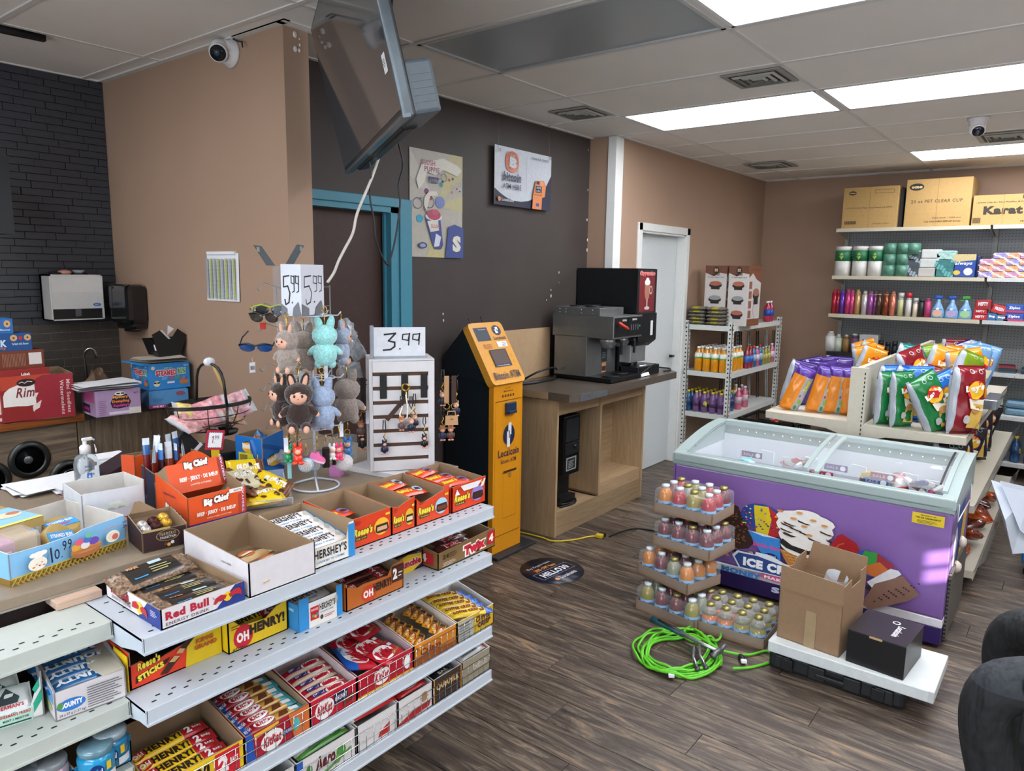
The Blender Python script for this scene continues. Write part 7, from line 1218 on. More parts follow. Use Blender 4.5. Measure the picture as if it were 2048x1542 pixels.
# ---------------------------------------------------------------- back wall shelving
BS=M('#b9b29c',.45,var=.03);BX=7.50;GY0=1.955;JY=.705;PG=PEG('#8d9092','#2a2c2e','YZ')
zs=[(2.158,7.51),(1.715,7.49),(1.352,7.47),(.985,7.50)]
t=thing('back_wall_shelving','cream metal wall shelving with grey pegboard along the back wall','shelving',(0,0,0))
for y0,y1 in((JY+.02,GY0),(-.55,JY-.02),(-1.8,-.59)):MB(PG).box((7.97,y0,.1),(7.985,y1,2.15)).build('pegboard',t)
for y in(GY0+.005,JY,-.57):MB(M('#9a9a96',.5)).box((7.94,y-.018,0),(7.985,y+.018,2.16)).build('upright',t)
def bshelf(x,y0,y1,z,mat,lip=.032):MB(mat).box((x,y0,z-.006),(7.965,y1,z)).box((x-.004,y0,z-lip),(x,y1,z+.001)).prism([(x,z-lip),(7.96,z-.09),(7.96,z),(x,z)],'Y',y0,y0+.003).prism([(x,z-lip),(7.96,z-.09),(7.96,z),(x,z)],'Y',y1-.003,y1).build('shelf',t)
for i,(z,x)in enumerate(zs):bshelf(x,JY+.01,GY0+.0,z,BS if i<3 else BLACK);bshelf(x,-1.8,JY-.01,z-(0 if i<3 else .08),M('#b8bab8',.4))
for z in(.55,.15):bshelf(7.42,-1.8,JY-.01,z,M('#b8bab8',.4));bshelf(7.42,JY+.01,GY0,z,BS)
def cbox(lab,x0p,x1p,ytop,Xf,d,items,mat=None,z=zs[0][0],rot=0,name='cardboard_box',cat='box'):
 a,b=PX(x0p,455,Xf),PX(x1p,455,Xf);w=a.y-b.y;h=PX((x0p+x1p)/2,ytop,Xf).z-z
 t=thing(name,lab,cat,(Xf,a.y,z+.001),-pi/2+rot);MB(mat or M('#ab8a55',.75,var=.05)).box((0,0,0),(w,d,h),bev=.004).build('body',t);MB(M('#967646',.6)).box((w*.49,-.0008,0),(w*.5,.0,h)).build('crease',t)
 art(t,items=items,W=w,H=h,**FRONT);return t
cbox('brown carton printed 12/16/22 Cold Paper Cup Dome Lid on the top shelf',1682,1792,374,7.54,.38,[('e',.17,.86,.07,.05,'#26241e'),('t','omo',.12,.845,.10,.03,'#c8b080',{'bold':.05}),('t','12/16/22 Cold Paper Cup Dome Lid (PET)',.08,.47,.82,.045,'#4a3a24',{'bold':.02}),('l',[(.58,.84),(.92,.84),(.92,.92),(.58,.92),(.58,.84)],.003,'#4a3a24')]+[('r',.06+.02*i,.1,.07+.02*i+.004*(i%2),.18,'#3a2c1c')for i in range(11)]+[('t','Case Pack : 1000 pcs',.58,.09,.3,.03,'#4a3a24')])
cbox('largest brown carton, printed 20 oz PET CLEAR CUP, on the top shelf',1806,1937,357,7.54,.40,[('e',.16,.84,.115,.075,'#1f1d1a'),('t','omo',.08,.81,.17,.05,'#c8b080',{'bold':.06}),('t','20 oz PET CLEAR CUP',.09,.50,.78,.065,'#3a2e1e',{'bold':.01}),('t','Case Pack : 1000 pcs',.44,.16,.43,.035,'#4a3a24',{'bold':.02}),('t','Use with OMO-PETLID-Series',.32,.09,.55,.035,'#4a3a24',{'bold':.02})])
cbox('brown carton printed Dome Lids with large black lettering, at the right of the top shelf',1941,2068,389,7.55,.38,[('t','Karat',.18,.35,.62,.28,'#2c241a',{'bold':.06}),('t','®',.82,.55,.04,.06,'#2c241a'),('t','- Dome Lids for 32oz PolyPro & Cold Paper',.05,.72,.95,.06,'#3a2e1e',{'bold':.03}),('r',.78,.85,1,.97,'#2a241c'),('t','C-KDL',.80,.87,.2,.07,'#c8b080',{'bold':.05}),('t','PET Dome',.78,.09,.22,.05,'#3a2e1e',{'bold':.03})]+[('r',.02+.012*i,.08,.027+.012*i,.26,'#3a2c1c')for i in range(11)])
cbox('black box squeezed between the two tall brown cartons',1794,1803,378,7.60,.2,[],M('#1d1e20',.5))
# products, pixel columns measured on each shelf
def at7(px,xi,i):p=PX(px,560,zs[i][1]+xi);return p.y
def cyl(lab,px,i,r,h,mats,name,cat,group,xi=.08,dz=0.,rz=0.):
 m=MB();
 for z0,z1,rr,c in mats:m.lathe([(rr*r,z0*h),(rr*r,z1*h),(0,z1*h)],n=16,mat=K(c)if isinstance(c,str)else c)
 return putm(m.mesh(name),name,lab,cat,group,(zs[i][1]+xi,at7(px,xi,i),zs[i][0]+.001+dz),rz)
for k,px in enumerate((1683,1717,1748)):
 r_=.072-.004*k;o=cyl(['leftmost white and green paper towel roll on the second shelf','middle white and green paper towel roll on the second shelf','paper towel roll next to the green tissue packs'][k],px,1,r_,.275,[(0,.55,1,'#c9c8c2'),(.5,.86,1.01,'#1f6a44'),(.86,1,1,'#c9c8c2')],'paper_towel_roll','paper towels','paper towel rolls')
 m=art(MB(),(0,0,0),(1,0,0),(0,0,1),[('p',[(.5,.1),(.72,.45),(.5,.8),(.28,.45)],'#8fb04a'),('t','Bounty',.22,.40,.56,.14,'#20202a',{'bold':.06,'shear':.15}),('t','paper towels',.45,-.12,.4,.06,'#5aa04a',{'bold':.03})],fn=lambda x,y,l:((r_*1.02+l)*math.cos(pi+.9*(x-.5)*1.6*1),-(-(r_*1.02+l)*math.sin(pi+.9*(x-.5)*1.6)),.14+.10*y));q=putm(m.mesh('print'),'print',None,None,None,(0,0,0));q.parent=o
def tis(lab,px,w,h,dz,c,c2=None,xi=.05,d=.11,name='tissue_pack',cat='tissue',g='tissue packs on the second shelf',i=1,txt=None):
 m=MB(M(c,.4,var=.25 if c2 else .05,scale=30)).box((0,-w/2,0),(d,w/2,h),bev=min(.008,h*.2));o=putm(m.mesh(name),name,lab,cat,g,(zs[i][1]+xi,at7(px,xi,i),zs[i][0]+.001+dz))
 if c2 or txt:
  it=[('e',((j*37)%100)/100,((j*61)%100)/100,.07,.09,c2)for j in range(16)]if c2 else[]
  if txt:it+=txt
  a_=art(None,(0,w/2,0),(0,-1,0),(0,0,1),it,W=w,H=h);a_.parent=o
 return o
for k,(px,dz)in enumerate(((1776,0),(1802,0),(1776,.10),(1802,.10),(1776,.20),(1802,.20),(1822,.20))):cyl('green wrapped toilet roll, '+['bottom left','bottom right','middle left','middle right','top left','top middle','top right'][k]+' of the green pile',px,1,.058,.10,[(0,1,1,M('#4f7f6c',.35,var=.3,scale=12))],'toilet_roll','toilet paper','green wrapped toilet rolls',.08,dz)
tis('lower black and white patterned tissue box',1818,.155,.15,0,'#3a4248','#8a97a0');tis('upper black and white patterned tissue box',1818,.15,.085,.152,'#3a4248','#8a97a0')
for k in range(3):tis(['bottom','middle','top'][k]+' white tissue pack of the white stack',1853+2*k,.155,.08,.082*k,['#a8a4a0','#b4b8b6','#b9bcba'][k])
tis('large teal scalloped tissue box',1887,.165,.15,0,'#2c6a6a','#5a9a98');tis('small pale teal tissue box on the scalloped one',1887,.155,.08,.152,'#8fb4ae','#a8c4be')
tis('blue sanitary pad pack with white lettering',1925,.17,.20,0,'#1f3f8a',None,name='pad_pack',cat='pads',txt=[('p',[(0,.65),(1,.75),(1,1),(0,1)],'#b8a878'),('t','always',.08,.50,.78,.18,'#d8dcec',{'bold':.03,'shear':.3}),('e',.7,.25,.2,.16,'#c8ccd8'),('e',.2,.2,.16,.1,'#c8a83a')]);tis('second blue pad pack behind the blue one',1943,.10,.19,0,'#2a3c70',xi=.17,name='pad_pack',cat='pads')
pc_=['#8a80b8','#c08a6a','#b07a9a','#c9905a']
for c in range(4):
 for k in range(4 if c else 3):tis('small orange and lilac soap box, '+ORD[k]+' from the bottom in the '+ORD[c]+' column',1970+26*c,.11,.052,.053*k,pc_[(c+k)%4],'#d8c8c0',name='soap_box',cat='soap',g='small soap boxes on the second shelf',d=.08)
 # cans on the third shelf
cans=[(1672,'#a02838',.024,.235),(1679,'#8a2434',.022,.23),(1688,'#5a3a9a',.024,.23),(1699,'#b03a6a',.026,.235),(1708,'#c0487a',.022,.23),(1719,'#b08a5a',.026,.235),(1733,'#b8b0b4',.026,.225),(1745,'#8a4a88',.026,.225),(1754,'#6a3a6a',.02,.22),(1762,'#4a3428',.027,.225),(1776,'#7a3a20',.027,.225),(1790,'#c0705a',.025,.225)]
for k,(px,c,r,h)in enumerate(cans):cyl(['dark red','wine red','violet','magenta','rose pink','tan','white floral','mauve','plum','dark brown','black and orange','salmon'][k]+' spray can, '+ORD[k]+' from the left on the third shelf',px,2,r,h,[(0,.84,1,M(c,.25,metal=.4)),(.84,.88,.8,'#a8946a'if k>4 else c),(.88,.96,.62,c),(.96,1,.45,c)],'spray_can','spray can','spray cans on the third shelf')
for k,(px,c,cap)in enumerate(((1806,'#a8a878','#b8b8b0'),(1822,'#b8b4b0','#b8202c'),(1836,'#c0b4a0','#a8a8a4'))):cyl(['grey-green air freshener with a white cap','white air freshener with a red cap','small cream air freshener'][k],px,2,.024 if k<2 else .02,.215 if k<2 else .17,[(0,.7,1,c),(.7,.8,.8,'#c9c8c4'),(.8,1,1.02,cap)],'air_freshener','air freshener',None)
cyl('short black spray can on the third shelf',1848,2,.024,.16,[(0,.85,1,'#1a1c1e'),(.85,1,.9,'#131415')],'spray_can','spray can',None);cyl('short magenta spray can beside the blue trigger bottles',1861,2,.026,.17,[(0,.85,1,'#a03060'),(.85,.9,.7,'#a03060'),(.9,1,.5,'#a03060')],'spray_can','spray can',None)
for k,px in enumerate((1882,1910,1938)):
 p_y=at7(px,.08,2);t=thing('trigger_bottle',['left blue fabric spray bottle with a blue trigger','middle blue fabric spray bottle with a blue trigger','blue fabric spray bottle with a green trigger'][k],'spray bottle',(zs[2][1]+.08,p_y,zs[2][0]+.001),group='blue trigger bottles')
 MB(M('#6f9ac0',.2,coat=.4)).lathe([(.05,0),(.055,.01),(.052,.06),(.035,.10),(.016,.14),(.014,.17)],n=18,sx=.6).build('bottle',t);tc_=M('#1f4fa8'if k<2 else '#3a8a34',.35)
 MB(tc_).box((-.014,-.03,.17),(.014,.035,.20),bev=.008).box((-.008,.02,.155),(.008,.05,.165)).tube([(0,.028,.18),(0,.038,.15)],.004,5).build('trigger',t)
 art(t,(-.034,.045,.012),(0,-1,0),(0,0,1),[('e',.5,.35,.42,.35,['#c8a08a','#a090b8','#8ab88a'][k]),('r',.1,.7,.9,.75,'#2a3f78'),('e',.5,.78,.14,.12,'#c8d4e0')],'label',W=.09,H=.09)
bx=[(1968,0,.11,.05,'#a01c24','HEFTY','red bag box at the bottom left of the stack'),(1968,.052,.10,.04,'#b02028','HEFTY','second red bag box in the stack'),(1972,.094,.12,.08,'#8f1820','HEFTY','dark red bag box on top of the stack'),(1992,0,.07,.06,'#2a5a8a','Bag','small blue box left of the teal one'),(2012,0,.09,.05,'#3a6a8a','Bags','small teal and white box'),(2003,.062,.11,.07,'#a8242c','FRESH','tilted red box leaning over the small boxes'),(2036,0,.14,.07,'#1f4a98','Ziploc','lower blue and pink bag box at the right'),(2036,.072,.13,.07,'#1f4a98','Ziploc','upper blue and pink bag box at the right')]
for px,dz,w,h,c,tx,lb in bx:o=tis(lb,px,w,h,dz,c,name='bag_box',cat='box',g='small boxes at the right of the third shelf',i=2,txt=[('t',tx,.2,.35,.6,.4,'#dcdce0',{'bold':.05}),('r',0,0,1,.25,'#b0305a'if 'Zip'in tx else c)]);o.rotation_euler.x=.25 if 'tilted'in lb else 0
# black fourth shelf
for k,(px,c,r,h)in enumerate(((1671,'#c8c8c4',.05,.19),(1687,'#b8c0b0',.036,.165),(1703,'#8a6a3a',.034,.165),(1720,'#5a4058',.045,.18))):cyl(['tall white body wash bottle at the left end of the black shelf','small white bottle beside the tall one on the black shelf','amber shampoo bottle on the black shelf','purple-brown bottle on the black shelf'][k],px,3,r,h,[(0,.78,1,c),(.78,.9,.7,c),(.9,1,.5,'#d0d0cc')],'body_wash','bottle','toiletries on the black shelf')
for k in range(2):tis(['left','right'][k]+' white and teal twin box on the black shelf',1738+19*k,.085,.18,0,'#b8bab8',i=3,name='toiletry_box',cat='box',g='toiletries on the black shelf',txt=[('r',0,0,1,.3,'#1f5a6a'),('e',.5,.62,.2,.12,'#2a3a44'),('e',.5,.60,.14,.08,'#b8bab8')])
for k in range(5):cyl(['black','second black','third black','grey','teal'][k]+' deodorant stick at the right of the twin boxes',1774+14*k,3,.026,.13-.01*(k%2),[(0,.7,1,'#1a1c20'if k<3 else '#5a666c'),(.7,1,.9,'#22252a'if k<3 else '#6a767c')],'deodorant','deodorant','toiletries on the black shelf')
for i in range(9):putm(MB(K(['#2a4a6a','#26302a','#7a2430','#1d1f22'][i%4])).box((0,0,0),(.2,.12,.018)).mesh('sock_pack'),'flat_pack','flat dark pack, '+ORD[i%3]+' layer, '+ORD[i//3]+' pile on the lower right wall shelf','pack','flat packs on the wall shelf',(7.55,.42-.16*(i//3),.907+.02*(i%3)),.1*math.sin(i))
for i in range(6):putm(MB(M(['#a8b89a','#5a7a90','#b0b4ac'][i%3],.4,var=.15)).box((0,0,0),(.2,.17,.06),bev=.02).mesh('wipes'),'wipes_pack','soft wipes pack, '+['bottom','top'][i//3]+' layer, '+ORD[i%3]+' from the left on the wall shelf','wipes','wipes on the wall shelf',(7.5,.48-.19*(i%3),.552+.062*(i//3)))
for i in range(6):putm(bottle('cab'),'cleaner_bottle','dark blue bottle, '+ORD[i]+' from the left on the lowest wall shelf','bottle','dark bottles on the lowest wall shelf',(7.50,.55-.10*i,.152),0,1.2)
# ================================================================ ice cream freezer
FX,FY0,FY1,FB=3.72,.37,1.735,4.36;PUR=M('#7a5a98',.3,var=.02,coat=.3);GR=M('#94a3a1',.3,var=.02);GRD=M('#80908f',.35,var=.02)
t=thing('ice_cream_freezer','purple ice cream chest freezer with a curved sliding glass lid','freezer',(0,0,0))
m=MB(PUR);m.box((FX,FY0,.145),(FB,FY0+.015,.655),bev=.004);m.box((FX,FY0,.145),(FX+.03,FY1,.655),bev=.012).box((FX,FY1-.015,.145),(FB,FY1,.655)).box((FB-.02,FY0,.145),(FB,FY1,.655));m.build('cabinet',t)
MB(M('#d6d4da',.35)).box((FX-.001,FY0-.001,.105),(FB,FY1,.146),bev=.004).build('white_band',t);MB(M('#2f1f58',.4)).box((FX,FY0,.02),(FB,FY1,.106),bev=.004).build('plinth',t)
MB(GRD).box((FX-.006,FY0-.006,.652),(FX+.03,FY1+.006,.675),bev=.004).box((FX,FY0-.006,.652),(FB,FY0+.02,.675)).box((FX,FY1-.02,.652),(FB,FY1+.006,.675)).build('trim_band',t)
arc_=lambda s:(FX+.0+s*(FB-FX),.712+.105*math.sin(min(1,s*1.05)*pi/2*.98)**.9 if s>0 else .712)
NS=12;L_=[arc_(i/NS)for i in range(NS+1)]
def endcap(y0,y1):MB(GR).prism([(FX-.008,.674),(FX-.008,.712)]+L_[1:]+[(FB,.674)],'Y',y0,y1).build('end_cap',t)
endcap(FY0-.006,FY0+.055);endcap(FY1-.055,FY1+.006)
MB(GR).box((FX-.010,FY0-.001,.674),(FX+.05,FY1+.001,.722),bev=.008).build('front_rail',t);MB(GR).box((FB-.06,FY0+.04,.79),(FB,FY1-.04,.822),bev=.006).build('rear_rail',t);MB(GR).box((FB-.03,FY0+.02,.66),(FB-.01,FY1-.02,.80)).build('rear_wall',t)
GL=M('#dfeaea',.03,var=0,alpha=.16,spec=1.)
for k,(y0,y1,dz,nm)in enumerate(((.985,FY1-.05,-.004,'left'),(FY0+.05,1.04,.006,'right'))):
 P_=[(x,z+dz)for x,z in L_ if FX+.03<x<FB-.03];n=len(P_)
 g=MB(GL).add([(x,y,z)for y in(y0,y1)for x,z in P_],[(i,i+1,n+i+1,n+i)for i in range(n-1)],smooth=True).build('glass_lid',t)
 for y in(y0,y1):m=MB(GR);m.prism([(x,z+.006)for x,z in P_]+[(x,z-.006)for x,z in P_][::-1],'Y',y-.011,y+.011).build('lid_frame',g)
 m=MB(BLACK if k else GRD);m.prism([(x,z+.010)for x,z in P_[1:-1]]+[(x,z+.004)for x,z in P_[1:-1]][::-1],'Y',(y0 if k else y1)-.03*(-1 if k else 1),(y0 if k else y1)-.022*(-1 if k else 1)).build('seal',g)
INW=M('#c9cdd4',.4,var=.02);MB(INW).box((FX+.04,FY0+.05,.36),(FB-.05,FY1-.05,.37)).box((FX+.035,FY0+.05,.36),(FX+.045,FY1-.05,.67)).box((FB-.06,FY0+.05,.36),(FB-.05,FY1-.05,.74)).box((FX+.04,FY0+.05,.36),(FB-.05,FY0+.06,.70)).box((FX+.04,FY1-.06,.36),(FB-.05,FY1-.05,.70)).build('liner',t)
m=MB(M('#d5d9de',.3))
for y in(.46,.70,.95,1.2,1.45):
 for x in(FX+.08,FB-.12):m.tube([(x,y-.1,.60),(x,y-.1,.68),(x,y-.03,.685),(x,y-.02,.665),(x,y+.1,.665),(x,y+.1,.60)],.003,5)
 m.tube([(FX+.08,y-.1,.60),(FB-.12,y-.1,.60)],.003,5)
m.build('wire_baskets',t)
m=MB(EM('#ffd8a0',2.))
for i in range(22):m.sph((FB-.075,FY0+.12+.052*i,.775),.003,n=5,m=3)
m.build('lamp_string',t)
WH_=FY1-FY0;Cc=[]
rr_=random.Random(2)
nutty=[('p',[(.215,.62),(.25,.68),(.28,.66),(.30,.55),(.335,.40),(.35,.30),(.33,.23),(.29,.20),(.255,.24),(.235,.38),(.21,.52)],'#3a231a')]+[('e',.23+.10*rr_.random()*.9,.26+.32*rr_.random(),.004,.008,'#7a5236')for _ in range(50)]
nutty+=[('p',[(.24,.20),(.33,.2),(.30,.16),(.27,.17)],'#1a1210'),('p',[(.335,.21),(.35,.22),(.37,.13),(.355,.12)],'#c9a878'),('e',.215,.19,.03,.035,'#6a4028'),('p',[(.23,.17),(.24,.18),(.262,.11),(.25,.10)],'#b8804a')]
def cone():
 it=[('p',[(.455,.33),(.62,.33),(.555,.10),(.51,.10)],'#b87a34')]+[('l',[(.455+.02*i,.33),(.53+.006*i,.1)],.003,'#8a5420')for i in range(8)]+[('l',[(.47+.01*i,.32-.03*i),(.61-.012*i,.30-.03*i)],.003,'#d8a050')for i in range(7)]
 it+=[*[('e',x,y,a,b,'#dcd8d2')for x,y,a,b in((.535,.40,.078,.10),(.54,.50,.092,.12),(.54,.60,.103,.12),(.54,.68,.105,.085),(.545,.74,.05,.045))],('p',[(.455,.40),(.48,.36),(.54,.33),(.60,.36),(.61,.42),(.56,.38),(.50,.40),(.465,.45)],'#1c1412')]
 for i in range(11):a,b=.45+.17*rr_.random(),.45+.24*rr_.random();it.append(('p',[(a,b),(a+.03,b-.02),(a+.05,b-.025),(a+.035,b-.035),(a+.005,b-.02)],'#3a2018'if i%3 else '#16100e'))
 it+=[('e',a,b,.012,.012,'#c98a4a')for a,b in((.45,.73),(.50,.68),(.54,.62),(.57,.70),(.61,.67),(.56,.545),(.52,.75))];return it
def dome():
 it=[('e',.375,.61,.080,.135,'#1c3f8a'),('p',[(.345,.72),(.40,.73),(.42,.60),(.405,.42),(.36,.43),(.35,.60)],'#d0b818'),('p',[(.40,.73),(.43,.68),(.455,.60),(.45,.44),(.405,.42),(.415,.60)],'#b01c24')]
 it+=[('e',.305+.14*rr_.random(),.48+.22*rr_.random(),.004,.007,['#2a5ab0','#122a66','#e0cc3a','#c83030'][i%4])for i in range(50)]
 return it+[('p',[(.33,.45),(.455,.43),(.465,.12),(.42,.12)],'#2f7ac0'),('p',[(.33,.45),(.39,.42),(.455,.43),(.39,.445)],'#d0d0d8'),('t','Bubble Gum',.355,.30,.10,.045,'#c0408a',{'bold':.05}),('e',.425,.225,.026,.036,'#1c2a5a'),('t','Royal',.407,.21,.036,.03,'#dcdce4',{'bold':.04})]
it=nutty+dome()+cone()
it+=[('p',[(.62,.40),(.655,.60),(.67,.63),(.72,.57),(.735,.50),(.715,.36),(.70,.30),(.63,.30)],'#a01c24'),('l',[(.64,.42),(.665,.52),(.68,.54)],.006,'#c85a34'),('p',[(.715,.44),(.73,.50),(.76,.53),(.81,.50),(.845,.42),(.84,.34),(.79,.28),(.74,.28),(.71,.36)],'#2a4a98'),('p',[(.735,.43),(.75,.52),(.79,.52),(.80,.44),(.76,.38)],'#2f8a3a'),('p',[(.79,.52),(.845,.44),(.84,.36),(.79,.42)],'#8a2a34'),('p',[(.76,.38),(.80,.44),(.84,.36),(.80,.28),(.76,.30)],'#b8622a')]
it+=[('p',[(.76,.16),(.84,.39),(.86,.38),(.79,.12)],'#26201e'),('p',[(.765,.22),(.835,.40),(.86,.40),(.87,.37),(.79,.16)],'#c9c8cc'),('p',[(.755,-.0),(.79,.22),(.875,.36),(.93,.22),(.90,.14),(.78,-.05)],'#7a5a4c')]+[('e',.795+.022*a+.014*b,.05+.035*a*1.0+.05*b*.9,.0035,.007,'#2c1c18')for a in range(5)for b in range(4)]
it+=[('p',[(.28,.16),(.30,.22),(.37,.22),(.372,.25),(.43,.25),(.48,.20),(.52,.19),(.54,.05),(.31,.04)],'#d0d4da'),('p',[(.29,.15),(.305,.20),(.38,.21),(.52,.16),(.53,.06),(.315,.05)],'#24407a'),('t','ICE CREAM',.325,.075,.26,.095,'#e4e6e8',{'bold':.07}),('e',.47,.015,.09,.03,'#c04a7a'),('t','MAKING',.41,-.0,.12,.03,'#eadde4',{'bold':.05,'rot':-.02}),('t','MONEY',.24,-.04,.16,.06,'#2f6fb0',{'bold':.07}),('t','SMILES',.44,-.13,.2,.06,'#b8bcd8',{'bold':.06}),('p',[(.62,.23),(.64,.35),(.66,.36),(.63,.18)],'#d8dade')]
it+=[('r',.885,.885,.98,.985,'#c9b01c'),('t','PROPERTY OF',.91,.96,.045,.012,'#2a2410',{'bold':.04}),('t','THE ICE CREAM DEPOT',.895,.935,.075,.016,'#2a2410',{'bold':.05})]+lines(.90,.895,.965,.93,3,'#5a4c10')
art(t,(FX,FY1,.145),(0,-1,0),(0,0,1),it,W=WH_,H=.51)
art(t,(FX,FY0,.145),(1,0,0),(0,0,1),[('p',[(.3,.1),(.6,.2),(.8,.6),(.7,1),(.35,.95),(.25,.5)],'#2a4080'),('p',[(.5,.2),(.8,.3),(.9,.8),(.7,.9)],'#c8a030'),('e',.3,.6,.1,.2,'#b8b0c0')],W=.6,H=.5)
MB(PEG('#5a5650','#1c1a18','XZ',.02,.005)).box((FX+.06,FY0-.012,.03),(FB-.02,FY0-.002,.36)).build('vent_grille',t)
for x,z in((FX+.28,.40),(FX+.22,.28)):MB(M('#c9bcae',.4)).lathe([(0,0),(.028,.004),(.03,.014),(.018,.03),(0,.034)],n=18).build('wall_knob',t)
for o in t.children:
 if o.name.startswith('wall_knob'):o.rotation_euler=(pi/2,0,0);o.location=(FX+.34,FY0,.43)if o.name=='wall_knob'else(FX+.22,FY0,.34)
FT=[('#2f6fb8','blue'),('#3a2a6a','navy'),('#c8a030','yellow'),('#b83a44','red'),('#5a4a8a','violet'),('#3fa0b0','teal'),('#d8d8dc','white'),('#b85a8a','pink')]
FP=[(1562,912),(1585,925),(1610,930),(1598,915),(1630,925),(1545,905),(1735,952),(1765,962),(1790,955),(1800,965),(1830,972),(1850,975),(1865,962),(1880,978),(1845,958),(1500,930)]
for i in range(16):
 pq=PZ(*FP[i],.63);y=pq.y;c,nm=FT[(i*3)%8];mb_,_=pillow(.14,.075,.03,lambda u,v,s:FO(c)if abs(u-.5)>.2 else FO('#c9c4c0'if i%2 else '#7a4a30'),noise=.002,seed=i)
 putm(mb_.mesh('ice_cream_pack'),'ice_cream_pack',nm+' ice cream pack, '+(['first','second','third','fourth','fifth','sixth','seventh','eighth','ninth','tenth','eleventh','twelfth','thirteenth','fourteenth','fifteenth','sixteenth'][i])+' from the right end inside the freezer','ice cream','wrapped ice creams in the freezer',(pq.x,y,.62+.012*(i%3)),rot=(.4*math.sin(i),.5+.2*math.cos(i*2),i*1.1))
for i,(px,py,c)in enumerate(((1483,912,'#5a2a5a'),(1648,938,'#5a3a7a'),(1740,956,'#8a2030'),(1725,966,'#2a4a7a'),(1618,950,'#a02a3a'))):q=thing('price_label',['plum','violet','red','blue','crimson'][i]+' price label inside the freezer, '+['at the far left','left of the lid frame','right of the lid frame','under the lid frame','beside the red packs'][i],'price label',PZ(px,py,.655),-pi/2,'price labels inside the freezer');MB(K(c)).box((0,0,0),(.12,.002,.035)).build('card',q);art(q,items=[('e',.8,.5,.12,.4,'#d8d4d8'),('t','SALE',.1,.3,.5,.4,'#b8a0b8')],W=.12,H=.035,**FRONT)
# ================================================================ chip gondola
GX_,GP=4.50,.985;CRE=M('#b9b3a2',.45,var=.04)
t=thing('chip_shelving','cream double-sided shelving behind the freezer, loaded with chip bags','shelving',(0,0,0));GE=6.95
[MB(CRE).box((a,GP-b,0),(a+.03,GP+b,1.19)).build('upright',t)for a,b in((GX_,.045),(GX_+.9,.02),(GE,.02))];MB(CRE).box((GX_+.03,GP-.015,.1),(GE,GP+.015,1.19)).build('center_panel',t)
hm=MB(HOLE);z=.3
while z<1.17:hm.box((GX_-.0006,GP-.036,z),(GX_,GP-.030,z+.014));z+=.025
hm.build('slots',t,kind='stuff')
def gsh(y0,y1,z,lip):
 m=MB(CRE).box((GX_+.0,y0,z-.01),(GE,y1,z));yo=y0 if abs(y0-GP)>abs(y1-GP)else y1;yi=y1 if yo==y0 else y0;m.prism([(yo,z),(yo,z-.04),(yo+(yi-yo)*.75,z-.055),(yi-(yi-yo)*.05,z-.085),(yi,z-.085),(yi,z)],'X',GX_-.004,GX_).box((GX_,yo-.002,z-lip),(GE,yo+.002,z+.004));m.build('shelf',t)
gsh(.43,GP-.04,.862,.04);gsh(GP+.04,1.50,.872,.04);gsh(.36,GP-.04,.50,.04);gsh(GP+.04,1.55,.5,.04);gsh(.33,GP-.04,.14,.05);gsh(GP+.04,1.58,.14,.05)
FN=M('#8d9296',.12,alpha=.45,spec=1);
for y,z,h_ in((.43,.862,.085),(.36,.50,.07),(.33,.14,.07)):
 MB(FN).add([(GX_,y,z),(GE,y,z),(GE,y-.045,z+h_),(GX_,y-.045,z+h_)],[(0,1,2,3)]).build('front_guard',t);m=MB(M('#3a3c3c',.4));
 for i in range(50):x=GX_+.049*i;m.tube([(x,y-.001,z),(x,y-.046,z+h_)],.0013,3)
 m.tube([(GX_,y-.046,z+h_),(GE,y-.046,z+h_)],.002,4).build('guard_wires',t)
MB(M('#8d9296',.2,metal=.8)).box((5.15,.355,.93),(5.5,.43,.99),bev=.004).build('clear_holder',t)
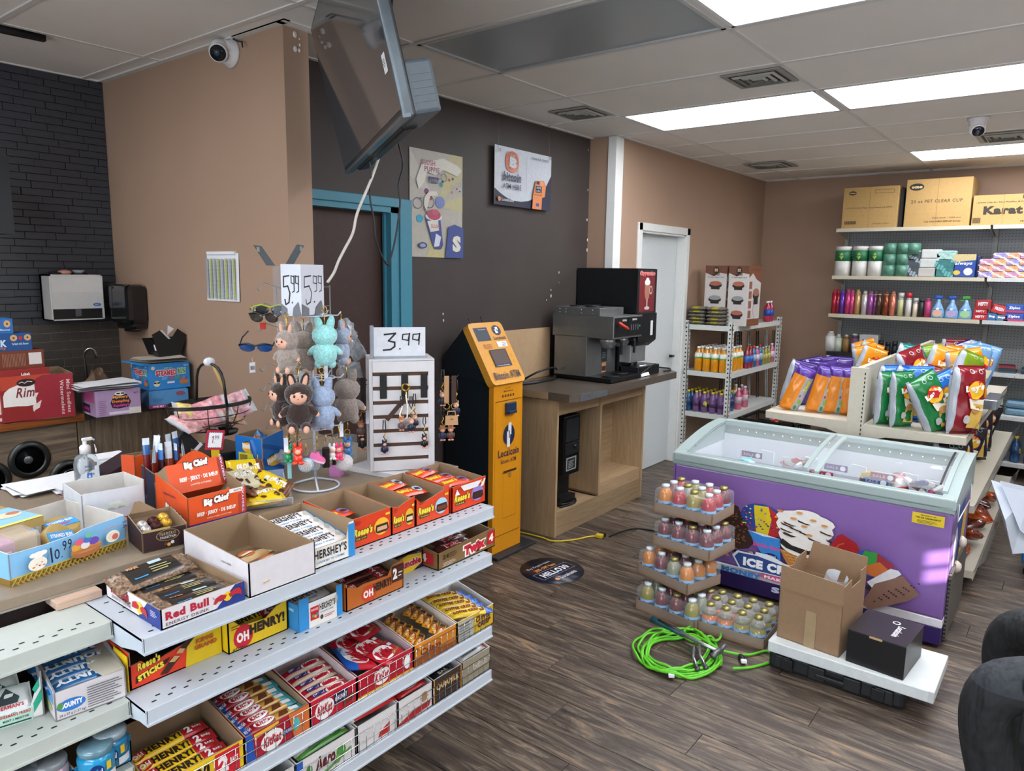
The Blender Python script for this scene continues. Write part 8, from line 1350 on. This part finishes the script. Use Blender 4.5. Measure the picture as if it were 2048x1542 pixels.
# chip bags
def chipbag(kind):
 if 'c'+kind in PM:return PM['c'+kind]
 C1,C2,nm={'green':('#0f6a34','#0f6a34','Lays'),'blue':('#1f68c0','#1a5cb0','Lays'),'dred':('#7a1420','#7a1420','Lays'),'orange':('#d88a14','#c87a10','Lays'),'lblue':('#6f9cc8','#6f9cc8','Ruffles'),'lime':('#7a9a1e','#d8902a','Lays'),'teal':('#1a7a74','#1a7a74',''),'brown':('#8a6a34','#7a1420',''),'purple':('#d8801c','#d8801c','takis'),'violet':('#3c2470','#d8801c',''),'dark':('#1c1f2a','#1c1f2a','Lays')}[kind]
 back=FO('#9ea4ac',.3);pr=FO('#4a2a88');f1,f2=FO(C1,.25),FO(C2,.25)
 mf=(lambda u,v,s:(pr if u>.82 else(back if v<.36 else(FO('#3a2058')if v<.42 else f1)))if s>0 else(f1 if v>.5 else back))if kind=='purple'else(lambda u,v,s:(f1 if(v<.86)else back)if s>0 else(back if .2<u<.85 else f1))
 mb,top=pillow(.33,.20,.075,mf,nu=22,nv=14,noise=.0045,seed=hash(kind)%50 if False else len(kind)*7+ord(kind[0]),crimp=.035)
 it=[]
 if kind=='purple':it=[('t','Zesty',.50,.08,.26,.20,'#c8c03a',{'bold':.07}),('e',.28,.22,.05,.08,'#7a9a2a'),('e',.28,.22,.03,.05,'#c9502a'),('e',.14,.28,.05,.07,'#2f7a34'),('e',.4,.3,.03,.05,'#a83a20')]+lines(.3,.62,.6,.66,1,'#6a6e74')
 elif nm:it=[('p',[(.10,.16),(.45,.12),(.47,.45),(.12,.58)],'#c8a24a'),('e',.66,.42,.14,.27,'#c81c2c'),('e',.66,.42,.13,.26,'#e0b020'),('p',[(.55,.2),(.66,.14),(.78,.6),(.67,.68)],'#b81c2c'),('t','Lay\'s'if nm=='Lays'else nm,.58,.64,.46,.10,'#f0e8e0',{'rot':-pi/2,'bold':.07,'shear':.1}),('p',[(.36,.12),(.52,.10),(.54,.6),(.40,.55)],'#d8d0b8'),('e',.24,.62,.06,.11,'#a8a8a4'),('e',.38,.35,.06,.14,'#a87a44'),('ring',.92,.3,.03,.07,.25,'#9fb8a8'),('ring',.92,.55,.03,.07,.25,'#9fb8a8')]
 if it:
 # text laid across the bag: swap axes
  it2=[]
  for a in it:
   if a[0]=='t'and kind!='purple':it2.append(('t',a[1],.72,.60,a[5]*1.0,a[4]*.25,a[6],{**a[7]}))
   else:it2.append(a)
  it2=[x if x[0]!='t'or kind=='purple'else('t',x[1],.60,.72,.34,.20,x[6],{'rot':-pi/2+.15,'bold':.07})for x in it2]
  art(mb,(0,0,0),(1,0,0),(0,1,0),it2,fn=top,W=.33,H=.20,lift=.007)
 PM['c'+kind]=mb.mesh(kind);return PM['c'+kind]
def stand(kind,lab,loc,yaw,lean=0.,side_=0.,sc=1.,grp='chip bags on the top of the chip shelving'):
 """bag upright: length up, printed face toward yaw (0 = towards -Y)"""
 Rm=Matrix.Rotation(yaw,3,'Z')@Matrix.Rotation(lean,3,'X')@Matrix.Rotation(side_,3,'Y')@Matrix(((0,-1,0),(0,0,-1),(1,0,0))).to_3x3()
 o=putm(chipbag(kind),'chip_bag',lab,'chip bag',grp,V(loc)+V((0,0,.162*sc*max(.5,math.cos(side_)))));o.rotation_euler=Rm.to_euler();o.scale=(sc,)*3;return o
FV=-math.radians(52)
zr=.864
for i,(px,l)in enumerate(((1592,'leftmost orange and purple snack bag, leaning right'),(1638,'second orange and purple snack bag from the left'),(1665,'third orange and purple snack bag from the left'),(1693,'orange and purple snack bag beside the cream upright'))):p=PX(px,820,4.64);stand('purple',l,(4.64+.02*i,p.y,zr+.008),FV-.25,.1,[.35,.22,.08,-.05][i],.92,'orange and purple snack bags').scale=(.92,.58,1.0)
for i in range(6):stand('violet','purple-topped snack bag, '+ORD[i]+' in the row behind the orange and purple ones',(4.85+.09*i,1.42-.06*(i%3),zr+.01),FV+.3*math.sin(i),.1,.2*math.cos(i),.9,'snack bags behind the orange and purple ones')
for i in range(4):stand('orange','orange-red snack bag, '+ORD[i]+' behind the cream centre panel on the left side',(5.5+.2*i,1.15+.05*i,zr+.08),FV,.1,.3*(-1)**i,.9,'orange-red bags on the left side of the chip shelving')
sp_=[('green','leftmost green chip bag beside the cream upright',1768,4.60,.02,.0,.95),('green','second green chip bag, standing straight',1798,4.58,.0,-.05,.98),('green','big green chip bag falling to the left in front, showing its yellow round logo',1856,4.57,.0,-.50,1.08),('blue','blue chip bag leaning behind the fallen green one',1885,4.68,.0,-.42,1.05),('dred','tall dark red chip bag standing by the clear shelf front',1925,4.62,.0,.03,1.15)]
for k,l,px,X_,ln,sd,s in sp_:p=PX(px,850,X_);stand(k,l,(X_,p.y,zr),FV+.15,ln,sd,s).scale=(s,s*(.72 if px<1800 else .85),s)
back_=[('blue',1765,4.82),('blue',1800,4.80),('blue',1830,4.84),('dred',1822,5.0),('teal',1812,5.15),('dred',1862,4.95),('brown',1880,4.86),('lime',1850,5.25),('orange',1875,5.2),('orange',1900,5.3),('lblue',1905,4.85),('orange',1912,4.95),('lime',1932,5.0),('dred',1905,5.9),('lblue',1938,5.6),('lblue',1958,5.5),('lblue',1985,5.7),('violet',1920,5.8),('orange',1965,5.15)]
for i,(k,px,X_)in enumerate(back_):
 p=PX(px,800,X_);y_=min(max(p.y,.53),.86);stand(k,{'lblue':'pale blue','dred':'dark red','lime':'lime and orange','brown':'gold and red','violet':'purple'}.get(k,k)+' chip bag, '+['first','second','third','fourth','fifth','sixth','seventh','eighth','ninth','tenth','eleventh','twelfth','thirteenth','fourteenth','fifteenth','sixteenth','seventeenth','eighteenth','nineteenth'][i]+' counting back through the heap',(X_,y_,zr+(.0 if X_<4.98 else .10)),FV+.5*math.sin(i*2.3),.1*math.cos(i),.3*math.sin(i*1.7),1.0,'chip bags heaped on the right side of the chip shelving')
for i in range(2):q=PX(1963+14*i,790+0*i,5.0+.1*i);t2=thing('dip_jar',['front','rear'][i]+' orange dip jar with a red-orange lid beside the clear shelf front','jar',(5.0+.12*i,.47,zr));MB(M('#b8742a',.2,coat=.4)).lathe([(.03,0),(.034,.01),(.034,.09),(.03,.10)],n=18).build('glass',t2);MB(M('#c8502a',.35)).lathe([(.033,.10),(.033,.122),(0,.122)],n=18).build('lid',t2)
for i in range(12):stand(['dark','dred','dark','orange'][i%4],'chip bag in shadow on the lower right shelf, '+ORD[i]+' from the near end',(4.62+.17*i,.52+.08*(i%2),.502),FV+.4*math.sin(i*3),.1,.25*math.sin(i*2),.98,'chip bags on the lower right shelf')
for i in range(5):t2=thing('candy_tub','clear tub with a red label, '+ORD[i]+' on the shelf under the orange and purple bags','tub',(4.62+.13*i,1.40-.05*i,.66),group='red-labelled tubs');MB(M('#a82a1c',.3)).lathe([(.05,-.158),(.055,0),(.05,.04)],n=20).build('tub',t2);MB(M('#b8b0ac',.15,coat=.4)).lathe([(.056,.04),(.058,.055),(0,.056)],n=20).build('lid',t2)
for i in range(7):mb_,_=pillow(.22,.16,.06,lambda u,v,s:M(['#a84a1c','#8a3418','#5a2418'][i%3],.2,var=.5,scale=50,coat=.5),noise=.006,seed=80+i);putm(mb_.mesh('snack_bag'),'snack_bag',['rust orange','dark red','brown'][i%3]+' clear snack bag, '+ORD[i]+' from the near end on the bottom right shelf','snack bag','clear snack bags on the bottom shelf',(4.75+.2*i,.45,.19+.01*(i%2)),rot=(.3,.2,i*1.3))
# ================================================================ juice trays
JC={'o':'#c87a1c','r':'#6a1c2a','g':'#8a8c74','y':'#8f8230','R':'#a8202c','w':'#8f9088','p':'#c0683a'}
def juice(c,cap,full=True):
 k='j'+c+cap+str(full)
 if k in PM:return PM[k]
 m=MB();G_=M('#b9b4a8',.08,alpha=.45,spec=1);Lq=M(JC[c],.12,var=.04,coat=.6)
 if full:m.lathe([(.034,0),(.037,.008),(.036,.05),(.036,.075),(.033,.10),(.022,.118),(.017,.125)],n=16,mat=Lq)
 else:m.lathe([(.034,0),(.037,.008),(.036,.085),(0,.085)],n=16,mat=Lq);m.lathe([(.036,.085),(.033,.10),(.022,.118),(.017,.125)],n=16,mat=G_)
 m.lathe([(.0372,.014),(.0372,.06)],n=16,mat=M('#6f9cc4',.4));m.lathe([(.019,.124),(.0195,.139),(0,.140)],n=14,mat=M('#c3ccd0',.35)if cap=='w'else M('#a39a5c',.3,metal=.6))
 art(m,(0,0,0),(1,0,0),(0,0,1),[('r',.0,0,1,.25,'#4a8a5a'),('e',.25,.15,.12,.2,'#b83a5a'),('t','Tropic',.1,.5,.8,.4,'#26324a',{'bold':.06,'shear':.2}),('t','Splash',.1,.1,.8,.36,'#dfe6f0',{'bold':.06,'shear':.2})],fn=lambda x,y,l:((.0376+l)*math.cos(3.0+x*1.5),(.0376+l)*math.sin(3.0+x*1.5),.018+.038*y))
 PM[k]=m.mesh('juice');return PM[k]
TRC=M('#8a7059',.75,var=.05)
def jtray(nm,a,b,z,cols,full=True,d=.25,gold=False):
 a=V(a);b=V(b);a.z=b.z=z;dd=b-a;w=dd.length;rz=math.atan2(dd.y,dd.x);t=thing('juice_tray','cardboard juice tray, '+nm,'tray',a,rz,'shrink-wrapped juice trays');tray(t,w,d,.052,.052,TRC,inn=TRC)
 MB(M('#cfd6d8',.08,var=0,alpha=.13,spec=1)).box((-.003,-.003,.0),(w+.003,d+.003,.128),bev=.02).build('shrink_wrap',t)
 for i in range(4):
  for j in range(3):
   c=cols[(j*4+i)%len(cols)];cap='g'if gold or c.isupper()and c!='R'else 'w';cc=c if c in JC else c.lower()
   p=L2W(t,.042+(w-.084)*i/3,.042+(d-.084)*j/2,.004);putm(juice(cc,'g'if(gold or(i+j)%3==2)else 'w',full),'juice_bottle',{'o':'orange','r':'dark red','g':'grey-green','y':'olive','R':'bright red','w':'pale','p':'peach'}[cc]+' juice bottle, '+ORD[i]+' from the left, '+['front','middle','back'][j]+' row, '+nm.split(',')[0],'juice bottle','juice bottles in the cardboard trays',p,rz+pi/2)
 return t
jtray('bottom of the stack',(3.196,1.663,0),(3.15,1.322,0),.0,'yrrygrrgyryr');jtray('second from the bottom',(3.261,1.696,0),(3.166,1.375,0),.166,'orgoorroorgo');jtray('third from the bottom',(3.27,1.62,0),(3.23,1.30,0),.335,'rrrrrrrrrrrr');jtray('top of the stack',(3.28,1.63,0),(3.265,1.31,0),.505,'oRyRrwyRRyRr')
jtray('on the floor beside the stack',(3.175,1.315,0),(3.192,1.0,0),.0,'ppyyppyywgyy',False,gold=True)
# ================================================================ cord, hammer, pliers
c=PZ(1370,1300,0);GC=M('#5fb82a',.4,var=.06);pts=[];R_=random.Random(4)
for k in range(8):
 ra,rb=.19+.03*math.sin(k*1.9),.155+.025*math.cos(k*2.3);ox,oy=.02*math.sin(k*2.1),.03*math.cos(k*1.7)
 for i in range(18):A=2*pi*i/18;pts.append((c.x-.06+ox+ra*math.cos(A),c.y+oy+rb*math.sin(A),.008+.006*((k*5+i)%4)))
pts+=[(c.x+.12,c.y-.1,.03),(c.x+.22,c.y-.08,.02),(c.x+.28,c.y-.02,.01),(c.x+.2,c.y+.06,.02),(c.x+.05,c.y+.02,.03),(c.x+.10,c.y-.22,.012),(c.x+.22,c.y-.30,.008),(c.x+.16,c.y-.35,.008),(c.x+.04,c.y-.30,.008),(c.x-.04,c.y-.24,.015)]
cable('green_extension_cord','bright green extension cord coiled on the floor in front of the juice trays',pts,.0062,GC)
for px,py,l in((1485,1320,'black plug end of the green cord at its right side'),(1341,1348,'black socket end of the green cord at its lower side')):q=PZ(px,py,.012);t=thing('cord_plug',l,'plug',q,.6);MB(BLACK).tube([(-.02,0,0),(.015,0,0),(.035,0,0)],[.010,.016,.012],8).build('plug',t);MB(PAPER).box((-.03,-.012,.0),(-.012,.012,.012)).build('paper_tag',t)
a=PZ(1304,1238,.07);b=PZ(1437,1303,.055);t=thing('claw_hammer','claw hammer with a teal and black grip lying on the coiled green cord','hammer',(0,0,0));d=(b-a)
MB(M('#1c4a52',.45)).tube([a,a+d*.12,a+d*.3,a+d*.48],[.017,.015,.013,.014],10).build('grip',t);MB(BLACK).tube([a+d*.1+V((0,0,.004)),a+d*.3+V((0,0,.004)),a+d*.46+V((0,0,.003))],[.0125,.0115,.0125],8).build('grip_inlay',t);MB(STEEL).tube([a+d*.46,a+d*.75,b],[.011,.008,.009],8).build('shaft',t)
s_=V((-d.y,d.x,0)).normalized();m=MB(M('#6a6c6e',.35,metal=.6));m.tube([b-s_*.045+V((0,0,-.01)),b-s_*.025,b,b+s_*.02],[.016,.012,.014,.012],8).tube([b+s_*.015,b+s_*.05+V((0,0,.012)),b+s_*.075+V((0,0,-.004))],[.012,.010,.003],6).build('head',t)
for k,(x0,y0,x1,y1,l)in enumerate(((1378,1290,1395,1338,'left steel pliers on the green cord'),(1388,1285,1412,1335,'right steel pliers on the green cord'))):a=PZ(x0,y0,.04);b=PZ(x1,y1,.03);t=thing('pliers',l,'pliers',(0,0,0));MB(M('#4a4c4e',.35,metal=.6)).tube([a,(a+b)/2+V((.008,.008,0)),b],[.003,.004,.009],7).sph(tuple(b),(.014,.012,.01)).build('jaw',t);MB(STEEL).tube([a+V((.012,-.02,0)),(a+b)/2,b],[.005,.006,.008],7).build('handle',t)
# ================================================================ cases, white slab box, cartons
t=thing('tool_case','black moulded tool case lying under the flat white box','tool case',(0,0,0));TC=M('#1f2123',.5,var=.06)
m=MB(TC);m.box((3.07,.40,.0),(3.36,.94,.085),bev=.018);
for y in(.44,.56,.70,.84):m.box((3.055,y,.015),(3.075,y+.07,.075),bev=.006)
m.box((3.05,.62,.03),(3.075,.74,.05),bev=.006).build('shell',t);[MB(BLACK).box((3.048,y,.02),(3.058,y+.05,.07),bev=.003).build('latch',t)for y in(.47,.83)]
t=thing('yellow_tool','small yellow tool end sticking out at the left of the flat white box','tool',PZ(1546,1288,.09));MB(M('#c9a81c',.4)).box((-.01,-.01,-.012),(.02,.015,.012),bev=.004).build('tip',t)
t=thing('flat_box','long flat white cardboard box lying on the black tool case','box',(0,0,0));MB(M('#c3c8c6',.45,var=.02)).box((3.035,.30,.09),(3.39,.935,.14),bev=.004).build('body',t);MB(M('#cdd2d2',.3)).box((3.0335,.32,.094),(3.036,.93,.137),bev=.002).build('side_flap',t)
a=V((3.094,.918,.1405));b=V((3.071,.655,.1405));d=b-a;w=d.length;rz=math.atan2(d.y,d.x);t=thing('open_carton','open brown carton with notched flaps holding a roll of white material','carton',a,rz);h=PY(1677,1185,b.y).z-.1405;C_=M('#8e7256',.75,var=.04)
tray(t,w,.27,h*.70,h*.70,C_,inn=CBIN,th=.004);m=MB(C_);z0=h*.70
m.prism([(0,z0),(w,z0),(w-.002,h*.98),(.0,h*1.02)],'Y',-.003,.001).prism([(0,z0),(.27,z0),(.27,h),(.20,h),(.20,h*.86),(.09,h*.86),(.085,h*.98),(0,h*.95)],'X',w-.003,w).prism([(0,z0),(w,z0),(w,h*1.12),(.03,h*1.15)],'Y',.268,.271).prism([(0,z0),(.27,z0),(.27,h),(.15,h*.98),(.14,h*.9),(0,h*.96)],'X',.0,.003).build('flaps',t);MB(M('#a08a6a',.3)).box((w*.45,-.0045,0),(w*.62,-.003,h*.5)).build('tape',t)
p=L2W(t,w*.55,.13,h*.35);t=thing('paper_roll','roll of glossy white material standing in the open brown carton','roll',p);m=MB(M('#d2d4d8',.25));m.T=Matrix.Rotation(.25,4,'X')@Matrix.Rotation(-.12,4,'Y');n=24
m.add([(.045*math.cos(5.6*i/n),.045*math.sin(5.6*i/n),z)for z in(-.08,.20+0)for i in range(n+1)],[(i,i+1,n+2+i,n+1+i)for i in range(n)],smooth=True).build('sheet',t);m=MB(M('#b0b2b6',.3,var=.2,scale=80));m.add([(-.05,-.06,-.02),(.05,-.06,-.02),(.02,-.05,.10)],[(0,1,2)]).build('corner_sheet',t)
t,w,h=carton('gift_box','matte black box with a white logo on its lid, on the flat white box','box',V((3.067,.628,.1405)),V((3.049,.411,.1405)),.137,.255,.1405,mat=M('#141416',.35,var=.02));MB(M('#2a2528',.3)).box((-.001,-.001,h-.0),(w+.001,.256,h+.003)).build('lid',t)
art(t,(0,0,h+.003),(1,0,0),(0,1,0),[('ring',.60,.76,.07,.06,.3,'#d8dade'),('t','Localcoin',.66,.66,.5,.11,'#d8dade',{'rot':-pi/2,'bold':.03})],W=w,H=.255);MB(K('#b89a6a')).box((w*.38,-.003,h-.006),(w*.6,.0,h+.002)).build('paper_tear',t)
# ================================================================ person seated at the right edge
def skin(name,pts,edges,mat,parent,sub=2,root=0):
 me=bpy.data.meshes.new(name);me.from_pydata([p[:3]for p in pts],edges,[]);o=bpy.data.objects.new(name,me);link(o,parent);me.materials.append(mat)
 m=o.modifiers.new('s','SKIN');m.use_smooth_shade=True;sv=me.skin_vertices[0]if me.skin_vertices else None
 if sv is None:
  bm=bmesh.new();bm.from_mesh(me);bm.verts.layers.skin.verify();bm.to_mesh(me);bm.free();sv=me.skin_vertices[0]
 for i,p in enumerate(pts):r_=p[3]if hasattr(p[3],'__len__')else(p[3],p[3]);sv.data[i].radius=r_;sv.data[i].use_root=(i==root)
 s=o.modifiers.new('d','SUBSURF');s.levels=s.render_levels=sub
 if parent is not None:ALLK.setdefault(parent.name,[]).append(o)
 return o
PN=M('#15171a',.85,var=.12,scale=14,bump=.5);SKN=M('#a87a5e',.55,var=.04);SHR=M('#22252a',.8,var=.1)
P0=(2.42,-.36,.56)
body=[(2.42,-.40,.60,(.15,.13)),(2.42,-.42,.82,(.14,.11)),(2.42,-.38,1.04,(.17,.12)),(2.42,-.34,1.12,(.07,.07)),(2.42,-.32,1.20,(.055,.055)),(2.42,-.29,1.29,(.085,.10)),(2.42,-.29,1.35,(.07,.085)),(2.23,-.38,1.06,.06),(2.16,-.32,.84,.045),(2.20,-.16,.76,.038),(2.21,-.12,.755,.028),(2.61,-.38,1.06,.06),(2.70,-.32,.86,.045),(2.66,-.16,.74,.038),(2.65,-.12,.735,.028),(2.30,-.36,.63,.11),(2.20,-.12,.70,.092),(2.14,.085,.675,.078),(2.145,.10,.58,.074),(2.17,.04,.32,.066),(2.16,-.02,.11,.066),(2.16,.0,.05,.046),(2.15,.12,.04,.04),(2.55,-.36,.60,.11),(2.66,-.12,.64,.092),(2.74,.09,.595,.074),(2.75,.10,.48,.066),(2.76,.05,.28,.06),(2.77,.0,.11,.058),(2.77,.02,.05,.045),(2.77,.14,.04,.04)]
ed=[(0,1),(1,2),(2,3),(3,4),(4,5),(5,6),(2,7),(7,8),(8,9),(9,10),(2,11),(11,12),(12,13),(13,14),(0,15),(15,16),(16,17),(17,18),(18,19),(19,20),(20,21),(21,22),(0,23),(23,24),(24,25),(25,26),(26,27),(27,28),(28,29),(29,30)]
pt=thing('person','person in black cargo trousers sitting at the right picture edge, knees showing','person',(0,0,0))
bo=skin('body',body,ed,PN,pt)
bo.data.materials.clear()
nm_=bpy.data.materials.new('person_cloth');nm_.use_nodes=True;N_=nm_.node_tree.nodes;L_k=nm_.node_tree.links;b_=N_['Principled BSDF'];b_.inputs['Roughness'].default_value=.8
g_=N_.new('ShaderNodeTexCoord');s_=N_.new('ShaderNodeSeparateXYZ');r_=N_.new('ShaderNodeValToRGB');mr=N_.new('ShaderNodeMapRange');mr.inputs[2].default_value=1.5
L_k.new(g_.outputs['Object'],s_.inputs[0]);L_k.new(s_.outputs['Z'],mr.inputs[0]);L_k.new(mr.outputs[0],r_.inputs[0]);r_.color_ramp.interpolation='CONSTANT'
e_=r_.color_ramp.elements;e_[0].color=(.012,.012,.013,1);e_[1].position=.075;e_[1].color=(.0075,.0085,.010,1);q_=e_.new(.45);q_.color=(.02,.024,.03,1);q_=e_.new(.765);q_.color=(.38,.2,.13,1)
L_k.new(r_.outputs[0],b_.inputs['Base Color']);nz=N_.new('ShaderNodeTexNoise');nz.inputs['Scale'].default_value=16;bp_=N_.new('ShaderNodeBump');bp_.inputs['Strength'].default_value=.6;bp_.inputs['Distance'].default_value=.035;L_k.new(nz.outputs[0],bp_.inputs['Height']);L_k.new(bp_.outputs[0],b_.inputs['Normal']);bo.data.materials.append(nm_)
MB(PN).box((2.085,-.15,.56),(2.105,.02,.72),bev=.01).box((2.078,-.155,.70),(2.108,.025,.74),bev=.008).build('cargo_pocket',pt)
MB(M('#1a1410',.9,bump=.5)).sph((2.42,-.30,1.365),(.088,.105,.075),n=16,m=10).build('hair',pt)
hd2=MB(SKN).sph((2.42,-.195,1.305),(.012,.022,.014)).sph((2.335,-.29,1.31),(.01,.02,.028)).sph((2.505,-.29,1.31),(.01,.02,.028)).build('nose_and_ears',pt);MB(M('#1a1414',.2)).sph((2.39,-.208,1.33),(.011,.006,.006)).sph((2.45,-.208,1.33),(.011,.006,.006)).build('eyes',pt);MB(M('#7a4438',.5)).sph((2.42,-.20,1.27),(.022,.006,.005)).build('mouth',pt)
for s_x,hx in((1,2.21),(-1,2.65)):
 hy=-.165
 pts_=[(hx,hy+.05,.755,(.026,.018)),(hx,hy+.085,.752,(.032,.016))];ee=[(0,1)]
 for k,(dx,ln)in enumerate(((-.026,.030),(-.009,.036),(.009,.034),(.026,.027))):n0=len(pts_);pts_+=[(hx+dx,hy+.115,.75,.009),(hx+dx*1.1,hy+.115+ln*.6,.742,.008),(hx+dx*1.1,hy+.118+ln,.724,.007)];ee+=[(1,n0),(n0,n0+1),(n0+1,n0+2)]
 n0=len(pts_);pts_+=[(hx+s_x*.036,hy+.075,.746,.010),(hx+s_x*.042,hy+.105,.736,.008)];ee+=[(0,n0),(n0,n0+1)]
 skin('hand',pts_,ee,SKN,pt,1)
t=thing('stool','low black stool under the seated person','stool',(2.42,-.42,0));MB(BLACK).lathe([(.17,.40),(.18,.42),(.17,.445),(0,.445)],n=24).build('seat',t)
for a in range(4):MB(BLACK).tube([(.11*math.cos(a*pi/2+.8),.11*math.sin(a*pi/2+.8),.41),(.17*math.cos(a*pi/2+.8),.17*math.sin(a*pi/2+.8),.0)],.012,8).build('leg',t)
# blue cart with white sheets at the right edge
t=thing('blue_cart','blue wheeled cart at the right picture edge under the white sheets','cart',(4.95,-.22,0));MB(M('#1f5f98',.4)).box((0,0,.10),(.5,.36,.16),bev=.01).box((.03,.03,.16),(.47,.33,.42),bev=.01).build('body',t)
for x in(.05,.44):
 for y in(.05,.31):m=MB(BLACK);m.T=Matrix.Translation((x,y,.04))@Matrix.Rotation(pi/2,4,'Y');m.lathe([(.0,-.012),(.038,-.012),(.04,0),(.038,.012),(0,.012)],n=18);m.T=None;m.box((x-.02,y-.012,.05),(x+.02,y+.012,.10),bev=.003);m.build('caster',t)
PS=M('#c3ccd8',.35,var=.02);Xp=4.5
for k,(pp,l)in enumerate((([(1982,960),(2062,985),(2062,1105),(2025,1108),(2010,1040)],'large curling white poster sheet at the right picture edge'),([(2000,962),(2062,976),(2062,1080),(2040,1060)],'second white sheet lying against the curling poster sheet'))):
 t=thing('poster_sheet',l,'paper',(0,0,0));q=[PX(x,y,Xp-.03*k+.06*math.sin(i))for i,(x,y)in enumerate(pp)];n=len(q);m=MB(PS);m.add(q+[v+V((.003,0,0))for v in q],[tuple(range(n)),tuple(range(2*n-1,n-1,-1))]+[(i,n+i,n+(i+1)%n,(i+1)%n)for i in range(n)]).build('sheet',t)
